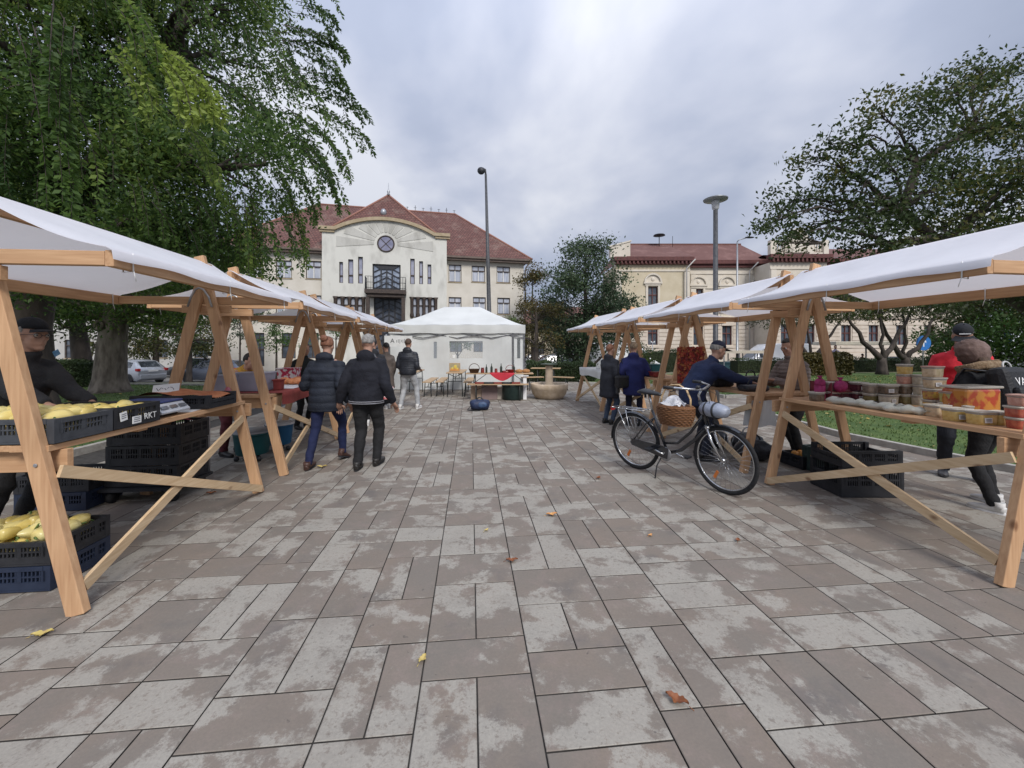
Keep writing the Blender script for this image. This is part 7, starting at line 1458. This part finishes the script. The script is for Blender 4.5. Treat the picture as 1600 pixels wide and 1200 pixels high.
# distant people
for px, Y, h, tp, pn, lb, cz in ((1455, 30, 1.7, fab('steel_blue', (.03, .06, .14)), fab('black_slacks', (.009, .009, .010)), 'distant person in blue between the forked trees', (1, 0)), (1476, 31, 1.55, fab('pink_white', (.45, .25, .28)), fab('blue_jeans', (.03, .045, .075)), 'distant person in pale pink right of the one in blue', (1, .1)), (1305, 26, 1.7, fab('lilac', (.22, .20, .28)), fab('grey_trouser', (.12, .12, .14)), 'distant person in lilac grey behind the first right stall frame', (-.3, -1)), (1492 - 145, 33, 1.7, fab('dull_red', (.16, .03, .03)), fab('blue_jeans', (.03, .045, .075)), 'distant person in dull red by the kiosk', (1, 0))):
    person(lb, (P(px, 0, Y).x, Y, RZ if Y > 28 else 0), cz, h, top=tp, pants=pn, shoe=BLKS, hair='brown', far=True, fL=(-.08, -.15, 0), fR=(.08, .15, 0))
# bags people carry
def sling(w_, lb, off, col_m, sz=(.30, .13, .24), strap_to=None):
    rt_ = w_['root']; Mz = Matrix.Rotation(rt_.rotation_euler.z, 3, 'Z'); p = Mz @ Vector(off) + rt_.location; t = thing('handbag', lb, 'bag', p, rt_.rotation_euler.z)
    m = MB(); m.box((0, 0, -sz[2] / 2), (sz[1], sz[0], sz[2])); m.build('body', col_m, t, bevel=.035)
    st_ = Vector(strap_to) - Vector(off); m = MB(); m.tube([(0, -sz[0] * .35, -.02), tuple(st_ + Vector((0, -.03, 0))), tuple(st_ + Vector((0, .03, 0))), (0, sz[0] * .35, -.02)], .009, 6); m.build('strap', col_m, t)
sling(w9, 'black handbag hanging from the arm of the woman with reddish hair', (.34, .02, .98), mat('black_leather', (.012, .012, .013), (.025, .025, .027), .35, 20), strap_to=(.25, .06, 1.26))
sling(w10, 'grey black shoulder bag on the left of the royal blue coat', (-.33, .0, .84), mat('grey_leather', (.05, .052, .055), (.08, .082, .085), .4, 20), strap_to=(-.22, -.02, 1.30))
rt_ = w6['root']; t = thing('carrier_bag', 'red and white carrier bag held by the woman in the long coat', 'bag', (-2.98, 9.85, .42), .3); m = MB(); m.box((0, 0, 0), (.26, .12, .3)); m.build('body', mat('red_white_print', (.5, .05, .06), (.68, .62, .62), .5, 8, lo=.45, hi=.55), t, bevel=.02); m = MB(); m.tor((0, 0, .15), .08, .006, 'y', 14, 6, 0, math.pi); m.build('handle', WHT, t)

# ------------------------------------------------------------------ bicycle
q0 = Vector((1.548, 5.106)); q1 = Vector((2.204, 4.215)); hd = (q1 - q0).normalized(); rzb = math.atan2(-hd.x, hd.y)
bk = thing('bicycle', 'black city bicycle with wicker basket parked at the right stalls', 'bicycle', (q0.x, q0.y, 0), rzb); bk.rotation_euler.y = R(3.5)
BKP = mat('bike_black', (.012, .014, .018), (.02, .022, .028), .25, 8, coat=.6, spec=.6); CHR = mat('bike_chrome', (.45, .46, .47), (.58, .59, .6), .22, 30, metal=.9); ORF = mat('reflector_orange', (.65, .16, .03), (.7, .22, .05), .25, 9)
HR_, HF_ = (0, .0, .35), (0, 1.10, .35)
def wheel(c, rot=0.0):
    A = Matrix.Translation(c) @ Matrix.Rotation(rot, 4, 'Z'); m = MB(); m.tor((0, 0, 0), .328, (.0225, .019), 'x', 64, 10); m.xf(A); wo = m.build('wheel', TYRE, bk)
    m = MB(); m.tor((0, 0, 0), .303, (.008, .012), 'x', 60, 6); m.xf(A); m.build('rim', CHR, wo)
    m = MB()
    for k in range(32):
        a = 2 * math.pi * k / 32; b_ = a + (.5 if k % 2 else -.5); s_ = .025 if (k // 2) % 2 else -.025
        m.tube([(s_, .022 * math.cos(b_), .022 * math.sin(b_)), (0, .298 * math.cos(a), .298 * math.sin(a))], .0014, 4)
    m.tube([(-.045, 0, 0), (.045, 0, 0)], .018, 12); m.xf(A); m.build('spokes', CHR, wo)
    m = MB(); m.box((0, .2 * math.cos(4.2), .2 * math.sin(4.2)), (.012, .03, .085), Matrix.Rotation(4.2 - math.pi / 2, 3, 'X')); m.xf(A); m.build('reflector', ORF, wo); return wo
wheel(HR_); wheel(HF_, -.10)
BBk = (0, .45, .29); ST = (0, .265, .76); HT, HB_ = (0, .86, .93), (0, .935, .69)
m = MB(); m.tube([BBk, ST], .016, 10); m.tube([HT, HB_], .02, 12); m.tube([HB_, (0, .78, .50), (0, .62, .36), BBk], .021, 12); m.tube([(0, .90, .80), (0, .74, .58), (0, .58, .43), (0, .41, .40)], .016, 10)
for s_ in (-1, 1): m.tube([(0, .45, .29), (s_ * .055, .33, .3), (s_ * .062, 0, .35)], .009, 8); m.tube([(0, .30, .69), (s_ * .05, .22, .62), (s_ * .062, 0, .35)], .008, 8)
m.build('frame', BKP, bk)
m = MB()
for s_ in (-1, 1): m.tube([(s_ * .052, .955, .66), (s_ * .055, 1.0, .53), (s_ * .052, 1.10, .35)], [.016, .014, .009], 8)
m.tube([(-.055, .95, .67), (.055, .95, .67)], .018, 8); m.build('fork', CHR, bk)
m = MB(); m.tube([(0, .86, .93), (0, .845, 1.0), (0, .88, 1.06)], .013, 8); m.tube([(-.29, .64, 1.10), (-.27, .74, 1.10), (-.18, .87, 1.085), (0, .89, 1.06), (.18, .87, 1.085), (.27, .74, 1.10), (.29, .64, 1.10)], .0115, 8); hbr = m.build('handlebar', CHR, bk)
m = MB()
for s_ in (-1, 1): m.tube([(s_ * .292, .62, 1.10), (s_ * .275, .73, 1.10)], .018, 10); m.tube([(s_ * .255, .78, 1.09), (s_ * .30, .70, 1.06)], .006, 6)
m.ell((.1, .9, 1.10), (.03, .025, .02), 10, 6); m.build('grip', BPL, hbr)
m = MB(); m.tube([(0, .10, .975), (0, .16, .985), (0, .25, .975), (0, .36, .965), (0, .40, .955)], [(.06, .02), (.085, .032), (.065, .028), (.028, .02), (.012, .01)], 14, ref=(1, 0, 0)); sad = m.build('saddle', BPL, bk); m = MB(); m.tube([(0, .265, .75), (0, .235, .95)], .013, 8); m.m = 1
for s_ in (-1, 1): m.tube([(s_ * .035, .15, .945), (s_ * .035, .15, .90)], .014, 8)
m.build('seat_post', [CHR, BPL], sad)
def guard(c, a0, a1, name):
    m = MB(); n = 28
    def f(u, v): a = a0 + (a1 - a0) * u; x = (v - .5) * .062; r_ = .368 - .016 * (2 * abs(v - .5)) ** 2; return Vector((x, c[1] + r_ * math.cos(a), c[2] + r_ * math.sin(a)))
    m.grid(f, n, 6); m.grid(lambda u, v: f(u, v) + Vector((0, 0, -.002)), n, 6); m.build(name, BKP, bk)
guard(HR_, R(25), R(185), 'mudguard'); guard(HF_, R(62), R(150), 'mudguard')
m = MB()
for s_ in (-1, 1): m.tube([(s_ * .065, -.30, .745), (s_ * .065, .2, .755)], .0055, 6); m.tube([(s_ * .065, -.08, .745), (s_ * .068, 0, .36)], .005, 6); m.tube([(s_ * .065, -.2, .745), (s_ * .068, .0, .36)], .005, 6)
m.tube([(-.065, -.3, .745), (.065, -.3, .745)], .0055, 6)
for y in (-.2, -.08, .05, .17): m.tube([(-.065, y, .748), (.065, y, .748)], .004, 6)
m.tube([(0, -.3, .75), (0, .2, .76)], .004, 6); m.build('carrier', CHR, bk)
m = MB(); m.box((0, -.33, .72), (.07, .025, .045)); m.build('tail_light', TAIL, bk, bevel=.006)
m = MB(); m.lathe([(0, -.004), (.075, -.004), (.082, 0), (.075, .004), (0, .004)], n=30); m.xf(Matrix.Translation((.055, .45, .29)) @ Matrix.Rotation(R(90), 4, 'Y')); m.build('chainwheel', mat('alu_grey', (.25, .25, .26), (.35, .35, .36), .4, 20, metal=.7), bk)
m = MB(); m.prism([(.50, .36), (.40, .385), (.0, .395), (-.02, .35), (.0, .315), (.42, .245), (.48, .24)], .062, .07, 'yz'); m.build('chain_guard', BKP, bk)
for s_, dy, dz in ((1, -.15, .045), (-1, .15, -.045)):
    m = MB(); m.tube([(s_ * .08, .45, .29), (s_ * .09, .45 + dy, .29 + dz)], .010, 8); co = m.build('crank', CHR, bk); MB().box((s_ * .135, .45 + dy, .29 + dz), (.09, .08, .022)).build('pedal', BPL, co, bevel=.004)
m = MB(); m.tube([(-.02, .40, .27), (-.09, .36, .14), (-.15, .37, .0)], .008, 8); m.xf(Matrix.Scale(-1, 4, (1, 0, 0))); m.build('kickstand', BPL, bk)
m = MB(); m.tube([(0, 1.0, .72), (0, 1.03, .74)], [.02, .04], 12); m.build('headlight', BPL, bk)
m = MB(); m.tube([(.02, .89, 1.07), (.06, .99, 1.05), (.05, .99, .85), (.02, .95, .7)], .003, 5); m.tube([(-.02, .89, 1.07), (-.06, 1.0, 1.02), (-.04, .97, .8)], .003, 5); m.build('brake_cable', BPL, bk)
def bkp(x, y, z): return bk.matrix_basis @ Vector((x, y, z))
# wicker basket hung before the handlebar on the aisle side
wb = thing('wicker_basket', 'brown wicker basket with tall handle hung on the bicycle', 'basket', bkp(.16, .66, .70), rzb + .05)
def wickerm():
    m = bpy.data.materials.new('wicker'); m.use_nodes = True; t = m.node_tree; b = t.nodes['Principled BSDF']; b.inputs['Roughness'].default_value = .6
    tcn = t.nodes.new('ShaderNodeTexCoord'); w1_ = t.nodes.new('ShaderNodeTexWave'); w1_.bands_direction = 'Z'; w1_.inputs['Scale'].default_value = 26; w1_.inputs['Distortion'].default_value = 2.5; w1_.inputs['Detail'].default_value = 3; t.links.new(tcn.outputs['Object'], w1_.inputs['Vector'])
    r = t.nodes.new('ShaderNodeValToRGB'); r.color_ramp.elements[0].color = (.13, .05, .018, 1); r.color_ramp.elements[1].color = (.36, .17, .07, 1); t.links.new(w1_.outputs[0], r.inputs[0]); t.links.new(r.outputs[0], b.inputs['Base Color'])
    bn = t.nodes.new('ShaderNodeBump'); bn.inputs['Strength'].default_value = .9; bn.inputs['Distance'].default_value = .01; t.links.new(w1_.outputs[0], bn.inputs['Height']); t.links.new(bn.outputs[0], b.inputs['Normal']); return m
WK = wickerm(); m = MB(); m.lathe([(.12, -.03), (.15, -.02), (.185, .05), (.20, .12), (.187, .20), (.17, .20), (.14, .0), (0, .0)], n=36, sx=.78, sy=1.1); m.tor((0, 0, .205), .185, .014, 'z', 40, 8)
for i in range(len(m.v) - 320, len(m.v)): m.v[i] = (m.v[i][0] * .78, m.v[i][1] * 1.1, m.v[i][2])
k0 = len(m.v); m.tor((0, 0, .13), .182, .008, 'z', 40, 6)
for i in range(k0, len(m.v)): m.v[i] = (m.v[i][0] * .78, m.v[i][1] * 1.1, m.v[i][2])
for i in range(11):
    z = -.015 + .0205 * i; rr0 = .15 + .052 * math.sin(min(1, (i + 1) / 8) * 1.5); pts = []
    for k in range(73): a = 2 * math.pi * k / 72; q = rr0 + .006 * math.sin(18 * a + math.pi * (i % 2)); pts.append((q * .78 * math.cos(a), q * 1.1 * math.sin(a), z))
    m.tube(pts, .0105, 6, cap=False)
m.build('bowl', WK, wb); m = MB(); m.tube([(0, .19, .2), (0, .19, .30), (0, .14, .41), (0, .05, .46), (0, -.05, .455), (0, -.13, .40), (0, -.18, .30), (0, -.19, .2)][::1], [(.018, .009)] * 8, 10, ref=(1, 0, 0)); m.build('handle', mat('cane_pale', (.40, .27, .14), (.52, .37, .21), .5, 30), wb)
m = MB(); m.grid(lambda u, v: Vector(((u - .5) * .2 + .02 * math.sin(v * 9), -.02 + (v - .5) * .22, .2 + .09 * math.sin(math.pi * u) * math.sin(math.pi * v) + .015 * math.sin(u * 14 + v * 6))), 16, 16); tag(m.build('cloth', mat('printed_cloth', (.62, .62, .63), (.30, .31, .36), .8, 30, lo=.55, hi=.62), loc=wb.location, rz=rzb), 'white printed cloth in the wicker basket', 'cloth')
wb.scale = (.9, .9, .9)
t = thing('bundle', 'blue grey waterproof bundle strapped in front of the bicycle handlebar', 'bag', bkp(.02, 1.02, .86), rzb + R(80)); m = MB(); m.tube([(-.16, 0, 0), (-.13, 0, 0), (-.04, 0, .005), (.06, 0, .0), (.13, 0, 0), (.16, 0, 0)], [(.035, .035), (.07, .066), (.08, .075), (.076, .074), (.066, .06), (.03, .026)], 18, ref=(0, 1, 0)); m.v = [tuple(Vector(v) * (1 + .16 * mnoise.noise(Vector(v) * 11 + Vector((3, 1, 7))))) for v in m.v]; m.build('body', mat('rain_cover', (.22, .25, .32), (.33, .36, .43), .35, 9, bump=.5), t)
m = MB(); m.tor((.03, 0, .0), .084, (.004, .012), 'x', 30, 6); m.tor((-.07, 0, .0), .08, (.004, .012), 'x', 30, 6); m.build('strap', BPL, t)

# ------------------------------------------------------------------ join, remesh and wrinkle the people's bodies and clothes
objs = []
for (mb, extra, name, m_, par, vx, wr, quilt, it) in PENDING:
    me = mb.mesh(name, m_); bm = bmesh.new(); bm.from_mesh(me); bmesh.ops.recalc_face_normals(bm, faces=bm.faces); bm.to_mesh(me); bm.free()
    o = bpy.data.objects.new(name, me); col.objects.link(o); o.parent = par
    r_ = o.modifiers.new('r', 'REMESH'); r_.mode = 'VOXEL'; r_.voxel_size = vx; r_.use_smooth_shade = True
    s_ = o.modifiers.new('s', 'SMOOTH'); s_.iterations = it; s_.factor = .5; objs.append((o, extra, m_, wr, quilt))
bpy.context.view_layer.update(); dg = bpy.context.evaluated_depsgraph_get()
for o, extra, m_, wr, quilt in objs:
    me = bpy.data.meshes.new_from_object(o.evaluated_get(dg)); n = len(me.vertices); co = np.empty(n * 3, np.float32); me.vertices.foreach_get('co', co); co = co.reshape(-1, 3)
    if wr:
        no = np.empty(n * 3, np.float32); me.vertices.foreach_get('normal', no); no = no.reshape(-1, 3); sd_ = sum(map(ord, o.name)) % 97; off = float(sd_)
        dsp = np.array([mnoise.noise((c[0] * 7 + off, c[1] * 7, c[2] * 13)) + .5 * mnoise.noise((c[0] * 17 + off, c[1] * 17, c[2] * 24 + 3)) for c in co]) * wr
        if quilt: dsp += (np.abs(np.sin(co[:, 2] * math.pi / quilt)) ** .5 - .6) * .012
        co = co + no * dsp[:, None]; me.vertices.foreach_set('co', co.astype(np.float32).ravel())
    if extra is not None and extra.v:
        em = extra.mesh('x', m_); bm = bmesh.new(); bm.from_mesh(em); bmesh.ops.recalc_face_normals(bm, faces=bm.faces); bm.from_mesh(me); bm.to_mesh(me); bm.free(); bpy.data.meshes.remove(em)
    me.polygons.foreach_set('use_smooth', [True] * len(me.polygons)); me.materials.clear(); me.materials.append(m_); me.name = o.name
    o.modifiers.clear(); o.data = me
